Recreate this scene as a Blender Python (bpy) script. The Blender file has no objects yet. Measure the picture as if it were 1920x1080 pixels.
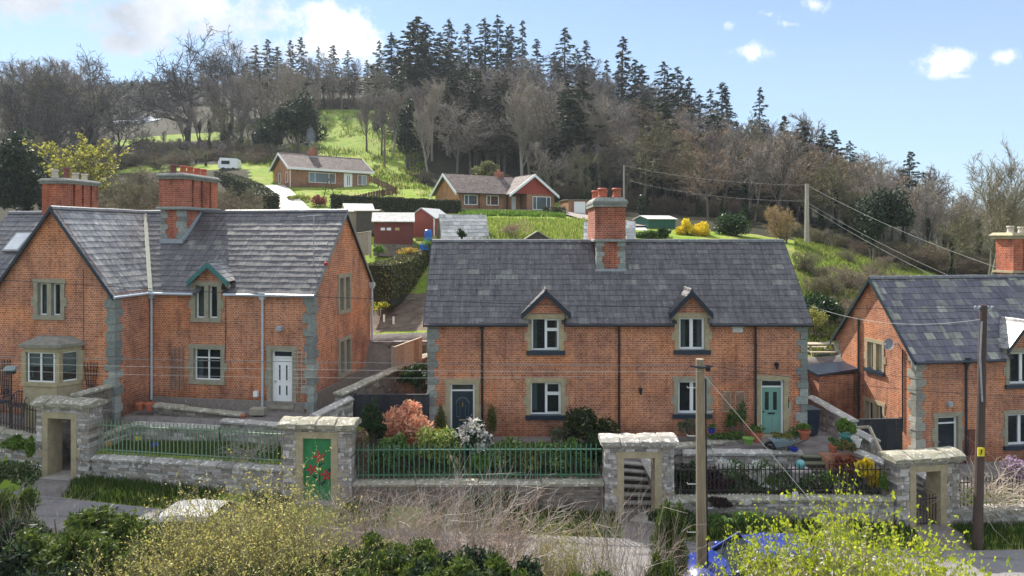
import bpy, math, random
import numpy as np
from mathutils import Vector
R=math.radians
random.seed(7); RNG=np.random.default_rng(7)
scene=bpy.context.scene
COL=scene.collection
# ------------------------------------------------------------ camera, world, sun, exposure
CZ=9.7; F=1280.0
cam=bpy.data.cameras.new('camera'); camo=bpy.data.objects.new('camera',cam); COL.objects.link(camo)
camo.location=(0,0,CZ); camo.rotation_euler=(R(90),0,0)
cam.lens=24; cam.sensor_width=36; cam.shift_y=-100/1920; cam.clip_end=3000; cam.clip_start=.5
scene.camera=camo
SUN_AZ=29; SUN_EL=43          # azimuth left of the view direction
sun=bpy.data.lights.new('sun','SUN'); sun.energy=4.0; sun.angle=R(.8); sun.color=(1,.94,.84)
suno=bpy.data.objects.new('sun',sun); COL.objects.link(suno)
sd=Vector((-math.sin(R(SUN_AZ))*math.cos(R(SUN_EL)),math.cos(R(SUN_AZ))*math.cos(R(SUN_EL)),math.sin(R(SUN_EL))))
suno.rotation_euler=sd.to_track_quat('Z','Y').to_euler(); suno.location=(-30,60,60)
scene.view_settings.view_transform='Standard'; scene.view_settings.look='None'
scene.view_settings.exposure=1.2; scene.view_settings.gamma=1
world=bpy.data.worlds.new('World'); scene.world=world; world.use_nodes=True
def make_world():
    nt=world.node_tree; N=nt.nodes; L=nt.links; N.clear()
    def nd(t,**k):
        n=N.new(t)
        for a,b in k.items(): setattr(n,a,b)
        return n
    def m(op,a,b=None,c=None):
        n=nd('ShaderNodeMath',operation=op)
        for i,x in enumerate((a,b,c)):
            if x is None: continue
            if isinstance(x,(int,float)): n.inputs[i].default_value=x
            else: L.new(x,n.inputs[i])
        return n.outputs[0]
    out=nd('ShaderNodeOutputWorld'); bg=nd('ShaderNodeBackground')
    sky=nd('ShaderNodeTexSky'); sky.sky_type='NISHITA'; sky.sun_disc=False
    sky.sun_elevation=R(SUN_EL); sky.sun_rotation=R(-SUN_AZ); sky.air_density=1.0; sky.dust_density=.3; sky.ozone_density=2.0
    tc=nd('ShaderNodeTexCoord'); sep=nd('ShaderNodeSeparateXYZ'); L.new(tc.outputs['Generated'],sep.inputs[0])
    x,y,z=sep.outputs
    yy=m('MAXIMUM',y,.05)
    u=m('DIVIDE',x,yy); v=m('DIVIDE',z,yy)
    n1=nd('ShaderNodeTexNoise'); n1.inputs['Scale'].default_value=12; n1.inputs['Detail'].default_value=8; n1.inputs['Roughness'].default_value=.62
    L.new(tc.outputs['Generated'],n1.inputs['Vector'])
    n2=nd('ShaderNodeTexNoise'); n2.inputs['Scale'].default_value=3.2; n2.inputs['Detail'].default_value=7; n2.inputs['Roughness'].default_value=.6
    L.new(tc.outputs['Generated'],n2.inputs['Vector'])
    ell=[(60,5,210,55,1),(330,30,330,75,1),(250,80,150,42,.9),(470,95,150,50,.8),(645,70,88,80,1.25),(600,20,60,35,.8),(700,85,28,35,.8),
         (1405,95,60,24,.75),(1770,115,58,34,.95),(1882,107,34,16,.65),(1805,143,26,8,.5),(1525,10,52,22,.7),(1370,47,28,15,.55),(1493,45,40,10,.5),(1438,26,32,8,.4)]
    best=None
    for (px,py,rx,ry,s) in ell:
        du=m('MULTIPLY',m('SUBTRACT',u,(px-960)/F),F/rx); dv=m('MULTIPLY',m('SUBTRACT',v,(440-py)/F),F/ry)
        r2=m('ADD',m('MULTIPLY',du,du),m('MULTIPLY',dv,dv))
        e=m('MULTIPLY',m('SUBTRACT',1,m('SQRT',r2)),s)
        best=e if best is None else m('MAXIMUM',best,e)
    best=m('MULTIPLY',best,m('GREATER_THAN',y,.05))
    hi=m('MULTIPLY',m('SUBTRACT',z,.42),3)      # unseen broken cloud added overhead and behind to fill the shaded fronts
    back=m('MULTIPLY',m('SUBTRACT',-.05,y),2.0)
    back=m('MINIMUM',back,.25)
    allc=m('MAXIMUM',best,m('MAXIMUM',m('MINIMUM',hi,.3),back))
    n3=nd('ShaderNodeTexNoise'); n3.inputs['Scale'].default_value=38; n3.inputs['Detail'].default_value=6; n3.inputs['Roughness'].default_value=.65; L.new(tc.outputs['Generated'],n3.inputs['Vector'])
    d=m('ADD',m('ADD',allc,m('MULTIPLY',m('SUBTRACT',n1.outputs[0],.5),2.2)),m('MULTIPLY',m('SUBTRACT',n3.outputs[0],.5),1.7))
    ss=nd('ShaderNodeMapRange',interpolation_type='SMOOTHSTEP'); L.new(d,ss.inputs[0]); ss.inputs[1].default_value=.12; ss.inputs[2].default_value=.85
    cover=m('MULTIPLY',ss.outputs[0],m('GREATER_THAN',allc,-.25))
    shade=nd('ShaderNodeMapRange'); L.new(m('ADD',m('MULTIPLY',n2.outputs[0],1.0),m('MULTIPLY',v,-.4)),shade.inputs[0]); shade.inputs[1].default_value=.28; shade.inputs[2].default_value=.52
    cc=nd('ShaderNodeMix',data_type='RGBA'); ul=nd('ShaderNodeMapRange'); L.new(u,ul.inputs[0]); ul.inputs[1].default_value=-.27; ul.inputs[2].default_value=-.36; L.new(m('MULTIPLY',shade.outputs[0],ul.outputs[0]),cc.inputs['Factor'])
    cc.inputs[6].default_value=(.56,.57,.59,1); cc.inputs[7].default_value=(.25,.27,.30,1)
    # sky: nishita brought to the strength of a hazy spring day, paler to the horizon
    sc=nd('ShaderNodeMix',data_type='RGBA',blend_type='MULTIPLY'); sc.inputs['Factor'].default_value=1
    L.new(sky.outputs[0],sc.inputs[6]); sc.inputs[7].default_value=(.040,.050,.0585,1)
    pale=nd('ShaderNodeMapRange'); L.new(z,pale.inputs[0]); pale.inputs[1].default_value=0; pale.inputs[2].default_value=.4; pale.inputs[3].default_value=.5; pale.inputs[4].default_value=.22
    mx0=nd('ShaderNodeMix',data_type='RGBA'); L.new(pale.outputs[0],mx0.inputs['Factor']); L.new(sc.outputs[2],mx0.inputs[6]); mx0.inputs[7].default_value=(.37,.47,.59,1)
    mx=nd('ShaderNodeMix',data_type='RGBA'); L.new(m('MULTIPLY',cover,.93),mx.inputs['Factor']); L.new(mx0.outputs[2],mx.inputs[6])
    ov=nd('ShaderNodeMix',data_type='RGBA'); L.new(m('GREATER_THAN',m('MAXIMUM',hi,back),0.0),ov.inputs['Factor']); L.new(cc.outputs[2],ov.inputs[6]); ov.inputs[7].default_value=(1.6,1.57,1.54,1); L.new(ov.outputs[2],mx.inputs[7])  # the added out-of-view cloud is made extra bright as fill
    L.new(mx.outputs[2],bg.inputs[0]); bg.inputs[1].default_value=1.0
    L.new(bg.outputs[0],out.inputs[0])
make_world()
# ------------------------------------------------------------ helpers
def at(px,py,D): return ((px-960)/F*D, D, CZ+(440-py)/F*D)
def setp(o,label=None,cat=None,group=None,kind=None):
    if label: o['label']=label
    if cat: o['category']=cat
    if group: o['group']=group
    if kind: o['kind']=kind
    return o
def thing(name,label,cat,loc=(0,0,0),rz=0,group=None):
    o=bpy.data.objects.new(name,None); COL.objects.link(o); o.location=loc; o.rotation_euler=(0,0,rz); o.empty_display_size=.2
    return setp(o,label,cat,group)
def dup(root,loc=None,rz=None,sc=None,label=None,group=None):
    r=root.copy(); COL.objects.link(r)
    if loc is not None: r.location=loc
    if rz is not None: r.rotation_euler=(0,0,rz)
    if sc is not None: r.scale=sc if hasattr(sc,'__len__') else (sc,sc,sc)
    if label: r['label']=label
    if group: r['group']=group
    def rec(a,b):
        for ch in KIDS.get(a.name,[]):
            c=ch.copy(); COL.objects.link(c); c.parent=b; KIDS.setdefault(b.name,[]).append(c); rec(ch,c)
    rec(root,r)
    return r
KIDS={}
class MB:
    def __init__(s,mp=None): s.v=[]; s.f=[]; s.mp=mp; s.mi=[]; s.cur=0
    def add(s,vs,fs):
        o=len(s.v)
        if s.mp: vs=[s.mp(*p) for p in vs]
        s.v.extend([tuple(p) for p in vs]); s.f.extend([tuple(o+i for i in f) for f in fs]); s.mi.extend([s.cur]*len(fs)); return s
    def box(s,x0,x1,y0,y1,z0,z1,j=0,ch=0):
        if x1<x0: x0,x1=x1,x0
        if y1<y0: y0,y1=y1,y0
        if z1<z0: z0,z1=z1,z0
        if ch:
            c=ch; vs=[(x0,y0,z0),(x1,y0,z0),(x1,y1,z0),(x0,y1,z0),(x0,y0,z1-c),(x1,y0,z1-c),(x1,y1,z1-c),(x0,y1,z1-c),(x0+c,y0+c,z1),(x1-c,y0+c,z1),(x1-c,y1-c,z1),(x0+c,y1-c,z1)]
            fs=[(3,2,1,0),(0,1,5,4),(1,2,6,5),(2,3,7,6),(3,0,4,7),(4,5,9,8),(5,6,10,9),(6,7,11,10),(7,4,8,11),(8,9,10,11)]
        else:
            vs=[(x0,y0,z0),(x1,y0,z0),(x1,y1,z0),(x0,y1,z0),(x0,y0,z1),(x1,y0,z1),(x1,y1,z1),(x0,y1,z1)]
            fs=[(3,2,1,0),(4,5,6,7),(0,1,5,4),(1,2,6,5),(2,3,7,6),(3,0,4,7)]
        if j: vs=[(a+random.uniform(-j,j),b+random.uniform(-j,j),c+random.uniform(-j,j)) for a,b,c in vs]
        return s.add(vs,fs)
    def beam(s,p,q,w,h=None,up=(0,0,1),taper=1):
        h=h or w; p=Vector(p);q=Vector(q); d=(q-p).normalized(); a=d.cross(Vector(up))
        if a.length<1e-4: a=d.cross(Vector((1,0,0)))
        a.normalize(); b=a.cross(d)
        vs=[]
        for c,t in ((p,1),(q,taper)):
            for i,k in ((-1,-1),(1,-1),(1,1),(-1,1)): vs.append(c+a*i*w/2*t+b*k*h/2*t)
        return s.add(vs,[(0,3,2,1),(4,5,6,7),(0,1,5,4),(1,2,6,5),(2,3,7,6),(3,0,4,7)])
    def tube(s,pts,rad,n=6,cap=True):
        pts=[Vector(p) for p in pts]; k=len(pts)
        if not hasattr(rad,'__len__'): rad=[rad]*k
        vs=[]; a=None
        for i,p in enumerate(pts):
            d=(pts[min(i+1,k-1)]-pts[max(i-1,0)]).normalized()
            if a is None:
                a=d.cross(Vector((0,0,1)))
                if a.length<.05: a=d.cross(Vector((1,0,0)))
            a=(a-d*a.dot(d)).normalized(); b=d.cross(a)
            for q in range(n):
                t=2*math.pi*q/n; vs.append(p+(a*math.cos(t)+b*math.sin(t))*rad[i])
        fs=[(i*n+q,i*n+(q+1)%n,(i+1)*n+(q+1)%n,(i+1)*n+q) for i in range(k-1) for q in range(n)]
        if cap: fs.append(tuple(range((k-1)*n,k*n))); fs.append(tuple(range(n-1,-1,-1)))
        return s.add(vs,fs)
    def lathe(s,prof,c,n=12):
        vs=[(c[0]+r*math.cos(2*math.pi*q/n),c[1]+r*math.sin(2*math.pi*q/n),c[2]+z) for r,z in prof for q in range(n)]
        fs=[(i*n+q,i*n+(q+1)%n,(i+1)*n+(q+1)%n,(i+1)*n+q) for i in range(len(prof)-1) for q in range(n)]
        fs.append(tuple(range((len(prof)-1)*n,len(prof)*n))); fs.append(tuple(range(n-1,-1,-1)))
        return s.add(vs,fs)
    def ball(s,c,r,n=8,sz=1):
        prof=[(r*math.sin(math.pi*i/n)+1e-4,-r*sz*math.cos(math.pi*i/n)) for i in range(n+1)]
        return s.lathe(prof,c,n+2)
    def prism(s,poly,d0,d1,mk):          # polygon (u,w) extruded between d0,d1 ; mk(u,d,w)->xyz
        n=len(poly); vs=[mk(u,d0,w) for u,w in poly]+[mk(u,d1,w) for u,w in poly]
        fs=[tuple(range(n-1,-1,-1)),tuple(range(n,2*n))]+[(i,(i+1)%n,n+(i+1)%n,n+i) for i in range(n)]
        return s.add(vs,fs)
    def build(s,name,mat,parent=None,smooth=False,world=True):
        return mesh_obj(name,s.v,s.f,mat,parent,smooth,world,s.mi if isinstance(mat,(list,tuple)) else None)
def mesh_obj(name,v,f,mat,parent=None,smooth=False,world=True,mi=None,tri=False):
    me=bpy.data.meshes.new(name); V=np.asarray(v,dtype=np.float32).reshape(-1,3)
    if parent is not None and world:
        root=parent
        off=np.zeros(3)
        while root is not None:
            off+=np.array(root.location)
            if root.rotation_euler[2]!=0: off=None; break
            root=root.parent
        if off is not None: V=V-off.astype(np.float32)
    org=None
    if parent is None and len(V) and world:
        org=np.array([(V[:,0].min()+V[:,0].max())/2,(V[:,1].min()+V[:,1].max())/2,V[:,2].min()],dtype=np.float32); V=V-org
    if isinstance(f,np.ndarray):
        k=f.shape[1]; n=len(f); me.vertices.add(len(V)); me.vertices.foreach_set('co',V.ravel())
        me.loops.add(n*k); me.loops.foreach_set('vertex_index',f.astype(np.int32).ravel())
        me.polygons.add(n); me.polygons.foreach_set('loop_start',np.arange(0,n*k,k,dtype=np.int32))
        try: me.polygons.foreach_set('loop_total',np.full(n,k,dtype=np.int32))
        except Exception: pass
        me.update(calc_edges=True)
    else:
        me.from_pydata(V.tolist(),[],[list(q) for q in f]); me.update()
    for m_ in (mat if isinstance(mat,(list,tuple)) else [mat]): me.materials.append(m_)
    if mi: me.polygons.foreach_set('material_index',mi)
    # box-projected UV in metres
    nl=len(me.loops)
    if nl<400000:
        uv=me.uv_layers.new(name='UVMap')
        vi=np.empty(nl,dtype=np.int32); me.loops.foreach_get('vertex_index',vi)
        npol=len(me.polygons); nor=np.empty(npol*3,dtype=np.float32); me.polygons.foreach_get('normal',nor); nor=np.abs(nor.reshape(-1,3))
        tot=np.empty(npol,dtype=np.int32); me.polygons.foreach_get('loop_total',tot)
        ax=np.argmax(nor*np.array([1,1,.75]),axis=1); ax=np.repeat(ax,tot); P=V[vi]
        U=np.where(ax==0,P[:,1],P[:,0]); W=np.where(ax==2,P[:,1],P[:,2])
        uv.data.foreach_set('uv',np.stack([U,W],1).astype(np.float32).ravel())
    if smooth: me.polygons.foreach_set('use_smooth',[True]*len(me.polygons))
    o=bpy.data.objects.new(name,me); COL.objects.link(o)
    if parent is not None: o.parent=parent; KIDS.setdefault(parent.name,[]).append(o)
    elif org is not None: o.location=org.tolist()
    return o
def adopt(o,parent): o.parent=parent; KIDS.setdefault(parent.name,[]).append(o)
# ------------------------------------------------------------ materials
MATS={}
def nodes_for(name):
    m=bpy.data.materials.new(name); m.use_nodes=True; nt=m.node_tree; b=nt.nodes['Principled BSDF']; return m,nt,b
def c4(c): return (c[0],c[1],c[2],1)
def mixn(nt,fac,a,b,blend='MIX'):
    n=nt.nodes.new('ShaderNodeMix'); n.data_type='RGBA'; n.blend_type=blend
    for i,x in ((0,fac),(6,a),(7,b)):
        if isinstance(x,(int,float)): n.inputs[i].default_value=x
        elif isinstance(x,tuple): n.inputs[i].default_value=c4(x)
        else: nt.links.new(x,n.inputs[i])
    return n.outputs[2]
def noise(nt,scale,detail=4,rough=.6,coord='Object',stretch=None):
    tc=nt.nodes.new('ShaderNodeTexCoord'); n=nt.nodes.new('ShaderNodeTexNoise'); n.inputs['Scale'].default_value=scale; n.inputs['Detail'].default_value=detail; n.inputs['Roughness'].default_value=rough
    src=tc.outputs[coord]
    if stretch:
        mp=nt.nodes.new('ShaderNodeMapping'); mp.inputs['Scale'].default_value=stretch; nt.links.new(src,mp.inputs[0]); src=mp.outputs[0]
    nt.links.new(src,n.inputs['Vector']); return n.outputs[0]
def ramp(nt,fac,stops):
    r=nt.nodes.new('ShaderNodeValToRGB'); nt.links.new(fac,r.inputs[0]); e=r.color_ramp.elements
    while len(e)<len(stops): e.new(.5)
    for i,(p,c) in enumerate(stops): e[i].position=p; e[i].color=c4(c) if hasattr(c,'__len__') else (c,c,c,1)
    return r.outputs[0]
def rng_(nt,x,a,b):
    n=nt.nodes.new('ShaderNodeMapRange'); nt.links.new(x,n.inputs[0]); n.inputs[1].default_value=a; n.inputs[2].default_value=b; return n.outputs[0]
def bump(nt,b,h,strength=.3,dist=.02):
    n=nt.nodes.new('ShaderNodeBump'); n.inputs['Strength'].default_value=strength; n.inputs['Distance'].default_value=dist; nt.links.new(h,n.inputs['Height']); nt.links.new(n.outputs[0],b.inputs['Normal'])
def pm(name,c1,c2=None,scale=3,rough=.8,island=None,bmp=0,metal=0,spots=None,stretch=None,spec=.5,streak=False):
    if name in MATS: return MATS[name]
    m,nt,b=nodes_for(name); c2=c2 or tuple(x*.8 for x in c1)
    f=rng_(nt,noise(nt,scale,6,.65,stretch=stretch),.32,.68)
    col=mixn(nt,f,c1,c2)
    if island:
        g=nt.nodes.new('ShaderNodeNewGeometry'); isl=ramp(nt,g.outputs['Random Per Island'],island)
        f2=rng_(nt,noise(nt,scale*2.3,5),.3,.75)
        if streak:
            sk=rng_(nt,noise(nt,4,5,.7,'UV',(1.6,.28,1)),.38,.68); isl=mixn(nt,1,isl,mixn(nt,sk,(1.7,1.68,1.62),(.58,.55,.62)),'MULTIPLY')
        col=mixn(nt,.75,isl,mixn(nt,1,isl,mixn(nt,f2,(1.25,1.22,1.2),(.55,.55,.55)),'MULTIPLY'))
    if spots:
        sc,th,sc_col=spots
        s=rng_(nt,noise(nt,sc,3,.5),th,th+.05); col=mixn(nt,s,col,sc_col)
    nt.links.new(col,b.inputs['Base Color']); b.inputs['Roughness'].default_value=rough; b.inputs['Metallic'].default_value=metal
    b.inputs['Specular IOR Level'].default_value=spec
    if bmp: bump(nt,b,noise(nt,scale*6,5),bmp,.03)
    MATS[name]=m; return m
def leafmat(name,stops,tr=.35,rough=.55):
    if name in MATS: return MATS[name]
    m,nt,b=nodes_for(name); g=nt.nodes.new('ShaderNodeNewGeometry'); col=ramp(nt,g.outputs['Random Per Island'],stops)
    nt.links.new(col,b.inputs['Base Color']); b.inputs['Roughness'].default_value=rough; b.inputs['Specular IOR Level'].default_value=.2
    if tr:
        t=nt.nodes.new('ShaderNodeBsdfTranslucent'); nt.links.new(col,t.inputs[0]); mx=nt.nodes.new('ShaderNodeMixShader'); mx.inputs[0].default_value=tr
        nt.links.new(b.outputs[0],mx.inputs[1]); nt.links.new(t.outputs[0],mx.inputs[2]); nt.links.new(mx.outputs[0],nt.nodes['Material Output'].inputs[0])
    MATS[name]=m; return m
def brickmat(name,c1,c2,mortar,w=.225,h=.083,ms=.012,dirt=(.25,.2,.2)):
    m,nt,b=nodes_for(name); tc=nt.nodes.new('ShaderNodeTexCoord'); br=nt.nodes.new('ShaderNodeTexBrick')
    nt.links.new(tc.outputs['UV'],br.inputs['Vector']); br.inputs['Scale'].default_value=1; br.inputs['Brick Width'].default_value=w; br.inputs['Row Height'].default_value=h
    br.inputs['Mortar Size'].default_value=ms; br.inputs['Mortar Smooth'].default_value=.3; br.inputs['Bias'].default_value=0
    br.squash_frequency=2; br.squash=.5 if w<.3 else 1
    br.inputs['Color1'].default_value=c4(c1); br.inputs['Color2'].default_value=c4(c2); br.inputs['Mortar'].default_value=c4(mortar)
    big=rng_(nt,noise(nt,.7,6,.7,'Object'),.42,.66); fine=rng_(nt,noise(nt,9,4,.7,'UV',(1,2.5,1)),.3,.7)
    col=mixn(nt,1,br.outputs['Color'],mixn(nt,fine,(1.22,1.15,1.1),(.62,.6,.62)),'MULTIPLY')
    col=mixn(nt,1,col,mixn(nt,big,(1.08,1.05,1.0),dirt),'MULTIPLY')
    st=rng_(nt,noise(nt,1.6,6,.75,'UV',(1.5,.45,1)),.5,.72); col=mixn(nt,1,col,mixn(nt,st,(1.08,1.08,1.08),(.52,.48,.50)),'MULTIPLY')
    sx=nt.nodes.new('ShaderNodeSeparateXYZ'); nt.links.new(tc.outputs['UV'],sx.inputs[0]); ad=nt.nodes.new('ShaderNodeMath'); ad.operation='MULTIPLY_ADD'; nt.links.new(noise(nt,1.1,5,.7,'UV'),ad.inputs[0]); ad.inputs[1].default_value=-1.6; nt.links.new(sx.outputs[1],ad.inputs[2]); dm=rng_(nt,ad.outputs[0],-.75,.1); col=mixn(nt,1,col,mixn(nt,dm,(.55,.55,.55),(1,1,1)),'MULTIPLY')
    pt=rng_(nt,noise(nt,.45,3,.5,'UV'),.5,.62); col=mixn(nt,1,col,mixn(nt,pt,(1,1,1),(1.10,.98,.84)),'MULTIPLY')
    nt.links.new(col,b.inputs['Base Color']); b.inputs['Roughness'].default_value=.88; b.inputs['Specular IOR Level'].default_value=.25
    bump(nt,b,br.outputs['Fac'],-.35,.01); MATS[name]=m; return m
BRICK=brickmat('red brick',(.58,.22,.108),(.36,.125,.062),(.54,.41,.31),dirt=(.62,.60,.66))
BRICKC=brickmat('chimney brick',(.42,.11,.065),(.27,.07,.05),(.45,.33,.26),dirt=(.55,.5,.5))
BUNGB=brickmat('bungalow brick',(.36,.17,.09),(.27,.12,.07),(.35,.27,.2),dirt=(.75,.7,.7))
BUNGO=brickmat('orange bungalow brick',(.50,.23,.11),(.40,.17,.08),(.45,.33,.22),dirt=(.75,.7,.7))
SLATE=pm('slate',(.1,.1,.12),rough=.42,scale=2,island=[(0,(.058,.055,.060)),(.35,(.082,.079,.086)),(.65,(.070,.064,.073)),(.92,(.10,.10,.10)),(1,(.145,.148,.135))],streak=True,spots=(16,.66,(.36,.36,.33)),bmp=.2)
SLATEM=pm('patchwork slate',(.1,.1,.12),rough=.45,scale=2,island=[(0,(.055,.055,.08)),(.3,(.075,.072,.10)),(.6,(.10,.10,.12)),(.78,(.13,.135,.125)),(.9,(.19,.20,.165)),(1,(.26,.275,.24))],streak=True,spots=(14,.72,(.4,.4,.38)),bmp=.2)
SLATEL=pm('lichened slate with painted sheen',(.2,.2,.2),rough=.4,scale=2,streak=True,island=[(0,(.13,.13,.145)),(.5,(.2,.2,.2)),(1,(.28,.28,.27))],spots=(10,.62,(.45,.45,.42)),bmp=.2)  # pale tone stands in for sky sheen on the slopes; spots are lichen
SHEET=pm('roof felt',(.03,.03,.035),rough=.9)
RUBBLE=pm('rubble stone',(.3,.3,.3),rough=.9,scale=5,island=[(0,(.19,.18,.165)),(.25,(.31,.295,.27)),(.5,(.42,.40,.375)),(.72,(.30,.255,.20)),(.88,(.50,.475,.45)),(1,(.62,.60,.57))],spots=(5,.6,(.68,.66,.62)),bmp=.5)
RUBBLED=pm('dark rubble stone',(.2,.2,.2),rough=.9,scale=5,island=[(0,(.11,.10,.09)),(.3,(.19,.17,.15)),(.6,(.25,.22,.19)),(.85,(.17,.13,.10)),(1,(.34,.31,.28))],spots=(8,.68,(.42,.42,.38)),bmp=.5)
MORTAR=pm('mortar',(.20,.185,.17),(.13,.12,.11),scale=6,rough=.95)
COPING=pm('coping stone',(.42,.40,.36),(.26,.26,.23),scale=7,rough=.9,island=[(0,(.26,.25,.22)),(.5,(.36,.345,.31)),(1,(.46,.44,.40))],spots=(7,.57,(.66,.64,.58)),bmp=.5)
MOSSY=pm('mossy coping',(.37,.345,.28),(.22,.21,.14),scale=5,rough=.95,spots=(8,.58,(.56,.54,.48)),bmp=.6)
QUOIN=pm('grey quoin',(.25,.27,.25),rough=.9,scale=5,island=[(0,(.16,.18,.18)),(.5,(.25,.28,.26)),(1,(.36,.39,.36))],bmp=.5)
QUOINT=pm('tan quoin',(.3,.3,.27),rough=.9,scale=5,island=[(0,(.22,.22,.19)),(.5,(.31,.32,.28)),(1,(.4,.4,.35))],bmp=.5)
SAND=pm('sandstone',(.46,.385,.24),(.31,.27,.175),scale=4,rough=.9,bmp=.3,spots=(8,.7,(.25,.24,.2)))
SANDG=pm('grey sandstone',(.36,.33,.245),(.25,.235,.18),scale=4,rough=.9,bmp=.3)
WHITE=pm('white upvc',(.84,.85,.86),(.80,.82,.83),rough=.35)
OFFW=pm('off white paint',(.72,.71,.67),(.62,.6,.56),rough=.6)
BLACK=pm('black paint',(.012,.016,.024),(.02,.024,.034),rough=.35)
NAVY=pm('navy paint',(.012,.022,.045),(.02,.03,.05),rough=.35)
TEAL=pm('teal paint',(.03,.13,.14),(.05,.19,.19),rough=.5)
SAGE=pm('sage green paint',(.19,.37,.31),(.17,.34,.285),rough=.45)
PIPEW=pm('pale grey pipe',(.52,.58,.66),(.45,.5,.56),rough=.35)
IRONG=pm('green iron',(.05,.15,.10),(.08,.20,.14),rough=.5,scale=9)
IRONL=pm('faded green iron',(.13,.24,.15),(.20,.27,.16),rough=.6,scale=9)
IRONB=pm('black iron',(.02,.018,.022),(.05,.03,.03),rough=.5,scale=9)
LEAD=pm('lead flashing',(.40,.43,.47),(.27,.30,.34),rough=.4,scale=6)
TERRA=pm('terracotta',(.48,.14,.07),(.36,.11,.06),rough=.8)
POTR=pm('red chimney pot',(.50,.12,.06),(.35,.09,.05),rough=.7)
POTW=pm('buff chimney pot',(.56,.50,.42),(.42,.37,.31),rough=.8)
WOODP=pm('pole wood',(.36,.28,.19),(.22,.17,.12),scale=5,rough=.9,stretch=(6,6,.4),bmp=.3)
WOODD=pm('dark pole wood',(.10,.065,.05),(.06,.04,.035),scale=5,rough=.85,stretch=(6,6,.4),bmp=.3)
WOODF=pm('weathered timber',(.42,.33,.25),(.28,.22,.17),scale=5,rough=.9,island=[(0,(.26,.21,.16)),(.5,(.38,.31,.24)),(1,(.5,.43,.34))])
WOODG=pm('black stained timber',(.018,.022,.03),(.03,.035,.042),rough=.6,island=[(0,(.012,.016,.024)),(1,(.035,.04,.05))])
DSLATE=pm('painted sill',(.015,.03,.055),(.02,.035,.05),rough=.4)
CONC=pm('concrete',(.40,.37,.33),(.28,.26,.23),scale=3,rough=.95,bmp=.3)
PATHM=pm('path concrete',(.30,.26,.24),(.21,.18,.165),scale=2.5,rough=.95,bmp=.3)
TARM=pm('tarmac',(.20,.19,.19),(.14,.135,.135),scale=2,rough=.9,bmp=.3)
BARK=pm('grey bark',(.16,.135,.12),(.09,.08,.07),scale=6,rough=.95,stretch=(4,4,.6))
BARKP=pm('pale bark',(.38,.34,.29),(.24,.21,.18),scale=6,rough=.95,stretch=(4,4,.6))
GLASS=None
def mkglass():
    global GLASS
    m,nt,b=nodes_for('window glass'); b.inputs['Base Color'].default_value=(.035,.045,.05,1); b.inputs['Roughness'].default_value=.04
    t=nt.nodes.new('ShaderNodeBsdfTransparent'); t.inputs[0].default_value=(.85,.9,.9,1); mx=nt.nodes.new('ShaderNodeMixShader'); mx.inputs[0].default_value=.68
    nt.links.new(b.outputs[0],mx.inputs[1]); nt.links.new(t.outputs[0],mx.inputs[2]); nt.links.new(mx.outputs[0],nt.nodes['Material Output'].inputs[0])
    GLASS=m
mkglass()
DARKGL=pm('dark glass',(.02,.03,.04),(.025,.035,.045),rough=.06)
SKYGL=pm('glass with painted sky reflection',(.14,.26,.34),(.10,.2,.28),rough=.05)  # sky reflection put into the blue of the glass
BLIND=pm('blind fabric',(.72,.72,.66),(.66,.66,.6),rough=.9)
CURT=pm('curtain',(.5,.55,.55),(.4,.46,.48),scale=8,rough=.9,stretch=(9,9,.3))
RED=pm('red paint',(.45,.015,.02),(.38,.01,.02),rough=.5)
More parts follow.
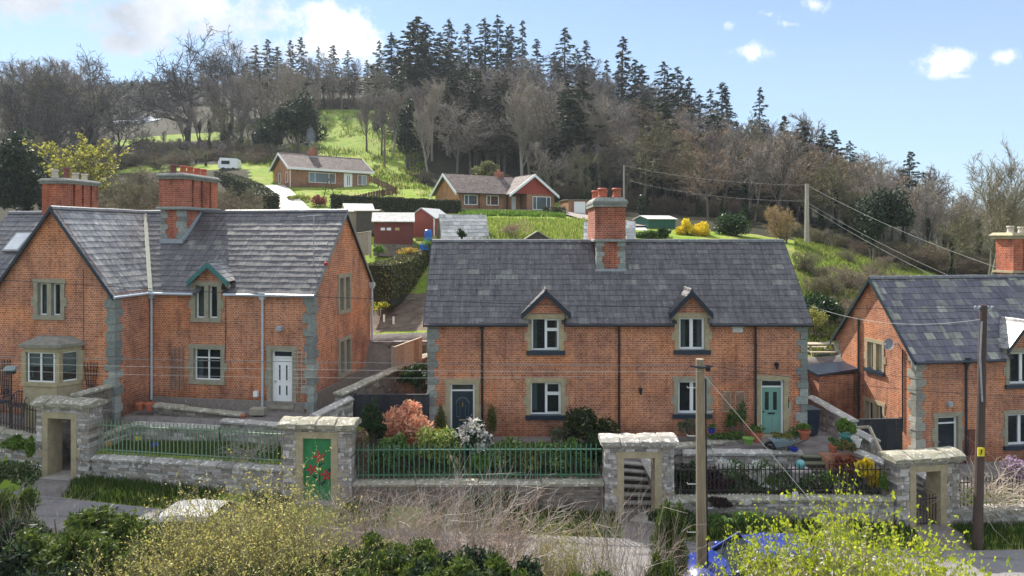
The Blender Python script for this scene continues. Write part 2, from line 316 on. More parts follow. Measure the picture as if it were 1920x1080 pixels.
# ------------------------------------------------------------ terrain
CTRL=[(120,640,36),(350,640,36),(500,640,36),(640,640,36),(700,622,33.5),(740,622,33.5),(780,622,33.5),(700,560,39),(790,545,40),(745,520,42),(720,470,46),(790,462,46),(850,450,46),(930,445,46),
 (1010,445,50),(1090,440,52),(1200,440,55),(1350,445,55),(1475,462,52),(640,470,46),(1000,425,60),(1090,413,66),(980,402,72),(860,402,72),(1045,398,82),(1130,410,82),(740,402,72),(640,400,70),(620,398,71),(545,398,70),(575,395,69),
 (510,352,88),(545,354,86),(690,354,92),(600,354,88),(600,345,96),(530,375,78),(450,400,72),(420,318,100),(440,310,108),(480,300,112),(480,315,102),(360,395,75),(200,400,75),(0,405,75),
 (860,396,78),(950,394,82),(1020,394,86),(880,375,96),(1000,375,100),(800,355,92),(760,368,84),(740,330,100),(760,355,92),
 (720,300,114),(640,270,130),(700,262,132),(620,235,150),(680,225,152),(590,212,160),(640,207,165),(690,212,162),(760,240,145),(640,200,176),(760,190,185),
 (800,310,112),(900,340,110),(1000,345,108),(1100,365,104),(1200,395,92),(1300,405,85),(1400,410,80),(850,240,150),(1000,245,150),(1150,270,145),(1300,310,135),(1450,350,125),
 (900,180,210),(1100,210,210),(1300,300,200),(1500,380,180),
 (1500,440,66),(1520,462,57),(1600,488,57),(1700,512,58),(1560,535,45),(1620,515,48),(1700,520,50),(1520,575,38),(1600,575,38),(1545,668,34),(1545,645,37),(1700,620,34),(1900,640,34),
 (1600,440,80),(1750,480,80),(1850,525,64),(1920,500,80),(1700,420,120),(1850,440,120),(1700,390,200),(1920,420,200),(2100,520,70),(2100,440,200),
 (450,320,98),(380,290,122),(300,290,122),(200,300,118),(100,330,100),(0,350,100),(250,262,150),(320,255,150),(210,268,150),(250,240,190),(100,280,150),(0,290,150),(400,240,160),(500,250,150),(560,260,140),(540,300,118),
 (250,190,270),(100,200,270),(400,180,250),(550,180,230),(280,175,400),(100,190,400),(500,150,400),(700,150,300),(900,150,330),(1200,320,330),(1650,405,240),(1900,415,300),(1600,420,400),(1850,422,450),(2100,420,400),(1350,340,400),(1650,428,750),(2300,420,300),(1300,380,800),(1900,430,1200),(1000,250,900),(1500,400,600),(1400,360,260),(-100,330,100),(-150,220,300),(-100,410,75),(1920,410,450),(1500,400,400),(900,200,600),(300,210,600),(1900,420,700)]
_c=np.array(CTRL,float); _D=_c[:,2]; _q=(440-_c[:,1])/F
_X=np.stack([(_c[:,0]-960)/620,np.log(_D)*2.2],1)
_K=np.sqrt(((_X[:,None]-_X[None])**2).sum(-1)+.003)
_n=len(_c); _A=np.zeros((_n+3,_n+3)); _A[:_n,:_n]=_K-np.eye(_n)*.02
_P=np.concatenate([np.ones((_n,1)),_X],1); _A[:_n,_n:]=_P; _A[_n:,:_n]=_P.T
_w=np.linalg.solve(_A,np.concatenate([_q,np.zeros(3)]))
def sst(a,b,x):
    t=np.clip((x-a)/(b-a),0,1); return t*t*(3-2*t)
def rbf(X,Y):
    X=np.asarray(X,float); Y=np.maximum(np.asarray(Y,float),20)
    u=X/Y*F/620; v=np.log(Y)*2.2; u=np.clip(u,-2.1,2.1)
    sh=u.shape; p=np.stack([u.ravel(),v.ravel()],1); out=np.empty(len(p))
    for i in range(0,len(p),20000):
        q=p[i:i+20000]; k=np.sqrt(((q[:,None]-_X[None])**2).sum(-1)+.003)
        out[i:i+20000]=k@_w[:_n]+_w[_n]+q@_w[_n+1:]
    return out.reshape(sh)*Y
def zroad(X): return np.interp(X,[-60,-15.5,-6.5,4.4,13.5,20,60],[-7.0,-8.5,-8.75,-9.2,-9.68,-9.95,-11.5])
WALLX=[-60,-18.4,-15.5,-6.3,4.1,13.4,24,60]; WALLY=[26,24.4,23.7,22.0,22.0,22.3,23.6,30]
def wally(X): return np.interp(X,WALLX,WALLY)
def zg(X):   # garden level just behind the front wall
    X=np.asarray(X,float)
    z=-7.6+0*X; z=z+(-8.05+7.6)*sst(-6.1,-5.6,X); z=z+(-8.62+8.05)*sst(5.1,5.5,X)+(-9.32+8.62)*sst(13.6,14.2,X); return z
def zh(X):   # level at the cottages
    X=np.asarray(X,float)
    return -6.95-.97*sst(-6.2,-3.9,X)-1.6*sst(12.9,15.4,X)
def hrel(X,Y):
    X=np.asarray(X,float); Y=np.asarray(Y,float)
    wy=wally(X)+.28; zr=zroad(X)
    far=rbf(X,Y)
    terr=np.interp(X,[-13.2,-6.8,-6.2,5.0,5.3,13.4,14,60],[25.6,24.75,23.9,23.9,24.78,24.78,24.2,24.2])
    near=zg(X)+(zh(X)-zg(X))*sst(terr,terr+.35,Y)
    z=near+(far-near)*sst(31.5,32.9,Y)
    fr=zr+.12-.25*sst(wy-.9,wy-1.3,Y)+0*z
    z=np.where(Y<wy,fr,z)
    z=np.where(Y<wy-5.6,zr-.2-.12*(wy-5.6-np.maximum(Y,0)),z)
    z=np.where(Y<0,z+.0012*Y*Y*.35,z)
    # paths through the gateways
    def cut(z,x0,x1,y1,lvl): return np.where((X>x0)&(X<x1)&(Y>wy-1)&(Y<y1),lvl,z)
    z=cut(z,-16.5,-15.0,26.2,-8.42); z=cut(z,3.55,5.0,24.4,-9.2); z=cut(z,12.75,14.3,25.2,-9.55)
    return z
def H(X,Y): return float(hrel(np.array([X]),np.array([Y]))[0]+CZ)
def HH(X,Y): return hrel(X,Y)+CZ
def make_ground():
    ys=np.concatenate([np.linspace(-420,-6,40),np.linspace(0,15,16),np.arange(15.5,27.6,.16),np.arange(27.8,50,.4),np.geomspace(50.5,170,110),np.geomspace(172,1400,60)])
    xs=np.concatenate([-np.geomspace(1200,90,24),np.linspace(-88,-26,70),np.arange(-25.5,25.5,.2),np.linspace(26,88,70),np.geomspace(90,1200,24)])
    Xg,Yg=np.meshgrid(xs,ys); Z=HH(Xg,Yg)
    bumpn=np.sin(Xg*1.7+Yg*.9)*np.sin(Yg*1.3-Xg*.6)*.06*sst(34,45,Yg); Z=Z+bumpn
    V=np.stack([Xg.ravel(),Yg.ravel(),Z.ravel()],1); nx=len(xs); ny=len(ys)
    I=np.arange(nx*ny).reshape(ny,nx); Fq=np.stack([I[:-1,:-1].ravel(),I[:-1,1:].ravel(),I[1:,1:].ravel(),I[1:,:-1].ravel()],1)
    m,nt,b=nodes_for('meadow and soil')
    f1=rng_(nt,noise(nt,.12,6,.65),.35,.65); f2=rng_(nt,noise(nt,1.6,7,.8),.38,.62); f3=rng_(nt,noise(nt,.45,7,.75),.50,.64)
    g1=mixn(nt,f1,(.17,.27,.025),(.33,.38,.05)); g2=mixn(nt,f2,g1,(.12,.20,.03)); g3=mixn(nt,f3,g2,(.30,.28,.10))
    # soil, woodland floor, garden level and path masks by world position
    tc=nt.nodes.new('ShaderNodeTexCoord'); sp=nt.nodes.new('ShaderNodeSeparateXYZ'); nt.links.new(tc.outputs['Object'],sp.inputs[0])
    at_=nt.nodes.new('ShaderNodeAttribute'); at_.attribute_name='cover'
    sc=nt.nodes.new('ShaderNodeSeparateColor'); nt.links.new(at_.outputs['Color'],sc.inputs[0])
    soil=mixn(nt,f2,(.22,.17,.13),(.10,.075,.055)); floor=mixn(nt,f2,(.05,.042,.028),(.028,.032,.015))
    e=rng_(nt,noise(nt,1.2,5,.7),.2,.8)
    def edge(ch):
        a=nt.nodes.new('ShaderNodeMath'); a.operation='ADD'; nt.links.new(ch,a.inputs[0]); s=nt.nodes.new('ShaderNodeMath'); s.operation='MULTIPLY_ADD'; nt.links.new(e,s.inputs[0]); s.inputs[1].default_value=.5; s.inputs[2].default_value=-.25; nt.links.new(s.outputs[0],a.inputs[1])
        return rng_(nt,a.outputs[0],.4,.6)
    c=mixn(nt,edge(sc.outputs[0]),g3,soil); c=mixn(nt,edge(sc.outputs[1]),c,floor); pav=mixn(nt,f2,(.27,.24,.22),(.17,.15,.14)); c=mixn(nt,edge(sc.outputs[2]),c,pav)
    nt.links.new(c,b.inputs['Base Color']); b.inputs['Roughness'].default_value=.95; b.inputs['Specular IOR Level'].default_value=.1
    bump(nt,b,noise(nt,7,6,.7),.8,.08)
    o=mesh_obj('ground',V,Fq,m,None,True,world=False); o['kind']='structure'
    px=960+Xg/np.maximum(Yg,1)*F; D=np.where(Yg<9,50.,Yg); px=np.where(Yg<9,np.where((Yg>-90)|(np.sin(Xg*.05)>0),1300,600),px); D=np.where((Yg<9)&(px>1000),120.,D)  # unseen ground behind the camera coloured as woodland to cut green bounce
    soil_m=((px>690)&(px<805)&(D>33.6)&(D<39.5)).astype(float)
    soil_m=np.maximum(soil_m,((D>22.2)&(D<25.5)&(Xg>-5.6)&(Xg<3.6)).astype(float)*.8)
    soil_m=np.maximum(soil_m,((D>22.5)&(D<24.6)&(Xg>5.3)&(Xg<13)).astype(float)*.8)
    soil_m=np.maximum(soil_m,((px>1500)&(px<1640)&(D>33)&(D<46)).astype(float)*.5)
    wood=((px>760)&(D>98)).astype(float)
    wood=np.maximum(wood,((px>1150)&(D>60)).astype(float)); wood=np.maximum(wood,((px<600)&(D>108)).astype(float)); wood=np.maximum(wood,(D>168).astype(float)); wood=np.maximum(wood,((px<470)&(D>60)&(D<100)).astype(float)); wood=np.maximum(wood,(D<16.6).astype(float))
    grassband=((px>215)&(px<410)&(D>141)&(D<153)); wood=np.where(grassband,0,wood)
    lawn2=((px>420)&(px<500)&(D>100)&(D<113)); wood=np.where(lawn2,0,wood)
    hillgap=((px>1490)&(px<1760)&(D<63)); wood=np.where(hillgap,0,wood)
    terrace=((D>24.3)&(D<27.2)&(Xg>5.0)).astype(float); terrace=np.maximum(terrace,((D>24.9)&(D<27.5)&(Xg<-6)).astype(float)); terrace=np.maximum(terrace,((D>26)&(D<33)).astype(float)*.8); terrace=np.maximum(terrace,((Xg>3.3)&(Xg<5.2)&(D<24.6)&(D>20.5)).astype(float)); terrace=np.maximum(terrace,((Xg>12.6)&(Xg<14.4)&(D<25.3)&(D>20.5)).astype(float)); terrace=np.maximum(terrace,((Xg>-16.7)&(Xg<-14.8)&(D<26.2)&(D>20.5)).astype(float))
    col=np.stack([soil_m.ravel(),wood.ravel(),terrace.ravel(),np.ones(nx*ny)],1).astype(np.float32)
    a=o.data.color_attributes.new('cover','FLOAT_COLOR','POINT'); a.data.foreach_set('color',col.ravel())
    # road sheet
    xs=np.linspace(-60,60,241); mb=MB(); rows=[-1.25,-2.4,-3.8,-5.3]; vs=[]
    for x in xs:
        w=float(wally(x)); z=float(zroad(x))+CZ
        for r in rows: vs.append((x,w+r,z-.08+.006+ (.02 if r in(-2.4,-3.8) else 0)))
    fs=[(i*4+k,i*4+k+1,(i+1)*4+k+1,(i+1)*4+k) for i in range(240) for k in range(3)]
    mb.add(vs,[tuple(reversed(f)) for f in fs]); m2,nt,b=nodes_for('lane tarmac')
    f=rng_(nt,noise(nt,1.2,6,.7),.35,.65); f2=rng_(nt,noise(nt,30,3,.7),.3,.7); st=rng_(nt,noise(nt,1.5,5,.7,'Object',(.25,2.2,1)),.55,.6)
    c=mixn(nt,f,(.30,.275,.27),(.21,.195,.19)); c=mixn(nt,f2,c,(.17,.16,.16)); c=mixn(nt,st,c,(.12,.11,.11)); nt.links.new(c,b.inputs['Base Color']); b.inputs['Roughness'].default_value=.9
    o=mb.build('road',m2,world=False); o['kind']='structure'
    # drive up to the white-fronted bungalow
    def ribbon(name,pts,mat,w):
        mb=MB(); vs=[]
        P=[at(a,b,d) for a,b,d in pts]; Q=[]
        for i in range(len(P)-1):
            for k in range(8): t=k/8; Q.append([P[i][j]*(1-t)+P[i+1][j]*t for j in range(3)])
        Q.append(P[-1])
        for i,p in enumerate(Q):
            a=Vector(Q[max(i-1,0)]);b_=Vector(Q[min(i+1,len(Q)-1)]); d=(b_-a); d.z=0; d.normalize(); n=Vector((d.y,-d.x,0)); ww=w[0]+(w[1]-w[0])*i/(len(Q)-1)
            for k in range(-2,3):
                s=k/4; X=p[0]+n.x*ww*s; Y=p[1]+n.y*ww*s; vs.append((X,Y,H(X,Y)+.18))
        fs=[(i*5+k,i*5+k+1,(i+1)*5+k+1,(i+1)*5+k) for i in range(len(Q)-1) for k in range(4)]
        mb.add(vs,[tuple(reversed(f)) for f in fs]); o=mb.build(name,mat,world=False); o['kind']='structure'
    ribbon('driveway',[(560,402,68),(548,385,74),(525,362,83),(512,352,89)],pm('drive concrete',(.50,.46,.42),(.40,.36,.33),scale=.5),(3.0,2.6))
    ribbon('driveway',[(1190,430,60),(1120,415,67),(1075,405,80),(1070,402,84)],PATHM,(4.2,3.6))
make_ground()
# ------------------------------------------------------------ foliage makers
def leafquads(C,a,b,rng,up=0.0,elong=1.0):
    n=len(C); u=rng.normal(size=(n,3)); u[:,2]+=up; u/=np.linalg.norm(u,axis=1)[:,None]+1e-9
    w=rng.normal(size=(n,3)); v=np.cross(u,w); v/=np.linalg.norm(v,axis=1)[:,None]+1e-9
    s=rng.uniform(.6,1.3,(n,1)); u=u*a*s*elong; v=v*b*s
    V=np.stack([C-u,C+v*.9-u*.1,C+u,C-v*.9-u*.1],1).reshape(-1,3); Fq=np.arange(n*4).reshape(-1,4); return V,Fq
def clumps(rng,n,size,nb=14,blob=.38,shell=.75,flat=0):
    """leaf centres spread over clumps inside an ellipsoid sitting on z=0"""
    sx,sy,sz=size; B=rng.normal(size=(nb,3)); B/=np.linalg.norm(B,axis=1)[:,None]; B*=rng.uniform(.35,.85,(nb,1)); B[:,2]=np.abs(B[:,2])*1.25-.15 if not flat else B[:,2]
    rad=rng.uniform(blob*.65,blob*1.15,nb); idx=rng.integers(0,nb,n); d=rng.normal(size=(n,3)); d/=np.linalg.norm(d,axis=1)[:,None]
    r=rng.uniform(0,1,(n,1))**.25; C=B[idx]+d*r*rad[idx][:,None]+rng.normal(size=(n,3))*.03
    C=C*np.array([sx/2,sy/2,sz/2]); C[:,2]+=sz*.45; C[:,2]=np.maximum(C[:,2],.02); return C
def bushmesh(name,rng,size,n,leaf,mat,nb=16,blob=.38,elong=1.5,up=0):
    C=clumps(rng,n,size,nb,blob); V,Fq=leafquads(C,leaf,leaf*.55,rng,up,elong); return V,Fq
def bush(name,label,cat,loc,size,n,leaf,mat,seed=0,stems=5,group=None,nb=16,blob=.38,rz=0,stemmat=None,flowers=None,elong=1.5):
    rng=np.random.default_rng(seed+11); t=thing(name,label,cat,loc,rz,group)
    V,Fq=bushmesh(name,rng,size,n,leaf,mat,nb,blob,elong); mesh_obj('foliage',V,Fq,mat,t,world=False)
    if stems:
        mb=MB()
        for k in range(stems):
            a=rng.uniform(0,6.28); q=rng.uniform(.2,.35); mb.tube([(math.cos(a)*.04*size[0],math.sin(a)*.04*size[1],-.05),(math.cos(a)*q*.5*size[0],math.sin(a)*q*.5*size[1],size[2]*.4),(math.cos(a)*q*size[0],math.sin(a)*q*size[1],size[2]*rng.uniform(.65,.85))],[.03*size[2]**.5,.02*size[2]**.5,.006],4)
        mb.build('stems',stemmat or BARK,t,world=False)
    if flowers:
        fm,fn,fs,shell=flowers; C=clumps(rng,fn,tuple(s*1.04 for s in size),nb,blob); 
        V,Fq=leafquads(C,fs,fs*.8,rng); mesh_obj('flowers',V,Fq,fm,t,world=False)
    return t
def grow(rng,p,d,L,r,lev,P,out):
    """one branch: appends (level, points, radii); recurses"""
    seg=P['seg'][lev]; pts=[np.array(p)]; rad=[r]; d=np.array(d)/np.linalg.norm(d); wob=P['wob'][lev]; up=P['up'][lev]; r1=r*P['tap'][lev]
    for i in range(seg):
        d=d+rng.normal(size=3)*wob+np.array([0,0,up]); d/=np.linalg.norm(d); pts.append(pts[-1]+d*L/seg); rad.append(r+(r1-r)*(i+1)/seg)
    out.append((lev,pts,rad))
    if lev+1>=len(P['n']): return
    nch=max(1,int(round(P['n'][lev+1]*rng.uniform(.8,1.2))))
    t0=P['t0'][lev+1]
    for k in range(nch):
        t=t0+(1-t0)*((k+rng.uniform(.1,.9))/nch); f=t*seg; i=min(int(f),seg-1); q=pts[i]+(pts[i+1]-pts[i])*(f-i); dd=pts[i+1]-pts[i]; dd=dd/np.linalg.norm(dd)
        w=rng.normal(size=3); w-=dd*w.dot(dd); w/=np.linalg.norm(w)+1e-9; ang=P['ang'][lev+1]*rng.uniform(.7,1.25)
        nd_=dd*math.cos(ang)+w*math.sin(ang); rr=(rad[i]+(rad[i+1]-rad[i])*(f-i))*P['rr'][lev+1]; LL=L*P['lr'][lev+1]*(1-.45*t*(lev==0 and P.get('cone',1)))*rng.uniform(.7,1.15)
        grow(rng,q,nd_,LL,rr,lev+1,P,out)
def bare_tree(seed,P,Hh=10,tw=.022,bark=BARK,label=None,name='bare_tree',trunk_r=.2,twigmat=None,multi=1,ivy=None,buds=None):
    rng=np.random.default_rng(seed); out=[]
    for k in range(multi):
        a=rng.uniform(0,6.28); s=.0 if multi==1 else .28
        grow(rng,(math.cos(a)*s*.6,math.sin(a)*s*.6,-.3),(math.cos(a)*s,math.sin(a)*s,1),Hh*P['trunk'],trunk_r/(multi**.4),0,P,out)
    zmax=max(p[2] for l,pts,r in out for p in pts); s=Hh/zmax
    t=thing(name,label or 'bare tree','tree'); mb=MB(); TV=[]; TF=[]
    for l,pts,rad in out:
        pts=[p*s for p in pts]
        if l<=P.get('solid',1): mb.tube(pts,[q*s+.004 for q in rad],6 if l==0 else 4,cap=False)
        elif l==P.get('solid',1)+1: 
            if mb: mb.tube(pts,[max(q*s,tw*.6) for q in rad],3,cap=False)
        else:
            w=rng.normal(size=3); w/=np.linalg.norm(w); k=len(pts); base=len(TV)
            d=pts[-1]-pts[0]; w=np.cross(d,w); w/=np.linalg.norm(w)+1e-9
            for i,p in enumerate(pts):
                ww=tw*(1-.75*i/(k-1)); TV.append(p-w*ww/2); TV.append(p+w*ww/2)
            for i in range(k-1): TF.append((base+2*i,base+2*i+1,base+2*i+3,base+2*i+2))
    mb.build('trunk',bark,t,world=False)
    mesh_obj('crown',np.array(TV),np.array(TF),twigmat or bark,t,world=False)
    if buds:
        bm,nb_,bs=buds; tips=np.array(TV); idx=rng.integers(0,len(tips),nb_); C=tips[idx]+rng.normal(size=(nb_,3))*.05; V,Fq=leafquads(C,bs,bs*.7,rng); mesh_obj('foliage',V,Fq,bm,t,world=False)
    if ivy:
        im,ni,hh=ivy; zz=rng.uniform(0,hh,ni)*Hh; a=rng.uniform(0,6.28,ni); rr=rng.uniform(.1,1,ni)**.5*(.35+.3*np.sin(zz*1.3))*(1-zz/(Hh*hh)*.4)
        C=np.stack([np.cos(a)*rr,np.sin(a)*rr,zz],1); V,Fq=leafquads(C,.13,.09,rng); mesh_obj('ivy',V,Fq,im,t,world=False)
    return t
PD=dict(trunk=.85,seg=[7,6,4,3,2],wob=[.05,.13,.16,.2,.2],up=[.02,.07,.04,.03,.02],tap=[.25,.2,.25,.3,.3],n=[1,13,8,6,4],t0=[0,.28,.25,.2,.2],ang=[0,.85,.75,.8,.8],rr=[0,.5,.5,.5,.5],lr=[0,.55,.5,.5,.5])
PU=dict(PD,n=[1,15,9,7,3],ang=[0,.5,.5,.6,.7],up=[.02,.12,.08,.05,.03],lr=[0,.5,.45,.45,.5])
PO=dict(PD,trunk=.62,n=[1,10,8,7,6],ang=[0,.95,.8,.8,.8],wob=[.09,.24,.26,.28,.25],lr=[0,.95,.5,.48,.48],rr=[0,.62,.55,.5,.5],up=[.02,.05,.02,.02,.0],cone=.3)
def conifer(seed,Hh=20,label='conifer',name='conifer_tree',nb=64,mat=None,sparse=1,wid=.17,bare=.22):
    rng=np.random.default_rng(seed); t=thing(name,label,'tree'); mb=MB(); mb.tube([(0,0,-.5),(0,0,Hh*.5),(rng.normal()*.1,rng.normal()*.1,Hh)],[Hh*.014,Hh*.009,.02],6,cap=False)
    VV=[];FF=[];o=0
    for k in range(nb):
        f=bare+(1-bare)*(k+rng.uniform(0,1))/nb; z=Hh*f; L=Hh*wid*(1-f)**.75*rng.uniform(.4,1.3)+.3; L*=min(1,.45+(f-bare)*5)
        a=k*2.4+rng.normal()*.4; d=np.array([math.cos(a),math.sin(a),0]); tip=rng.uniform(-.35,.12)
        p0=np.array([0,0,z]); pts=[p0,p0+d*L*.55+np.array([0,0,L*tip*.6]),p0+d*L+np.array([0,0,L*(tip+.12)])]
        mb.tube(pts,[.035,.022,.01],3,cap=False)
        n=int((5+L*11)*sparse); s=rng.uniform(.15,1,(n,1)); C=p0+d*L*s+np.array([0,0,1])*(L*tip*s+.08*L*s*s); side=np.array([-d[1],d[0],0]); C=C+side*rng.normal(size=(n,1))*.13*L*(1.15-s)+rng.normal(size=(n,3))*.05-np.array([0,0,1])*rng.uniform(0,.28,(n,1))
        u=d+side*rng.normal(size=(n,1))*.7+np.array([0,0,-.35]); u=u/np.linalg.norm(u,axis=1)[:,None]; w=np.cross(u,np.array([0,0,1])+rng.normal(size=(n,3))*.5); w/=np.linalg.norm(w,axis=1)[:,None]
        sz=rng.uniform(.6,1.2,(n,1)); u=u*.36*sz; w=w*.14*sz
        VV.append(np.stack([C-u,C+w,C+u,C-w],1).reshape(-1,3))
    V=np.concatenate(VV); Fq=np.arange(len(V)).reshape(-1,4)
    mb.build('trunk',BARK,t,world=False); mesh_obj('crown',V,Fq,mat,t,world=False); return t
# ------------------------------------------------------------ house kit
class HS:
    """local frame: +x along the facade, +y into the house, z up from its base"""
    def __init__(s,O,ang): s.O=np.array(O,float); a=R(ang); s.a=a; s.ux=np.array([math.cos(a),math.sin(a),0]); s.uy=np.array([-math.sin(a),math.cos(a),0])
    def _r(s,px,py): return np.array([(px-960)/F,1,(440-py)/F])
    def P(s,px,py,y=0):
        r=s._r(px,py); c=s.O-np.array([0,0,CZ]); t=(c@s.uy+y)/(r@s.uy); p=r*t-c; return p@s.ux,p[2]
    def S(s,px,py,x=0):
        r=s._r(px,py); c=s.O-np.array([0,0,CZ]); t=(c@s.ux+x)/(r@s.ux); p=r*t-c; return p@s.uy,p[2]
    def w(s,x,y,z): p=s.O+s.ux*x+s.uy*y; return (p[0],p[1],p[2]+z)
def gable_sheet(mb,mk,u0,u1,zb,top,breaks,holes,th=.0):
    """wall sheet with rectangular holes; top(u) piecewise linear; holes (ua,ub,za,zb)"""
    xs=sorted(set([u0,u1]+[b for b in breaks if u0<b<u1]+[h[0] for h in holes]+[h[1] for h in holes]))
    for a,b in zip(xs[:-1],xs[1:]):
        if b-a<1e-5: continue
        hs=sorted([h for h in holes if h[0]<=a+1e-6 and h[1]>=b-1e-6],key=lambda h:h[2]); z=zb
        for h in hs:
            mb.add([mk(a,0,z),mk(b,0,z),mk(b,0,h[2]),mk(a,0,h[2])],[(0,1,2,3)]); z=h[3]
        mb.add([mk(a,0,z),mk(b,0,z),mk(b,0,top(b)),mk(a,0,top(a))],[(0,1,2,3)])
def slates(mb,O,U,S,nu,length,w=.46,e=.27,clip=None,th=.015,j=.014):
    O=Vector(O);U=Vector(U).normalized();S=Vector(S).normalized();N=U.cross(S); 
    if N.z<0: N=-N
    rows=int(math.ceil(length/e))
    for r_ in range(rows):
        v0=r_*e; v1=min(v0+e*1.12,length+.02); off=(r_%2)*w/2; x=-off
        while x<nu-.02:
            a=max(x,0)+.004; b=min(x+w,nu)-.004; x+=w
            if b-a<.05: continue
            c=O+U*((a+b)/2)+S*((v0+v1)/2)
            if clip and not clip(c): continue
            q=random.uniform(-j,j)*.5; h=th+random.uniform(0,.01); dv=random.uniform(-.012,.012)
            p=[O+U*a+S*(v0+dv)+N*h,O+U*b+S*(v0+dv+q)+N*(h+random.uniform(-.004,.004)),O+U*b+S*v1+N*.003,O+U*a+S*v1+N*.003,O+U*a+S*(v0+dv)-N*.004,O+U*b+S*(v0+dv+q)-N*.004]
            mb.add(p,[(0,1,2,3),(4,5,1,0)])
def sheet(mb,O,U,S,nu,length,off=-.012):
    O=Vector(O);U=Vector(U).normalized();S=Vector(S).normalized();N=U.cross(S)
    if N.z<0: N=-N
    O=O+N*off; mb.add([O,O+U*nu,O+U*nu+S*length,O+S*length],[(0,1,2,3)])
def FR(y0=0): return lambda u,d,z:(u,y0+d,z)            # front wall frame
def SR(x0): return lambda u,d,z:(x0-d,u,z)              # wall facing +x
def SL(x0): return lambda u,d,z:(x0+d,u,z)              # wall facing -x
def bx(mb,mk,u0,u1,d0,d1,z0,z1,j=0):
    vs=[mk(u,d,z) for z in (z0,z1) for u,d in ((u0,d0),(u1,d0),(u1,d1),(u0,d1))]
    if j: vs=[(a+random.uniform(-j,j),b+random.uniform(-j,j),c+random.uniform(-j,j)) for a,b,c in vs]
    mb.add(vs,[(3,2,1,0),(4,5,6,7),(0,1,5,4),(1,2,6,5),(2,3,7,6),(3,0,4,7)])
def window(root,mk,u0,u1,z0,z1,style='L',jw=.17,head=.17,sill=None,stone=None,teeth=True,depth=.13,glass=None,curtain=None,lights=None):
    """u0..z1 = the outer edge of the white frame. returns the hole for the wall"""
    stone=stone or SAND; mb=MB(); D0=-.03; D1=.3
    bx(mb,mk,u0-jw,u0,D0,D1,z0,z1); bx(mb,mk,u1,u1+jw,D0,D1,z0,z1); bx(mb,mk,u0-jw-.04,u1+jw+.04,D0-.004,D1,z1,z1+head)
    if sill is None: bx(mb,mk,u0-jw-.02,u1+jw+.02,D0-.03,D1,z0-.16,z0)
    if teeth:
        h=(z1-z0); 
        for s in (-1,1):
            e0=(u0-jw) if s<0 else (u1+jw)
            bx(mb,mk,e0,e0+s*.1,D0+.006,.05,z0+h*.30,z0+h*.56)
    if style=='mullion':
        m=.09; uc=(u0+u1)/2; bx(mb,mk,uc-m,uc+m,D0+.01,D1,z0,z1)
    W=mb.build('window',stone,root,world=False)
    if sill is not None:
        s=MB(); bx(s,mk,u0-jw-.04,u1+jw+.04,D0-.06,D1,z0-.17,z0-.005); s.build('sill',sill,W,world=False)
    f=MB(); t=.055; d0,d1=depth,depth+.06
    def rim(a,b,c,d,t=t,d0=d0,d1=d1): bx(f,mk,a,b,d0,d1,c,c+t);bx(f,mk,a,b,d0,d1,d-t,d);bx(f,mk,a,a+t,d0,d1,c+t,d-t);bx(f,mk,b-t,b,d0,d1,c+t,d-t)
    uc=(u0+u1)/2; h=z1-z0; wd=u1-u0
    if style=='mullion': rim(u0,uc-.09,z0,z1,.05); rim(uc+.09,u1,z0,z1,.05)
    elif style=='L': # fixed light left, small fanlight over casement right
        rim(u0,u1,z0,z1); uc=u0+wd*.5; bx(f,mk,uc-.03,uc+.03,d0-.004,d1,z0+t,z1-t); rim(uc+.03,u1-t,z0+h*.66,z1-t,.035,d0-.02); bx(f,mk,uc+.03,u1-t,d0-.006,d1,z0+h*.62,z0+h*.66); rim(uc+.03,u1-t,z0+t,z0+h*.62,.035,d0-.012)
    elif style=='2': rim(u0,u1,z0,z1); bx(f,mk,uc-.03,uc+.03,d0-.004,d1,z0+t,z1-t); rim(u0+t,uc-.03,z0+t,z1-t,.035,d0-.012); rim(uc+.03,u1-t,z0+t,z1-t,.035,d0-.012)
    elif style=='T': rim(u0,u1,z0,z1); bx(f,mk,uc-.03,uc+.03,d0-.004,d1,z0+t,z1-t); bx(f,mk,u0+t,uc-.03,d0-.008,d1,z0+h*.68,z0+h*.72); bx(f,mk,uc+.03,u1-t,d0-.008,d1,z0+h*.68,z0+h*.72)
    elif style=='3': rim(u0,u1,z0,z1); bx(f,mk,u0+wd*.24,u0+wd*.28,d0-.004,d1,z0+t,z1-t); bx(f,mk,u0+wd*.74,u0+wd*.78,d0-.004,d1,z0+t,z1-t); bx(f,mk,u0+t,u0+wd*.24,d0-.008,d1,z0+h*.62,z0+h*.68); bx(f,mk,u0+wd*.78,u1-t,d0-.008,d1,z0+h*.62,z0+h*.68)
    else: rim(u0,u1,z0,z1)
    f.build('frame',WHITE,W,world=False)
    g=MB(); bx(g,mk,u0+.03,u1-.03,depth+.028,depth+.036,z0+.03,z1-.03); g.build('pane',glass or GLASS,W,world=False)
    if curtain:
        c=MB(); n=8; 
        for (a,b,za,zb,mt) in curtain: 
            cc=MB(); uu=[u0+wd*(a+(b-a)*i/n) for i in range(n+1)]
            vs=[mk(x,depth+.12+.02*(i%2),z) for z in (z0+h*za,z0+h*zb) for i,x in enumerate(uu)]
            cc.add(vs,[(i,i+1,n+2+i,n+1+i) for i in range(n)]); cc.build('curtain' if mt is CURT else 'blind',mt,W,world=False)
    return (u0-jw-.0,u1+jw,z0-.1,z1+head-.02)
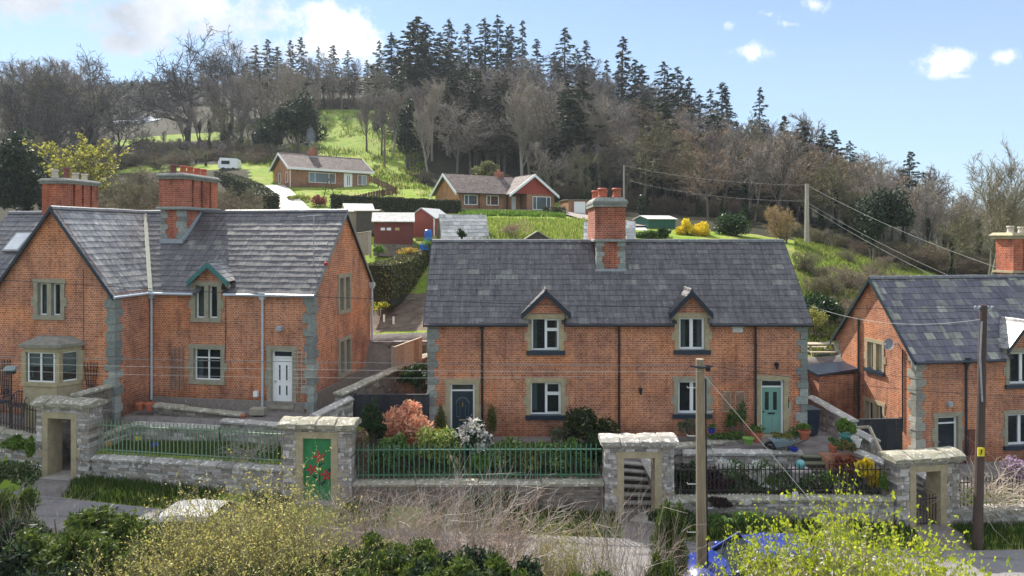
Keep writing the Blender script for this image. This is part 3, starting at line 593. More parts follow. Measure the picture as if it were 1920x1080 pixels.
def door(root,mk,u0,u1,z0,z1,mat,kind,jw=.18,head=.17,stone=None):
    stone=stone or SAND; mb=MB(); bx(mb,mk,u0-jw,u0,-.03,.3,z0,z1);bx(mb,mk,u1,u1+jw,-.03,.3,z0,z1);bx(mb,mk,u0-jw-.05,u1+jw+.05,-.034,.3,z1,z1+head)
    bx(mb,mk,u0-jw-.1,u0-jw,-.024,.05,z0+.75,z0+1.3);bx(mb,mk,u1+jw,u1+jw+.1,-.024,.05,z0+.75,z0+1.3); bx(mb,mk,u0-.1,u1+.1,-.1,.3,z0-.14,z0)
    mb.build('door_surround',stone,root,world=False)
    ft=.07; zt=z1-.32; d0=.12
    L=MB(); bx(L,mk,u0+ft,u1-ft,d0+.01,d0+.05,z0+.03,zt)
    w=(u1-u0-2*ft); a=u0+ft; h=zt-z0
    if kind=='white':
        for i in (0,1):
            for (q0,q1) in ((.18,.42),(.5,.86)): bx(L,mk,a+w*(.14+.4*i),a+w*(.46+.4*i),d0+.0,d0+.02,z0+h*q0,z0+h*q1)
    elif kind=='sage':
        for i in (0,1): bx(L,mk,a+w*(.10+.45*i),a+w*(.45+.45*i),d0,d0+.02,z0+h*.08,z0+h*.36)
        bx(L,mk,a+w*.1,a+w*.9,d0,d0+.02,z0+h*.47,z0+h*.49)
    else:
        for i in (0,1): bx(L,mk,a+w*(.10+.45*i),a+w*(.45+.45*i),d0,d0+.02,z0+h*.08,z0+h*.36)
    D=L.build('door',mat,root,world=False)
    f=MB(); bx(f,mk,u0,u0+ft,d0-.02,d0+.06,z0,z1);bx(f,mk,u1-ft,u1,d0-.02,d0+.06,z0,z1);bx(f,mk,u0+ft,u1-ft,d0-.02,d0+.06,z1-ft,z1);bx(f,mk,u0+ft,u1-ft,d0-.02,d0+.06,zt,zt+.06)
    f.build('frame',WHITE,D,world=False)
    g=MB(); bx(g,mk,u0+ft,u1-ft,d0+.02,d0+.03,zt+.06,z1-ft)
    if kind=='white':
        for i in (0,1):
            for (q0,q1) in ((.2,.40),(.52,.84)): bx(g,mk,a+w*(.26+.4*i),a+w*(.34+.4*i),d0-.008,d0+.01,z0+h*q0,z0+h*q1)
    elif kind=='sage':
        for i in (0,1): bx(g,mk,a+w*(.17+.42*i),a+w*(.36+.42*i),d0-.004,d0+.02,z0+h*.52,z0+h*.9)
    g.build('glazing',DARKGL,D,world=False)
    if kind=='navy':
        gg=MB()
        c=a+w*.5; zc=z0+h*.72; rr=w*.33
        for k in range(10):
            t0=math.pi*k/10; t1=math.pi*(k+1)/10
            p=[(c+rr*math.cos(t0),zc+rr*math.sin(t0)),(c+rr*math.cos(t1),zc+rr*math.sin(t1)),(c+rr*.9*math.cos(t1),zc+rr*.9*math.sin(t1)),(c+rr*.9*math.cos(t0),zc+rr*.9*math.sin(t0))]
            gg.prism(p,d0-.01,d0+.01,mk)
        for k in (1,2,3,4): t0=math.pi*k/5; gg.prism([(c+rr*.45*math.cos(t0)-.006,zc+rr*.45*math.sin(t0)),(c+rr*.45*math.cos(t0)+.006,zc+rr*.45*math.sin(t0)),(c+rr*.9*math.cos(t0)+.006,zc+rr*.9*math.sin(t0)),(c+rr*.9*math.cos(t0)-.006,zc+rr*.9*math.sin(t0))],d0-.008,d0+.01,mk)
        for i in (-1,1): 
            for q in (0,1): bx(gg,mk,c+i*rr*(.38+.5*q)-.006,c+i*rr*(.38+.5*q)+.006,d0-.01,d0+.01,z0+h*.44,z0+h*.70)
            bx(gg,mk,c+i*rr*.38-.0,c+i*rr*.88,d0-.01,d0+.01,z0+h*.435,z0+h*.445)
        gg.build('panel_moulding',pm('grey leading',(.16,.2,.24),rough=.4),D,world=False)
        k=MB(); bx(k,mk,c-.02,c+.02,d0-.04,d0,z0+h*.66,z0+h*.76); k.build('door_knocker',pm('brass',(.7,.5,.25),rough=.3,metal=1),D,world=False)
    lb=MB(); zz=z0+h*(.43 if kind!='navy' else .36)
    if kind!='white': bx(lb,mk,a+w*.33,a+w*.67,d0-.02,d0+.0,zz,zz+.06); lb.build('letterbox',pm('dull brass',(.5,.42,.34),rough=.35,metal=.6) if kind=='navy' else NAVY,D,world=False)
    hb=MB(); s=(.06 if kind=='white' else (.94 if kind=='navy' else .08)); bx(hb,mk,a+w*s-.02,a+w*s+.02,d0-.05,d0,z0+h*.47,z0+h*.50); hb.build('handle',LEAD if kind!='sage' else NAVY,D,world=False)
    return (u0-jw,u1+jw,z0-.1,z1+head-.02)
def quoins(root,corner,sx,sy,z0,z1,mat,face='both',wmax=.42,name='quoins'):
    """alternating blocks round a vertical corner; sx,sy = direction of the two walls from the corner"""
    mb=MB(); z=z0; k=0; cx,cy=corner
    while z<z1-.05:
        h=random.uniform(.24,.38); h=min(h,z1-z); a=wmax*random.uniform(.85,1.1) if k%2 else wmax*random.uniform(.5,.68); b=wmax*random.uniform(.5,.7) if k%2 else wmax*random.uniform(.85,1.1)
        o=.035+random.uniform(-.01,.014); x0,x1=sorted((cx-sx*o,cx+sx*a)); y0,y1=sorted((cy-sy*o,cy+sy*b)); mb.box(x0,x1,y0,y1,z+.006,z+h-.006,j=.012); z+=h; k+=1
    return mb.build(name,mat,root,world=False)
def rail_pipe(root,x,y,z0,z1,mat,hopper=True,name='downpipe',r=.045):
    mb=MB(); mb.tube([(x,y,z0),(x,y,z1-.2),(x,y,z1)],[r,r,r],8)
    for z in (z0+.5,(z0+z1)/2,z1-.9): mb.tube([(x,y,z),(x,y,z+.06)],r*1.35,8)
    if hopper: mb.box(x-.13,x+.13,y-.09,y+.09,z1-.17,z1+.02); mb.box(x-.09,x+.09,y-.07,y+.07,z1-.26,z1-.17)
    return mb.build(name,mat,root,world=False)
def ridge(mb,p,q,w=.13,h=.08,seg=.45):
    p=Vector(p);q=Vector(q); L=(q-p).length; d=(q-p)/L; s=Vector((-d.y,d.x,0)); n=int(L/seg)
    for i in range(n):
        a=p+d*(L*i/n+.005); b=p+d*(L*(i+1)/n-.005); z=random.uniform(0,.012); vs=[]
        for c in (a,b):
            for k,hh in ((-1,-.10),(-.45,.0),(0,.035),(.45,.0),(1,-.10)): vs.append((c.x+s.x*w*k,c.y+s.y*w*k,c.z+hh+z+.03))
        mb.add(vs,[(i2,i2+1,i2+6,i2+5) for i2 in range(4)]+[(4,3,2,1,0),(5,6,7,8,9)])
def barge(mb,p,q,out,w=.16,t=.035):
    """sloping board under a roof edge; out = direction it faces"""
    p=Vector(p);q=Vector(q);o=Vector(out); vs=[]
    for c in (p,q):
        for a,b in ((0,0),(1,0),(1,1),(0,1)): vs.append(c+o*t*a-Vector((0,0,1))*w*b)
    mb.add(vs,[(0,3,2,1),(4,5,6,7),(0,1,5,4),(1,2,6,5),(2,3,7,6),(3,0,4,7)])
def dormer(root,xc,z_ap,x0,x1,zb,roof_z,roof_y,pitch,boardmat,slatemat,brick,eavez,ywall=0):
    """wall dormer: brick gable over the eaves with its own little slate roof. x0,x1 board ends, zb their height"""
    yf=ywall-.22; D=MB(); 
    def mainy(z): return (z-eavez)/math.tan(pitch)-.2
    hw=(x1-x0)/2; sl=(z_ap-zb)/hw
    # gable brick triangle + cheeks
    g=hw-.16; D.add([(xc-g,ywall-.012,zb-.02),(xc+g,ywall-.012,zb-.02),(xc+.0,ywall-.012,z_ap-.12)],[(0,1,2)])
    for s in (-1,1):
        xx=xc+s*(g-.03); D.add([(xx,ywall-.01,eavez-.05),(xx,ywall-.01,zb+.05),(xx,mainy(zb)+.3,zb+.05),(xx,mainy(eavez)+.3,eavez-.05)],[(0,1,2,3)])
    part=D.build('dormer',brick,root,world=False)
    S=MB(); yb=mainy(z_ap)+.25
    for s in (-1,1):
        U=(0,1,0); Sv=(-s*hw,0,z_ap-zb); O=(xc+s*hw,yf,zb); L=math.hypot(hw,z_ap-zb)
        slates(S,O,U,Sv,yb-yf,L,w=.34,e=.24,clip=lambda c: c.y<mainy(c.z)+.12)
    ridge(S,(xc,yf,z_ap),(xc,yb-.1,z_ap),w=.08,seg=.3)
    S.build('dormer_roof',slatemat,part,world=False)
    T=MB()
    for s in (-1,1): sheet(T,(xc+s*hw,yf,zb),(0,1,0),(-s*hw,0,z_ap-zb),(mainy(zb)-yf),math.hypot(hw,z_ap-zb),-.02)
    for s in (-1,1): B=MB(); barge(B,(xc+s*hw,yf-.005,zb),(xc,yf-.005,z_ap),(0,-1,0),w=.13,t=.04); barge(B,(xc+s*hw,yf+.02,zb-.02),(xc,yf+.02,z_ap-.02),(0,-1,0),w=.2,t=.06); B.build('bargeboard',boardmat,part,world=False)
    for s in (-1,1): C=MB(); xx=xc+s*(g+.02); C.beam((xx,yf+.1,zb-.10),(xx+s*.02,ywall+.05,zb-.24),.1,.16); C.build('corbel',SANDG,part,world=False)
    return part
def pots(root,lst,mat,prof=None,name='chimney_pot'):
    for (x,y,z,h,r,m_) in lst:
        mb=MB(); mb.lathe([(r*1.1,0),(r*1.15,.05),(r,.09),(r*.92,h*.72),(r*.94,h*.78),(r*1.2,h*.8),(r*1.2,h*.92),(r*1.0,h),(r*.8,h),(r*.75,h*.85)],(x,y,z),14); mb.build(name,m_ or mat,root,world=False)
# ------------------------------------------------------------ the middle pair of cottages
def middle_house():
    h=HS(((803-960)/48.0,26.67,CZ-7.95),0); t=thing('brick_cottage','wide red brick cottage pair with mottled slate roof, one navy and one sage green door','house',tuple(h.O),0)
    P=h.P; Lx=P(1512,700)[0]; pitch=math.atan2(3.23,2.85); ov=.17
    ze=P(0,607,-ov)[1]; depth=5.3; zr=ze+math.tan(pitch)*(depth/2+ov); wt=ze+ov*math.tan(pitch)-.03
    holes=[]
    def win(a,b,c,d,**k): x0,z1=P(a,b); x1,z0=P(c,d); hl=window(t,FR(),x0,x1,z0,z1,**k); holes.append(hl)
    win(997,597,1049,657,style='L',sill=DSLATE,curtain=[(0,.2,0,1,CURT),(.85,1,0,1,CURT)]); win(1273,595,1322,656,style='2',sill=DSLATE,curtain=[(0,.3,0,1,CURT),(.75,1,0,1,CURT)]); win(995,717,1052,778,style='L',sill=DSLATE,stone=SAND,curtain=[(0,.22,.1,1,CURT)]); win(1271,714,1325,776,style='2',sill=DSLATE,stone=SANDG,curtain=[(0,.12,0,1,CURT),(.6,1,.75,1,BLIND)])
    x0,z1=P(844,719); x1,_=P(890,719); holes.append(door(t,FR(),x0,x1,.0,z1,pm('navy door',(.012,.03,.05),(.015,.035,.055),rough=.35),'navy'))
    x0,z1=P(1427,712); x1,_=P(1470,712); holes.append(door(t,FR(),x0,x1,.12,z1,SAGE,'sage'))
    ap=[P(1024,560)[0],P(1297,560)[0]]
    # holes above the eaves are handled by the dormers, so the wall rises locally
    W=MB(); H2=[(a,b,c,min(d,wt)) for a,b,c,d in holes]
    gable_sheet(W,FR(),0,Lx,-.5,lambda u:wt,[],H2)
    for x in (0,Lx):
        mk=SL(0) if x==0 else SR(Lx); gable_sheet(W,mk,0,depth,-.5,lambda u:wt+(min(u,depth-u))*math.tan(pitch),[depth/2],[])
    gable_sheet(W,lambda u,d,z:(u,depth,z),0,Lx,-.5,lambda u:wt,[],[])
    W.build('wall',BRICK,t,world=False)
    for k,xc in enumerate(ap):
        a,zt=P((988,1263)[k],588); b,_=P((1060,1334)[k],588); 
        
        for q0,q1 in ((a+.02,a+.19),(b-.19,b-.02)): g=MB(); g.box(q0,q1,.0,.3,wt-.25,zt); g.build('dormer_jamb',SAND,t,world=False)
        l,zb=P((978,1257)[k],588,-.2); r_,_=P((1070,1337)[k],588,-.2); _,za=P(0,544,-.2)
        dormer(t,(l+r_)/2,za,l,r_,zb,zr,0,pitch,NAVY,SLATE,BRICK,ze)
    S=MB(); sl=(depth/2+ov)/math.cos(pitch); vx=.16
    def clip(c): 
        for xc in ap:
            if abs(c.x-xc)<.66 and c.z<ze+.55 : return False
        return True
    slates(S,(-vx,-ov,ze),(1,0,0),(0,math.cos(pitch),math.sin(pitch)),Lx+2*vx,sl,clip=clip)
    slates(S,(-vx,depth+ov,ze),(1,0,0),(0,-math.cos(pitch),math.sin(pitch)),Lx+2*vx,sl)
    rf=S.build('roof',SLATE,t,world=False)
    Q=MB()
    for (xa,xb,z0_) in ((-vx+.01,ap[0]-.6,0),(ap[0]+.6,ap[1]-.6,0),(ap[1]+.6,Lx+vx-.01,0)): sheet(Q,(xa,-ov+.01,ze),(1,0,0),(0,math.cos(pitch),math.sin(pitch)),xb-xa,sl)
    for xc in ap: 
        k=.75; sheet(Q,(xc-.6,-ov+k*math.cos(pitch),ze+k*math.sin(pitch)),(1,0,0),(0,math.cos(pitch),math.sin(pitch)),1.2,sl-k)
    sheet(Q,(-vx+.01,depth+ov-.01,ze),(1,0,0),(0,-math.cos(pitch),math.sin(pitch)),Lx+2*vx-.02,sl)
    Q.build('underlay',SHEET,rf,world=False)
    rg=MB(); ridge(rg,(-vx,depth/2,zr),(Lx+vx,depth/2,zr)); rg.build('ridge_tiles',pm('ridge slate',(.09,.09,.11),(.14,.15,.15),scale=4,rough=.5,spots=(12,.62,(.3,.3,.27))),rf,world=False)
    for x in (-vx,Lx+vx):
        s=-1 if x<0 else 1
        for yy in (-ov,depth+ov): B=MB(); barge(B,(x,yy,ze-.0),(x,depth/2,zr),(s,0,0),w=.14,t=.03); B.build('bargeboard',NAVY,t,world=False)
    G=MB(); 
    for a,b in ((-vx,ap[0]-.72),(ap[0]+.72,ap[1]-.72),(ap[1]+.72,Lx+vx)): G.tube([(a,-ov-.03,ze-.06),(b,-ov-.03,ze-.06)],.055,8)
    G.build('gutter',BLACK,t,world=False)
    for px in (904,1161,1417): rail_pipe(t,P(px,700,-.07)[0],-.07,.0,wt-.12,BLACK,hopper=px<1000)
    quoins(t,(0,0),1,1,-.2,wt-.05,QUOIN); quoins(t,(Lx,0),-1,1,-.2,wt-.05,QUOIN)
    pl=MB(); bx(pl,FR(),.3,Lx-.3,-.05,.02,-.5,.06); pl.build('plinth',RUBBLED,t,world=False)
    # chimney
    C=MB(); cx0,_=P(1118,480,1.62); cx1,_=P(1172.5,480,1.62); ym=depth/2; zc0=P(0,508,1.62)[1]-.3; zs=P(0,452,1.62)[1]; zt=P(0,388,1.62)[1]
    y0=1.62; y1=2*ym-1.62+.5
    C.box(cx0+.03,cx1-.03,y0,y1,zc0,zs); C.box(cx0-.06,cx1,y0-.06,y1,zs+.07,zt); ch=C.build('chimney',BRICKC,t,world=False)
    for xx,s in ((cx0+.03,1),(cx1-.03,-1)):
        q=MB(); z=zc0+.15; k=0
        while z<zs-.1: hh=random.uniform(.2,.3); w_=.3 if k%2 else .2; a,b=sorted((xx-s*.03,xx+s*w_)); q.box(a,b,y0-.03,y0+(.2 if k%2 else .32),z,min(z+hh,zs)-.01,j=.01); z+=hh; k+=1
        q.build('quoins',QUOIN,ch,world=False)
    b=MB(); b.box(cx0-.12,cx1+.04,y0-.12,y1+.04,zs-.02,zs+.075,ch=.03); b.build('string_course',QUOIN,ch,world=False); b=MB(); b.box(cx0-.14,cx1+.04,y0-.12,y1+.04,zt,zt+.14); b.box(cx0-.16,cx1+.10,y0-.15,y1+.1,zt+.14,zt+.22); b.box(cx0-.14,cx1+.08,y0-.13,y1+.08,zt+.22,zt+.40,ch=.15); b.build('cap',pm('chimney cap stone',(.30,.30,.27),(.18,.19,.17),scale=5,rough=.9,bmp=.4),ch,world=False)
    z=zt+.40; xm=(cx0+cx1)/2-.04; pots(ch,[(xm-.27,y0+.32,z,.4,.17,None),(xm+.33,y0+.32,z,.4,.17,None),(xm-.33,y1-.4,z,.42,.15,None),(xm+.05,y1-.4,z,.42,.14,None)],POTR)
    fl=MB(); fl.beam((cx0-.04,y0-.06,zc0+.27),(cx1+.04,y0-.06,zc0+.27),.06,.22); fl.build('flashing',LEAD,ch,world=False)
    sp=MB(); x0,z0=P(1373,623); x1,z1=P(1392,614); bx(sp,FR(),x0,x1,-.06,.01,z0,z1); bx(sp,FR(),x0-.05,x1+.05,-.08,.01,z1,z1+.07); sp.build('name_plaque',pm('plaque stone',(.62,.62,.6),(.5,.5,.48),scale=8),t,world=False)
    for (a,b_,m_) in ((1200,731,'k'),(1454,684,'k')):
        x,z=P(a,b_); l=MB(); l.box(x-.04,x+.04,-.04,.01,z-.02,z+.10); l.beam((x,-.02,z+.08),(x,-.16,z+.12),.025); l.lathe([(.03,.12),(.09,.08),(.075,.06),(.05,-.12),(.02,-.15)],(x,-.16,z),8); l.build('wall_lamp',BLACK,t,world=False)
    mb=MB(); x,z=P(1454,686); mb.beam((P(1478,700)[0],-.02,P(0,765)[1]),(P(1478,700)[0],-.02,P(0,745)[1]),.03); mb.build('hook',BLACK,t,world=False)
    return h,t
MID,MIDT=middle_house()
# ------------------------------------------------------------ the left house with its cross wing
def left_house():
    h=HS((-7.77,26.67,CZ-6.98),-9); t=thing('brick_cottage','red brick cottage with projecting gabled wing, stone bay window and white front door','house',tuple(h.O),h.a)
    P=h.P; S_=h.S; depth=6.2; zr=1.05+6.98; ze=-2.33+6.98; pitch=math.atan2(zr-ze,depth/2+.15); tp=math.tan(pitch); ov=.15; wt=ze+ov*tp-.03
    xin=P(278,650)[0]; yw=-2.0; wr=P(215,600,yw)[0]; xin=wr; wl=wr-5.25; wc=(wr+wl)/2; far=wl-4.5
    wp=math.atan2(zr-ze,(wr-wl)/2+.05)
    holes=[]; wh=[]; gh=[]
    def win(a,b,c,d,**k): x0,z1=P(a,b); x1,z0=P(c,d); holes.append(window(t,FR(),x0,x1,z0,z1,**k))
    win(366,535,408,597,style='mullion',stone=SANDG,curtain=[(.0,.25,0,1,CURT),(.8,1,0,1,CURT)]); win(363,653,414,714,style='T',stone=SANDG,curtain=[(.05,.22,0,.7,CURT),(.3,.45,.3,.7,RED)])
    x0,z1=P(509,656); x1,z0=P(548,760); holes.append(door(t,FR(),x0,x1,z0,z1,WHITE,'white',stone=SANDG))
    x0,z1=P(71,531,yw); x1,z0=P(114,592,yw); wh.append(window(t,FR(yw),x0,x1,z0,z1,style='mullion',stone=SANDG,curtain=[(.72,.98,.45,1,BLIND),(.02,.4,.0,1,CURT)]))
    # gable end windows
    for (a,b,c,d) in ((636,522,655,578),(637,642,656,694)):
        y0,z1=S_(a,b); y1,z0=S_(c,d); y0,y1=sorted((y0,y1)); z1=S_(a,b)[1]; gh.append(window(t,SR(0),y0,y1,z0,z1,style='mullion',jw=.15,stone=SANDG,depth=.16))
    W=MB(); H2=[(a,b,c,min(d,wt)) for a,b,c,d in holes]
    gable_sheet(W,FR(),wr,0,-.3,lambda u:wt,[],H2)
    gtop=lambda u:wt+min(u,depth-u)*tp
    gable_sheet(W,SR(0),0,depth,-.3,gtop,[depth/2],gh)
    gable_sheet(W,FR(yw),wl,wr,-.6,lambda u:wt+(min(u-wl,wr-u))*math.tan(wp),[wc],wh)
    gable_sheet(W,SR(wr),yw,0,-.6,lambda u:wt,[],[]); gable_sheet(W,SL(wl),yw,0,-.6,lambda u:wt,[],[])
    gable_sheet(W,FR(),far,wl,-.6,lambda u:wt,[],[]); gable_sheet(W,lambda u,d,z:(u,depth,z),far,0,-.6,lambda u:wt,[],[]); gable_sheet(W,SL(far),0,depth,-.6,gtop,[depth/2],[])
    W.build('wall',BRICK,t,world=False)
    # string course on the gable
    # dormer
    l,zb=P(351,527,-.2); r_,_=P(428,527,-.2); _,za=P(0,489,-.2); xc=(l+r_)/2
    a,zt=P(357,530); b,_=P(415,530); 
    for q0,q1 in ((a+.02,a+.19),(b-.19,b-.02)): g=MB(); g.box(q0,q1,.0,.3,wt-.25,zt); g.build('dormer_jamb',SANDG,t,world=False)
    dormer(t,xc,za,l,r_,zb,zr,0,pitch,TEAL,SLATEL,BRICK,ze)
    S=MB(); sl=(depth/2+ov)/math.cos(pitch); vx=.12; cu=(0,math.cos(pitch),math.sin(pitch))
    def clip(c): return not (abs(c.x-xc)<.6 and c.z<ze+.5)
    slates(S,(wl+.3,-ov,ze),(1,0,0),cu,vx-wl-.3,sl,w=.40,e=.29,clip=clip); slates(S,(far,-ov,ze),(1,0,0),cu,wl+.3-far,sl,w=.4,e=.29)
    slates(S,(far,depth+ov,ze),(1,0,0),(0,-math.cos(pitch),math.sin(pitch)),vx-far,sl,w=.6,e=.45)
    rf=S.build('roof',SLATE,t,world=False)
    wv=.14; wlen=depth/2-yw+wv; hw=(wr-wl)/2; ws=math.hypot(hw+.05,zr-ze); S2=MB()
    def mainz(y): return ze+(y+ov)*tp
    for s in (-1,1):
        slates(S2,(wc+s*(hw+.05),yw-wv,ze),(0,1,0),(-s*(hw+.05),0,zr-ze),wlen,ws,w=.42,e=.29,clip=lambda c:c.z>mainz(c.y)-.05 or c.y<0)
    S2.build('wing_roof',SLATEL,t,world=False)
    Q=MB(); sheet(Q,(xc+.55,-ov+.01,ze),(1,0,0),cu,vx-xc-.55-.01,sl); sheet(Q,(far,-ov+.01,ze),(1,0,0),cu,xc-.55-far,sl); sheet(Q,(xc-.55,-ov+.75*math.cos(pitch),ze+.75*math.sin(pitch)),(1,0,0),cu,1.1,sl-.75); sheet(Q,(far,depth+ov-.01,ze),(1,0,0),(0,-math.cos(pitch),math.sin(pitch)),vx-far-.01,sl)
    for s in (-1,1): sheet(Q,(wc+s*(hw+.05),yw-wv+.01,ze),(0,1,0),(-s*(hw+.05),0,zr-ze),wlen,ws)
    Q.build('underlay',SHEET,rf,world=False)
    rg=MB(); ridge(rg,(far,depth/2,zr),(vx,depth/2,zr)); ridge(rg,(wc,yw-wv,zr),(wc,depth/2,zr)); rg.build('ridge_tiles',pm('ridge slate',(.1,.1,.1)),rf,world=False)
    v=MB(); v.beam((wr+.1,-ov,ze+.05),(wc,depth/2,zr+.04),.16,.05); v.build('valley_flashing',pm('valley lead',(.5,.5,.42),(.35,.36,.26),scale=5,rough=.7),rf,world=False)
    for yy in (-ov,depth+ov): B=MB(); barge(B,(vx,yy,ze),(vx,depth/2,zr),(1,0,0),w=.15,t=.03); B.build('bargeboard',pm('grey paint',(.22,.23,.24),(.14,.15,.16),rough=.5),t,world=False)
    for s in (-1,1): B=MB(); barge(B,(wc+s*(hw+.05),yw-wv,ze+.01),(wc,yw-wv,zr+.01),(0,-1,0),w=.17,t=.035); B.build('bargeboard',NAVY,t,world=False)
    G=MB(); G.tube([(wr+.1,-ov-.03,ze-.05),(xc-.68,-ov-.03,ze-.05)],.055,8); G.tube([(xc+.68,-ov-.03,ze-.05),(vx,-ov-.03,ze-.05)],.055,8); G.tube([(wr+.08,yw-wv,ze-.04),(wr+.08,-ov,ze-.04)],.05,8); G.build('gutter',PIPEW,t,world=False)
    rail_pipe(t,wr+.1,-.08,.3,wt-.1,PIPEW); rail_pipe(t,P(492,650,-.08)[0],-.08,.1,wt-.1,PIPEW); rail_pipe(t,.12,depth-.1,.6,wt-.1,PIPEW,r=.055)
    for px in (423,156):
        y=-.03 if px==423 else yw-.03; x,z1=P(px,560,y); mb=MB(); mb.tube([(x,y,wt-.2 if px==423 else wt+.9),(x,y,1.9 if px==423 else 1.6)],.012,4); mb.build('cable',BLACK,t,world=False)
    quoins(t,(0,0),-1,1,-.2,wt-.05,QUOIN); quoins(t,(wr,yw),-1,1,-.4,wt-.05,QUOIN)
    pl=MB(); bx(pl,FR(),wr+.1,-.35,-.06,.02,-.5,.42); bx(pl,SR(0),.3,depth,-.05,.02,-.5,.75); pl.build('plinth',RUBBLED,t,world=False)
    # bay window
    y0=yw; x0,zt=P(48,661,yw-.75); x1,zb=P(102,718,yw-.75); bw=.5; zt+=.02
    bb=MB(); poly=[(x0-bw,y0+.02),(x0-.1,y0-.75),(x1+.1,y0-.75),(x1+bw,y0+.02)]
    def pr(mb,pl,za,zb_): n=len(pl); mb.add([(a,b,za) for a,b in pl]+[(a,b,zb_) for a,b in pl],[tuple(range(n-1,-1,-1)),tuple(range(n,2*n))]+[(i,(i+1)%n,n+(i+1)%n,n+i) for i in range(n)])
    pr(bb,poly,-.6,zb-.14); pr(bb,[(a+(a-(x0+x1)/2)*.05,b-(.05 if b<y0 else 0)) for a,b in poly],zb-.14,zb)
    pr(bb,[(a+(a-(x0+x1)/2)*.01,b-(.01 if b<y0 else 0)) for a,b in poly],zt,zt+.18)
    for (a,b) in ((x0-.1,y0-.75),(x1+.1,y0-.75)): bb.box(a-.09,a+.09,b+.01,b+.19,zb,zt)
    for (a,b) in ((x0-bw,y0),(x1+bw,y0)): bb.box(a-.12,a+.12,b-.12,b+.02,zb,zt)
    BW=bb.build('bay_window',SAND,t,world=False)
    rr=MB(); o=[(a+(a-(x0+x1)/2)*.12,b-(.12 if b<y0 else 0)) for a,b in poly]; i_=[(a-(a-(x0+x1)/2)*.35,b+(.35 if b<y0 else 0)) for a,b in poly]
    rr.add([(a,b,zt+.18) for a,b in o]+[(a,b,zt+.30) for a,b in o]+[(a,b,zt+.52) for a,b in i_],[(0,1,5,4),(1,2,6,5),(2,3,7,6),(4,5,9,8),(5,6,10,9),(6,7,11,10),(8,9,10,11)]); rr.build('bay_roof',pm('stone slab roof',(.3,.28,.23),(.17,.17,.14),scale=6,rough=.95,bmp=.6),BW,world=False)
    fr=MB(); gl=MB(); bl=MB()
    def pane(p,q,two):
        p=Vector((p[0],p[1],0));q=Vector((q[0],q[1],0)); d=(q-p); L=d.length; d/=L; n=Vector((d.y,-d.x,0)); mk=lambda u,dd,z:(p.x+d.x*u-n.x*dd,p.y+d.y*u-n.y*dd,z); tt=.05
        bx(fr,mk,.1,L-.1,0,.05,zb,zb+tt);bx(fr,mk,.1,L-.1,0,.05,zt-tt,zt);bx(fr,mk,.1,.1+tt,0,.05,zb+tt,zt-tt);bx(fr,mk,L-.1-tt,L-.1,0,.05,zb+tt,zt-tt)
        if two: bx(fr,mk,L/2-.03,L/2+.03,-.01,.05,zb+tt,zt-tt)
        bx(gl,mk,.12,L-.12,.02,.028,zb+.03,zt-.03); bx(bl,mk,.12,L-.12,.08,.09,zb+(zt-zb)*(.5 if two else .3),zt)
    ins=[(a-(a-(x0+x1)/2)*.06,b+(.06 if b<y0 else 0)) for a,b in poly]
    pane(ins[1],ins[2],True); pane(ins[2],ins[3],False); pane(ins[0],ins[1],False)
    fr.build('frame',WHITE,BW,world=False); gl.build('pane',GLASS,BW,world=False); bl.build('blind',BLIND,BW,world=False)
    # chimneys: a lower stack with quoins, then four joined flues running back over the ridge
    def chimney(cx0,cx1,y0,yl,yb,z0,zs,zt,potl):
        C=MB(); C.box(cx0,cx1,y0,yl,z0,zs); 
        n=4; L=(yb-(y0-.12)); 
        C.box(cx0-.02,cx1+.0,y0-.06,yb-.06,zs+.12,zt)
        for k in range(n):
            a=y0-.12+L*k/n+.07; C.box(cx0-.10,cx1+.10,a,a+L/n-.14,zs+.12,zt)
        ch=C.build('chimney',pm('x',(0,0,0)) if False else BRICKL,t,world=False)
        for xx,s in ((cx0,1),(cx1,-1)):
            q=MB(); z=max(z0,zs-1.5); k=0
            while z<zs-.1: hh=random.uniform(.2,.3); w_=.3 if k%2 else .2; a,b=sorted((xx-s*.03,xx+s*w_)); q.box(a,b,y0-.03,y0+(.2 if k%2 else .32),z,min(z+hh,zs)-.01,j=.01); z+=hh; k+=1
            q.build('quoins',QUOIN,ch,world=False)
        b=MB(); b.box(cx0-.16,cx1+.16,y0-.18,yb+.06,zs,zs+.12,ch=.04); b.build('string_course',QUOIN,ch,world=False); b=MB(); b.box(cx0-.14,cx1+.14,y0-.16,yb+.04,zt,zt+.1); b.box(cx0-.19,cx1+.19,y0-.21,yb+.09,zt+.1,zt+.17); b.box(cx0-.16,cx1+.16,y0-.18,yb+.06,zt+.17,zt+.26,ch=.08); b.build('cap',pm('chimney cap stone',(.3,.3,.27)),ch,world=False)
        pots(ch,[(cx0+.2+(cx1-cx0)*fx*.6,y0+(yb-y0)*fy,zt+.28,hh,.13,mm) for fx,fy,hh,mm in potl],POTR)
        return ch
    ych=1.75; a,z0=P(303,452,ych); b,_=P(343,452,ych); zs=P(0,395,ych)[1]; zt=P(0,339,ych)[1]
    ch=chimney(a,b,ych,depth/2+.15,ych+2.5,z0-.35,zs,zt-.03,[(.3,.1,.36,POTRD),(.5,.3,.38,POTR),(.5,.5,.38,POTR),(.5,.7,.36,POTR),(.5,.9,.36,POTR)])
    fl=MB(); fl.beam((a-.04,ych-.05,z0),(b+.04,ych-.05,z0),.06,.2); fl.beam((b+.04,ych-.05,z0+.05),(b+.04,depth/2,zr+.05),.06,.16); fl.build('flashing',LEAD,ch,world=False)
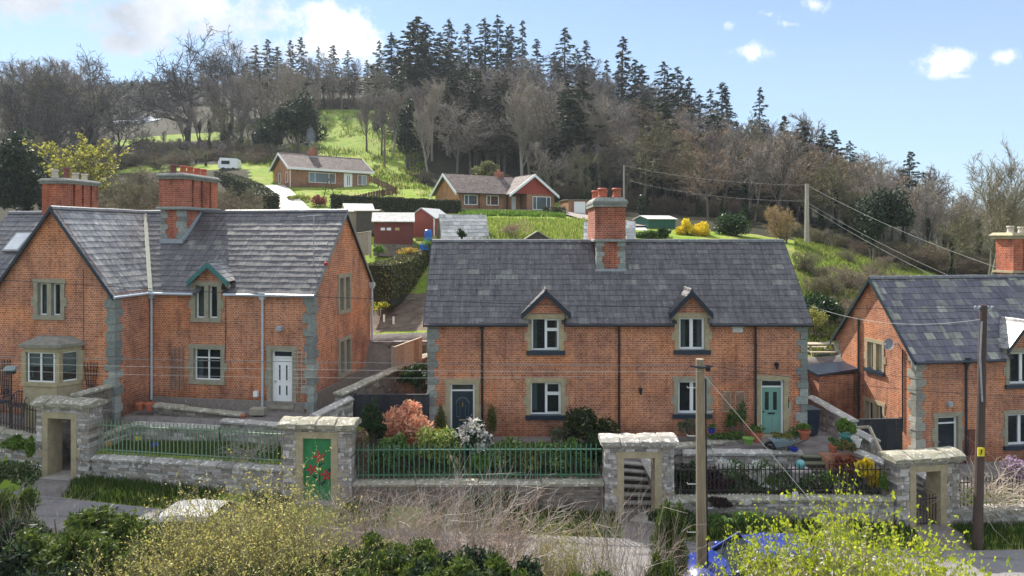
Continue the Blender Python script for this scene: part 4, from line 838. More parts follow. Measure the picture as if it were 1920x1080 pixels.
    yc2=3.0; a,_=P(84,395,yc2); b,_=P(122,395,yc2); zt=P(0,346,yc2)[1]; chimney(a,b,yc2,yc2+.8,yc2+2.0,ze,zr-.6,zt,[(.3,.08,.4,POTW),(.5,.35,.55,POTRD),(.5,.62,.34,POTW),(.5,.9,.34,POTW)])
    # rooflight beyond the wing
    yy=1.75; zz=mainz(yy)+.06; x0r=P(22,440,yy)[0]; sk=MB(); U=Vector((1,0,0)); Sv=Vector(cu)
    O=Vector((P(0,446,yy-.5)[0]+.05,yy-.45,mainz(yy-.45)+.05)); N=Vector((0,-math.sin(pitch),math.cos(pitch)))
    def slab(mb,o,u,v,n0,n1): mb.add([o+U*a_+Sv*b_+N*c_ for c_ in (n0,n1) for a_,b_ in ((0,0),(u,0),(u,v),(0,v))],[(3,2,1,0),(4,5,6,7),(0,1,5,4),(1,2,6,5),(2,3,7,6),(3,0,4,7)])
    slab(sk,O,.85,1.15,0,.08); rl=sk.build('rooflight',pm('rooflight frame',(.25,.26,.27)),t,world=False); sk=MB(); slab(sk,O+U*.08+Sv*.08,.69,.99,.075,.09); sk.build('pane',pm('bright glass',(.6,.62,.66),rough=.15),rl,world=False)
    # aerial, alarm light, satellite bracket on the right gable
    ae=MB(); ae.tube([(-.4,.9,ze+1.0),(-.4,.9,zr-.3)],.02,5); ae.tube([(-1.1,.9,zr-.32),(.0,.9,zr-.26)],.015,4)
    for k in range(6): ae.tube([(-1.0+.18*k,.75,zr-.31+.01*k),(-1.0+.18*k,1.05,zr-.31+.01*k)],.008,3)
    ae.build('aerial',LEAD,t,world=False)
    b=MB(); b.ball((.1,.95,ze+1.15),.09); b.build('alarm_lamp',RED,t,world=False)
    sc=MB(); x,z=P(525,616,-.1); sc.box(x-.12,x+.1,-.22,-.02,z-.08,z+.1,ch=.04); sc.build('security_lamp',LEAD,t,world=False)
    x,z=P(480,738,-.06); m_=MB(); m_.box(x-.09,x+.09,-.12,0,z-.12,z+.1); m_.build('meter_box',WHITE,t,world=False)
    return h,t
BRICKL=brickmat('wing chimney brick',(.46,.13,.08),(.30,.08,.055),(.45,.27,.2),dirt=(.5,.42,.42)); POTRD=pm('dark chimney pot',(.2,.06,.05),(.12,.05,.045),rough=.7)
LFT,LFTT=left_house()
# ------------------------------------------------------------ the right house
def right_house():
    h=HS((16.63,28.1,CZ-9.5),9); t=thing('brick_cottage','red brick cottage at the right edge with patchwork slate roof and satellite dish','house',tuple(h.O),h.a)
    P=h.P; S_=h.S; depth=5.3; ov=.17; ze=P(1725,678,-ov)[1]; zr=9.5-1.92; pitch=math.atan2(zr-ze,depth/2+ov); tp=math.tan(pitch); wt=ze+ov*tp-.03; Lx=8.6
    holes=[];gh=[]
    def win(a,b,c,d,**k): x0,z1=P(a,b); x1,z0=P(c,d); holes.append(window(t,FR(),x0,x1,z0,z1,**k)); return x0,x1
    w0=win(1892,661,1945,719,style='2',sill=DSLATE,stone=SANDG,curtain=[(0,.25,0,1,CURT)]); win(1889,777,1942,833,style='2',sill=DSLATE,stone=SANDG)
    for k,(a,b,c,d) in enumerate(((1627,640,1654,697),(1624,751,1655,786))):
        y1,z1=S_(a,b); y0,z0=S_(c,d); z1=S_(a,b)[1]; gh.append(window(t,SL(0),min(y0,y1),max(y0,y1),z0 if k==0 else z0-.3,z1,style='mullion',sill=DSLATE,jw=.14,depth=.16))
    x0,z1=P(1758,782); x1,_=P(1796,782); holes.append(door(t,FR(),x0,x1,.2,z1,DARKGL,'plain',stone=SANDG))
    gt=lambda u:wt+min(u,depth-u)*tp
    W=MB(); gable_sheet(W,FR(),0,Lx,-.5,lambda u:wt,[],[(a,b,c,min(d,wt)) for a,b,c,d in holes]); gable_sheet(W,SL(0),0,depth,-.5,gt,[depth/2],gh); gable_sheet(W,SR(Lx),0,depth,-.5,gt,[depth/2],[]); gable_sheet(W,lambda u,d,z:(u,depth,z),0,Lx,-.5,lambda u:wt,[],[])
    W.build('wall',BRICK,t,world=False)
    xc=(w0[0]+w0[1])/2; hw=.98; _,za=P(1915,603,-.2); zb=P(1880,655,-.2)[1]; g=MB(); _,zt=P(0,655); g.box(w0[0]-.17,w0[0]-.0,0,.3,wt-.25,zb); g.build('dormer_jamb',SANDG,t,world=False)
    dormer(t,xc,za,xc-hw,xc+hw,zb,zr,0,pitch,NAVY,SLATEL,BRICK,ze)
    S=MB(); sl=(depth/2+ov)/math.cos(pitch); vx=.16; cu=(0,math.cos(pitch),math.sin(pitch)); clip=lambda c: not(abs(c.x-xc)<.66 and c.z<ze+.55)
    slates(S,(-vx,-ov,ze),(1,0,0),cu,Lx+vx,sl,w=.44,e=.34,clip=clip); slates(S,(-vx,depth+ov,ze),(1,0,0),(0,-math.cos(pitch),math.sin(pitch)),Lx+vx,sl,w=.6,e=.45); rf=S.build('roof',SLATEM,t,world=False)
    Q=MB(); sheet(Q,(-vx+.01,-ov+.01,ze),(1,0,0),cu,xc-.6+vx,sl); sheet(Q,(xc-.6,-ov+.75*math.cos(pitch),ze+.75*math.sin(pitch)),(1,0,0),cu,1.3,sl-.75); sheet(Q,(xc+.6,-ov+.01,ze),(1,0,0),cu,Lx-xc-.6,sl); sheet(Q,(-vx+.01,depth+ov-.01,ze),(1,0,0),(0,-math.cos(pitch),math.sin(pitch)),Lx+vx,sl); Q.build('underlay',SHEET,rf,world=False)
    rg=MB(); ridge(rg,(-vx,depth/2,zr),(Lx,depth/2,zr)); rg.build('ridge_tiles',pm('ridge slate',(.1,.1,.1)),rf,world=False)
    for yy in (-ov,depth+ov): B=MB(); barge(B,(-vx,yy,ze+.02),(-vx,depth/2,zr+.02),(-1,0,0),w=.2,t=.04); B.build('bargeboard',NAVY,t,world=False)
    G=MB(); G.tube([(-vx,-ov-.03,ze-.06),(xc-1.05,-ov-.03,ze-.06)],.055,8); G.build('gutter',NAVY,t,world=False)
    rail_pipe(t,P(1812,740,-.07)[0],-.07,.0,wt-.12,NAVY,hopper=False); mb=MB(); x=P(1812,690,-.07)[0]; mb.lathe([(.05,-.5),(.07,-.35),(.14,-.15),(.16,0)],(x,-.1,wt-.08),8); mb.build('hopper',NAVY,t,world=False)
    y,z=S_(1612,700); mb=MB(); mb.tube([(-.06,y,.0),(-.06,y,S_(1612,596)[1])],.05,6); mb.build('downpipe',BLACK,t,world=False)
    y,z=S_(1694,700); mb=MB(); mb.tube([(-.04,y,1.2),(-.04,y,S_(1694,655)[1])],.03,5); mb.build('downpipe',BLACK,t,world=False)
    y,z=S_(1684,645); mb=MB(); c=Vector((-.45,y,z)); n=Vector((-.75,-.55,.35)).normalized(); a=n.cross(Vector((0,0,1))).normalized(); b=a.cross(n); vs=[c-n*.06];k=14
    for r_ in (.5,1):
        for i in range(k): vs.append(c+(a*math.cos(6.283*i/k)*.2+b*math.sin(6.283*i/k)*.26)*r_-n*.06*(1-r_*r_))
    mb.add(vs,[(0,1+i,1+(i+1)%k) for i in range(k)]+[(1+i,1+k+i,1+k+(i+1)%k,1+(i+1)%k) for i in range(k)]); mb.beam(c-n*.06,(-.0,y,z+.02),.04); mb.beam(c-b*.2,c+n*.4-b*.12,.02); mb.ball(tuple(c+n*.4-b*.12),.05,6); mb.build('satellite_dish',pm('dish grey',(.28,.29,.31)),t,world=False)
    x,z=P(1780,758,-.1); mb=MB(); mb.box(x-.08,x+.1,-.2,0,z-.08,z+.12,ch=.04); mb.build('security_lamp',LEAD,t,world=False)
    quoins(t,(0,0),1,1,-.2,wt-.05,QUOINT); quoins(t,(0,depth),1,-1,-.2,wt-.1,QUOINT)
    # chimney at the far end behind the ridge
    C=MB(); yc=depth/2+.3; a,_=P(1872,500,yc); a+=.7; zs=P(1900,512,yc)[1]; zt=P(1900,448,yc)[1]; b=a+2.6; C.box(a+.1,b,yc+.05,yc+.9,ze,zs); C.box(a+.04,b,yc,yc+.9,zs+.1,zt)
    for k in range(4): C.box(a+.02+.64*k,a+.56+.64*k,yc-.09,yc+.1,zs+.1,zt)
    ch=C.build('chimney',BRICKL,t,world=False); m_=MB(); m_.box(a-.08,b,yc-.14,yc+1,zs,zs+.1); m_.build('string_course',SAND,ch,world=False); m_=MB(); m_.box(a-.08,b,yc-.14,yc+1,zt,zt+.14); m_.box(a-.16,b,yc-.22,yc+1.1,zt+.14,zt+.3,ch=.12); m_.build('cap',SAND,ch,world=False); pots(ch,[(a+.35,yc+.4,zt+.26,.36,.14,None),(a+.95,yc+.4,zt+.26,.32,.14,None),(a+1.5,yc+.4,zt+.26,.4,.15,None)],POTW)
    # cross wing roof edge beyond
    w=MB(); x=P(1903,520,depth/2)[0]; w.add([(Lx-.9,-.9,-.5),(Lx+3,-.9,-.5),(Lx+3,-.9,wt+.6),(Lx-.9,-.9,wt+.6)],[(0,1,2,3)]) if False else None
    return h,t
RGT,RGTT=right_house()
# ------------------------------------------------------------ stone walls, gateways, railings
def rubble(mb,mk,u0,u1,d0,d1,zb,zt,h=.13,lmin=.16,lmax=.46,j=.012):
    """coursed rubble blocks between two height functions"""
    lo=min(zb(u0),zb(u1)); hi=max(zt(u0),zt(u1),zt((u0+u1)/2)); z=lo; L=u1-u0
    while z<hi-.01:
        hh=random.uniform(h*.65,h*1.35); x=u0-random.uniform(0,lmax*.5)
        while x<u1:
            l=random.uniform(lmin,lmax); a=max(x,u0); b=min(x+l,u1); x+=l
            if b-a<.03: continue
            c=(a+b)/2; za=max(z,zb(c)); z1=min(z+hh,zt(c)); 
            if z1-za<.02: continue
            o=random.uniform(-j,j*1.4); g=.006
            vs=[mk(p+random.uniform(-g,g),q,r+random.uniform(-g,g)) for r in (za+.005,z1-.005) for p,q in ((a+.005,d0-o),(b-.005,d0-o),(b-.005,d1+o),(a+.005,d1+o))]
            mb.add(vs,[(3,2,1,0),(4,5,6,7),(0,1,5,4),(1,2,6,5),(2,3,7,6),(3,0,4,7)])
        z+=hh
def coping(mb,mk,u0,u1,d0,d1,zt,h=.13,seg=.6,j=.02,over=.06):
    n=max(1,int(round((u1-u0)/seg)))
    for i in range(n):
        a=u0+(u1-u0)*i/n+.006; b=u0+(u1-u0)*(i+1)/n-.006; hh=h*random.uniform(.85,1.15); vs=[]
        K=[(d0-over,0),(d0-over-.01,hh*.55),(d0+(d1-d0)*.2,hh*.95),(d0+(d1-d0)*.5,hh*1.05),(d0+(d1-d0)*.8,hh*.95),(d1+over+.01,hh*.55),(d1+over,0)]
        for u in (a,a+.03,(a+b)/2,b-.03,b):
            e=(-.025 if u in (a,b) else 0); 
            for d,z in K: vs.append(mk(u,d+random.uniform(-j,j)*.5,zt(u)+z+(e if z>0 else 0)+random.uniform(-j,j)*(.6 if z>0 else 0)))
        m=len(K); fs=[(r*m+k,r*m+k+1,(r+1)*m+k+1,(r+1)*m+k) for r in range(4) for k in range(m-1)]+[tuple(range(m-1,-1,-1)),tuple(range(4*m,5*m))]
        mb.add(vs,[tuple(reversed(f)) for f in fs])
def stone_wall(label,p0,p1,zt0,zt1,zb0,zb1,th=.4,mat=None,cop=None,name='stone_wall',cat='wall',cseg=.6,ch=.13,h=.105,chop=True):
    """p0,p1 = (x,y) ends of its front face; heights relative to the camera"""
    mat=mat or RUBBLE; p0=np.array(p0,float); p1=np.array(p1,float); L=float(np.linalg.norm(p1-p0)); d=(p1-p0)/L; ang=math.atan2(d[1],d[0]); base=min(zb0,zb1)
    t=thing(name,label,cat,(p0[0],p0[1],CZ+base),ang); mk=lambda u,dd,z:(u,dd,z)
    zb=lambda u:zb0+(zb1-zb0)*u/L-base; zt=lambda u:zt0+(zt1-zt0)*u/L-base-(ch if chop else 0)
    mb=MB(); rubble(mb,mk,0,L,0,th,zb,zt,h=h); mb.build('stonework',mat,t,world=False)
    c=MB(); c.add([mk(u,dd,f(u)-(.0 if f is zb else .02)) for f in (zb,zt) for u,dd in ((.01,.02),(L-.01,.02),(L-.01,th-.02),(.01,th-.02))],[(3,2,1,0),(4,5,6,7),(0,1,5,4),(1,2,6,5),(2,3,7,6),(3,0,4,7)]); c.build('mortar_bed',MORTAR,t,world=False)
    if chop: k=MB(); coping(k,mk,-.02,L+.02,0,th,zt,h=ch,seg=cseg); k.build('coping',cop or COPING,t,world=False)
    return t
def gateway(label,cx,D,bw,total,oh,zb,ang,oc=0,ow=.95,cop=None,mat=None):
    """bw body width; oc opening centre offset; local origin = centre of the front face on the ground"""
    mat=mat or RUBBLE; X=(cx-960)/F*D; t=thing('stone_gateway',label,'gateway',(X,D,CZ+zb),R(ang)); mk=lambda u,d,z:(u,d,z); th=.62; capz=total-.34; jw=.22
    a=oc-ow/2-jw; b=oc+ow/2+jw; zt=lambda u:capz; z0=lambda u:-.3
    mb=MB(); rubble(mb,mk,-bw/2,a,0,th,z0,zt,h=.115,lmin=.12,lmax=.42,j=.018); rubble(mb,mk,b,bw/2,0,th,z0,zt,h=.115,lmin=.12,lmax=.42,j=.018); rubble(mb,mk,a,b,0,th,lambda u:oh+.2,zt,h=.09,lmin=.14,lmax=.4); mb.build('stonework',mat,t,world=False)
    c=MB(); c.box(-bw/2+.02,a-.01,.02,th-.02,-.3,capz-.01); c.box(b+.01,bw/2-.02,.02,th-.02,-.3,capz-.01); c.box(a-.01,b+.01,.021,th-.021,oh+.21,capz-.012); c.build('mortar_bed',MORTAR,t,world=False)
    s=MB()
    for u0,u1 in ((a,a+jw),(b-jw,b)):
        z=-.3
        for hh in (1.05,oh-.75): s.box(u0,u1,-.012,th+.012,z+.004,z+hh,j=.006); z+=hh
        e=(u0-.12,u0) if u0==a else (u1,u1+.12); s.box(e[0],e[1],-.008,.3,.72,1.0,j=.008)
    s.box(a-.03,b+.03,-.016,th+.016,oh,oh+.2,j=.006); s.build('jambs',SAND,t,world=False)
    k=MB(); k.box(-bw/2-.05,bw/2+.05,-.06,th+.06,capz,capz+.07,j=.008); coping(k,mk,-bw/2-.13,bw/2+.13,-.06,th+.06,lambda u:capz+.07,h=.23,seg=.62,j=.05,over=.07); k.build('coping',cop or COPING,t,world=False)
    st=MB(); st.box(a+.05,b-.05,-.25,th,-.3,.02,j=.01); st.build('threshold',CONC,t,world=False)
    return t
GW=[gateway('open stone gateway on the left with mossy cap and dark wall behind its opening',117,23.7,2.08,2.74,2.04,-8.43,-9,oc=-.12,ow=.92,cop=MOSSY),
    gateway('stone gateway closed by a green door painted with red flowers',594,22.0,2.26,2.66,2.05,-8.62,-3,oc=0,ow=.93,cop=MOSSY),
    gateway('open stone gateway with steps climbing behind it, between green and black railings',1199,22.0,2.24,2.72,2.02,-9.22,0,oc=-.0,ow=1.0),
    gateway('open stone gateway on the right framing a low black iron gate and a sloping wall',1741,22.3,2.3,2.54,1.93,-9.66,9,oc=.0,ow=.9,cop=MOSSY)]
# green door with painted flowers
g=GW[1]; D=MB()
for i in range(6): D.box(-.46+.153*i+.002,-.46+.153*(i+1)-.002,.1,.14,.03,2.04)
gd=D.build('door',pm('green painted door',(.018,.19,.055),(.03,.24,.08),scale=3,rough=.6),g,world=False)
for (fx,fz,fr,rt) in ((.05,1.42,.22,.2),(-.2,1.02,.2,.5),(.27,.84,.22,.1)):
    m=MB()
    for k in range(5):
        a=rt+k*6.283/5+1.57; c,s=math.cos(a),math.sin(a); P_=[(0,0),(fr*.5*c-fr*.2*s,fr*.5*s+fr*.2*c),(fr*c,fr*s),(fr*.5*c+fr*.2*s,fr*.5*s-fr*.2*c)]
        m.prism([(fx+x,fz+z) for x,z in P_],.088-.001*k,.099,lambda u,d,w:(u,d,w))
    m.build('painted_flower',pm('crimson paint',(.42,.012,.03),(.5,.03,.05),scale=9),gd,world=False)
m=MB(); dk=pm('dark stem paint',(.012,.03,.03))
for pts in ([(.05,1.3),(.07,.95),(.05,.5)],[(-.18,.85),(-.05,.72),(.05,.62)],[(.27,.72),(.18,.6),(.06,.5)]):
    for a,b in zip(pts[:-1],pts[1:]): m.beam((a[0],.094,a[1]),(b[0],.094,b[1]),.025,.008,up=(0,1,0))
for (lx,lz,r_) in ((.14,1.2,.5),(-.1,.78,2.6),(.2,.6,.4),(.12,.55,-.9)):
    c,s=math.cos(r_),math.sin(r_); m.prism([(lx-.1*c,lz-.1*s),(lx-.03*s,lz+.03*c),(lx+.1*c,lz+.1*s),(lx+.03*s,lz-.03*c)],.089,.098,lambda u,d,w:(u,d,w))
m.build('painted_stem',dk,gd,world=False)
m=MB(); m.box(.36,.42,.05,.1,.98,1.06); m.build('handle',BLACK,gd,world=False)
# front garden walls
def gx(i,u):  # world x,y of a gateway-local u on the line of its front face
    o=GW[i]; a=o.rotation_euler[2]; return (o.location.x+math.cos(a)*u-math.sin(a)*.1,o.location.y+math.sin(a)*u+math.cos(a)*.1)
W01=stone_wall('low rubble wall under the black railings left of the mossy gateway',(-19.6,25.1),gx(0,-1.06),-6.98,-7.12,-8.3,-8.5,cop=MOSSY)
W12=stone_wall('low stone wall with pale lumpy coping under the faded green railings',gx(0,1.06),gx(1,-1.15),-7.66,-7.58,-8.75,-8.95)
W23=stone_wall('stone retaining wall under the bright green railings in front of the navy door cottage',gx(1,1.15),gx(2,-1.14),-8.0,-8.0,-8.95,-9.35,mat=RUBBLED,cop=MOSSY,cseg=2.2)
W34=stone_wall('stone wall with mossy coping under the black railings in front of the sage green door',gx(2,1.14),gx(3,-1.17),-8.52,-8.56,-9.4,-9.8,cop=MOSSY,cseg=1.6)
W45=stone_wall('pale topped stone wall right of the last gateway beside the dark pole',gx(3,1.17),(24.5,23.9),-9.08,-9.3,-9.9,-10.3)
def railings(label,p0,p1,z0,z1,hgt,mat,sp=.155,name='iron_railings',posts=0):
    p0=np.array(p0,float);p1=np.array(p1,float); L=float(np.linalg.norm(p1-p0)); d=(p1-p0)/L; ang=math.atan2(d[1],d[0]); t=thing(name,label,'railings',(p0[0],p0[1],CZ+z0),ang); sl=(z1-z0)/L
    for hh in (.12,hgt-.2):
        m=MB(); m.beam((0,0,hh),(L,0,hh+sl*L),.035,.03); m.build('rail',mat,t,world=False)
    b=MB(); b.tube([(0,0,-.03),(0,0,hgt-.07),(0,0,hgt)],[.019,.019,.006],5); n=int(L/sp); first=b.build('bar',mat,t,world=False); first.location=(sp/2,0,sl*sp/2)
    for i in range(1,min(n,98)):
        c=first.copy(); COL.objects.link(c); c.location=((i+.5)*sp,random.uniform(-.006,.006),sl*(i+.5)*sp+random.uniform(-.01,.01)); c.rotation_euler=(random.uniform(-.012,.012),random.uniform(-.012,.012),0); c.parent=t; KIDS[t.name].append(c)
    return t
def inset(p,q,a=.05,off=.2):
    p=np.array(p,float);q=np.array(q,float); d=(q-p)/np.linalg.norm(q-p); n=np.array([-d[1],d[0]]); return tuple(p+d*a+n*off),tuple(q-d*a+n*off)
a,b=inset((-19.6,25.1),gx(0,-1.06)); railings('black spiked railings at the far left beside the mossy gateway',a,b,-6.94,-7.08,1.0,IRONB)
a,b=inset(gx(0,1.06),gx(1,-1.15)); railings('faded green iron railings between the two left gateways',a,b,-7.6,-7.52,1.17,IRONL)
a,b=inset(gx(1,1.15),gx(2,-1.14)); railings('bright green iron railings in front of the navy door',a,b,-7.95,-7.95,1.14,IRONG,sp=.165)
a,b=inset(gx(2,1.14),gx(3,-1.17)); railings('black iron railings in front of the sage green door',a,b,-8.47,-8.51,1.0,IRONB,sp=.14)
a,b=inset(gx(3,1.17),(24.5,23.9)); railings('black iron railings tangled with bare climber right of the last gateway',a,b,-9.03,-9.25,.95,IRONB,sp=.14)
# low iron gate in the last gateway
o=GW[3]; ig=thing('iron_gate','low black iron gate standing in the right gateway','gate',(o.location.x,o.location.y+.2,o.location.z),R(9))
m=MB()
for z in (.15,.95): m=MB(); m.beam((-.42,0,z),(.42,0,z),.04,.03); m.build('rail',IRONB,ig,world=False)
for k in range(8):
    b_=MB(); b_.tube([(-.4+.115*k,0,.05),(-.4+.115*k,0,1.1)],.012,5); b_.build('bar',IRONB,ig,world=False)
def A2(px,py,D): p=at(px,py,D); return (p[0],p[1]),p[2]-CZ
def wall_px(label,a,b,hh,th=.35,mat=None,cop=None,ch=.12,cseg=.8,**k):
    (p,z0),(q,z1)=A2(*a),A2(*b)
    h0,h1=(hh if hasattr(hh,'__len__') else (hh,hh)); return stone_wall(label,p,q,z0,z1,z0-h0,z1-h1,th,mat,cop,ch=ch,cseg=cseg,**k)
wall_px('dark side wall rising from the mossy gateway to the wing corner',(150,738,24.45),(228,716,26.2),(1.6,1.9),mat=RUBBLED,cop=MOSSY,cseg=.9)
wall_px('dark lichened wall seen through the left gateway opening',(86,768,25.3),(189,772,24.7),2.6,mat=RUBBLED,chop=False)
wall_px('short mossy coped wall sloping up behind the left end of the green railings',(187,818,24.2),(246,796,25.4),(.8,.7),cop=MOSSY)
wall_px('terrace wall with a lichened slab top behind the left railings',(246,793,25.4),(410,801,25.0),(.9,.8),cseg=2.8)
wall_px('terrace wall right half with a thick slab coping left of the green door gateway',(413,787,24.9),(588,800,24.2),(1.0,1.0),cseg=2.0)
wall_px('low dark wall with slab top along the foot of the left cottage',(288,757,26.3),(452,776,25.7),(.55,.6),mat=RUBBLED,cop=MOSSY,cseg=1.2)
wall_px('low coped wall stepping up to the black timber gate',(592,778,23.7),(662,744,24.8),(1.3,1.3),cop=COPING,cseg=1.5)
wall_px('long coped stone wall climbing the passage beside the left cottage gable',(643,735,24.9),(806,663,31.5),(1.8,2.6),mat=RUBBLED,cop=MOSSY,cseg=1.4)
wall_px('rubble retaining wall below the dug garden',(694,640,32.6),(800,640,32.2),(2.0,2.1),mat=RUBBLED,chop=False)
wall_px('terrace wall with rounded coping below the wheelbarrow',(1282,846,24.7),(1506,846,24.7),(.95,.95),cseg=1.0,ch=.16)
wall_px('low kerb wall at the foot of the climbers left of the sage green door',(1262,836,24.9),(1392,822,25.9),(.35,.3),cseg=1.2,cop=MOSSY)
wall_px('tall stone wall sloping down between the middle and right cottages',(1514,742,28.8),(1592,786,26.3),(1.8,1.5),cop=COPING,cseg=1.2)
wall_px('lower coped wall in front of the black timber gates',(1572,792,26.0),(1634,824,24.5),(1.1,1.1),cop=COPING,cseg=1.6)
wall_px('low wall with broad pale coping running down to the right gateway',(1598,842,24.4),(1672,872,22.9),(.8,.8),cop=COPING,cseg=1.4)
wall_px('narrow wall seen through the right gateway opening',(1706,875,24.2),(1768,915,22.95),(1.2,1.2),cop=COPING,cseg=1.0)
wall_px('small sloping wall beside the steps in the middle gateway',(1204,858,24.4),(1229,905,22.75),(.9,.8),mat=RUBBLED,th=.25)
# steps
def steps(label,x0,x1,y0,y1,z0,z1,n,twist=0,mat=None):
    t=thing('stone_steps',label,'steps',((x0+x1)/2,y0,CZ+z0))
    for k in range(n):
        m=MB(); ya=y0+(y1-y0)*k/n; zt=z0+(z1-z0)*(k+1)/n; tw=twist*k/n
        vs=[(x0,ya-tw,z0-.2),(x1,ya+tw,z0-.2),(x1,y1+.05,z0-.2),(x0,y1+.05,z0-.2),(x0,ya-tw,zt-.05),(x1,ya+tw,zt-.05),(x1,y1+.05,zt-.05),(x0,y1+.05,zt-.05)]
        m.add([(a,b,c+CZ) for a,b,c in vs],[(4,5,6,7),(0,1,5,4),(1,2,6,5),(3,0,4,7),(2,3,7,6)]); o=m.build('step',pm('riser with painted shade',(.05,.045,.04),(.03,.028,.025)),t); m=MB(); m.beam((x0,ya-tw+.1,zt-.025+CZ),(x1,ya+tw+.1,zt-.025+CZ),.28,.05); m.v=[(a-t.location.x,b-t.location.y,c-t.location.z) for a,b,c in m.v]; m.build('tread',mat or CONC,o,world=False)  # risers coloured dark to stand in for shade below the lit treads
    return t
steps('dark stone steps turning left inside the middle gateway',3.6,4.92,22.95,24.4,-9.2,-8.1,6,-.22)
steps('mossy garden steps beside the terrace wall below the wheelbarrow path',10.45,11.75,23.7,24.75,-8.62,-7.95,4,0,pm('mossy step',(.2,.19,.14),(.10,.12,.05),scale=5,rough=.95))
# ------------------------------------------------------------ timber gates and fences
def board_fence(label,a,b,hgt,mat,bw=.12,name='timber_fence',cat='fence',posts=1,picket=False,gap=.006,drop=0):
    (p,z0),(q,z1)=A2(*a),A2(*b); p=np.array(p);q=np.array(q); L=float(np.linalg.norm(q-p)); d=(q-p)/L; t=thing(name,label,cat,(p[0],p[1],CZ+min(z0,z1)-hgt),math.atan2(d[1],d[0])); base=min(z0,z1)-hgt; zt=lambda u:z0+(z1-z0)*u/L-base
    m=MB(); x=0
    while x<L-.02:
        w=bw*random.uniform(.93,1.05); xx=min(x+w,L); o=random.uniform(-.012,.012); h_=zt((x+xx)/2)+random.uniform(-.02,.02)
        if picket: m.prism([(x,h_-hgt+.05),(xx-.05,h_-hgt+.05),(xx-.05,h_-.08),((x+xx-.05)/2,h_),(x,h_-.08)],0+o,.02+o,lambda u,dd,w_:(u,dd,w_)); x=xx+.02
        else: m.box(x+gap/2,xx-gap/2,o,.022+o,h_-hgt+.03,h_); x=xx
    m.build('boards',mat,t,world=False); r=MB()
    for f in (.18,.85): r.beam((0,.05,zt(0)-hgt*(1-f)),(L,.05,zt(L)-hgt*(1-f)),.05,.08)
    if not picket: r.beam((0,.0,zt(0)+.02),(L,.0,zt(L)+.02),.08,.04)
    r.build('rail',mat,t,world=False)
    n=max(1,int(L/1.9))
    for i in range(n+1): u=L*i/n; o=MB(); o.box(u-.05,u+.05,.03,.13,zt(u)-hgt-.2,zt(u)+.06); o.build('post',mat,t,world=False)
    return t
board_fence('black stained timber gate across the passage left of the navy door',(667,741,25.2),(803,741,26.45),2.0,WOODG,name='timber_gate',cat='gate')
board_fence('black stained double gate between the two right hand cottages',(1596,788,27.6),(1690,786,27.2),1.9,WOODG,name='timber_gate',cat='gate')
board_fence('weathered close board fence panel on top of the passage wall',(739,652,28.9),(791,633,30.2),1.0,WOODF,bw=.3)
board_fence('short pale fence beside the clipped hedge above the garden',(788,482,44),(812,475,44),1.6,WOODF,bw=.14)
board_fence('picket fence behind the picnic table',(1512,624,37),(1572,622,37),.85,WOODF,bw=.13,picket=True,cat='fence')
board_fence('low picket gate in front of the picnic table',(1513,668,33.2),(1560,672,33),1.0,WOODF,bw=.15,picket=True,name='picket_gate',cat='gate')
board_fence('grey panel fence beside the red shed',(668,438,43),(696,434,44),1.5,WOODF,bw=.5)
board_fence('brown rail fence zigzagging down the daffodil bank',(692,327,88),(742,350,84),.9,pm('red brown timber',(.16,.07,.05),(.1,.05,.04)),bw=.35,picket=True)
board_fence('brown rail fence running along the lawn to the bungalow',(742,350,84),(665,366,80),.9,pm('red brown timber',(.1,.1,.1)),bw=.35,picket=True)
# ------------------------------------------------------------ outbuildings
def shed(name,label,cat,px,py,D,w,d,wallh,rise,ang,wallm,roofm,ridge_along=True,slate=False,over=.15,extras=None):
    X,Y,Z=at(px,py,D); t=thing(name,label,cat,(X,Y,Z),R(ang)); W=MB()
    if ridge_along:
        gable_sheet(W,FR(),0,w,-.4,lambda u:wallh,[],[]);gable_sheet(W,lambda u,dd,z:(u,d,z),0,w,-.4,lambda u:wallh,[],[])
        for mk in (SL(0),SR(w)): gable_sheet(W,mk,0,d,-.4,lambda u:wallh+min(u,d-u)*rise/(d/2),[d/2],[])
    else:
        gable_sheet(W,FR(),0,w,-.4,lambda u:wallh+min(u,w-u)*rise/(w/2),[w/2],[]);gable_sheet(W,lambda u,dd,z:(u,d,z),0,w,-.4,lambda u:wallh+min(u,w-u)*rise/(w/2),[w/2],[])
        for mk in (SL(0),SR(w)): gable_sheet(W,mk,0,d,-.4,lambda u:wallh,[],[])
    W.build('wall',wallm,t,world=False); S=MB()
    def side(O,U,V,nu):
        L=math.sqrt(sum(v*v for v in V))
        if slate: slates(S,O,U,V,nu,L,w=.45,e=.32,th=.03); sheet(S,O,U,V,nu,L)
        else:
            O=Vector(O);U=Vector(U);Vv=Vector(V); N=U.cross(Vv).normalized(); N=N if N.z>0 else -N
            a=[O,O+U*nu,O+U*nu+Vv,O+Vv]; S.add(a+[p+N*.06 for p in a],[(3,2,1,0),(4,5,6,7),(0,1,5,4),(1,2,6,5),(2,3,7,6),(3,0,4,7)])
    if ridge_along:
        k=rise/(d/2); side((-over,-over,wallh-over*k),(1,0,0),(0,d/2+over,rise+over*k),w+2*over); side((-over,d+over,wallh-over*k),(1,0,0),(0,-d/2-over,rise+over*k),w+2*over)
    else:
        k=rise/(w/2); side((-over,-over,wallh-over*k),(0,1,0),(w/2+over,0,rise+over*k),d+2*over); side((w+over,-over,wallh-over*k),(0,1,0),(-w/2-over,0,rise+over*k),d+2*over)
    S.build('roof',roofm,t,world=False)
    return t
def boardmat(name,c1,c2,stops):
    m=pm(name,c1,c2,scale=4,rough=.8,stretch=(1,1,6)); return m
REDSH=pm('red brown shed timber',(.20,.055,.04),(.12,.04,.03),scale=3,rough=.85,stretch=(1,1,8))
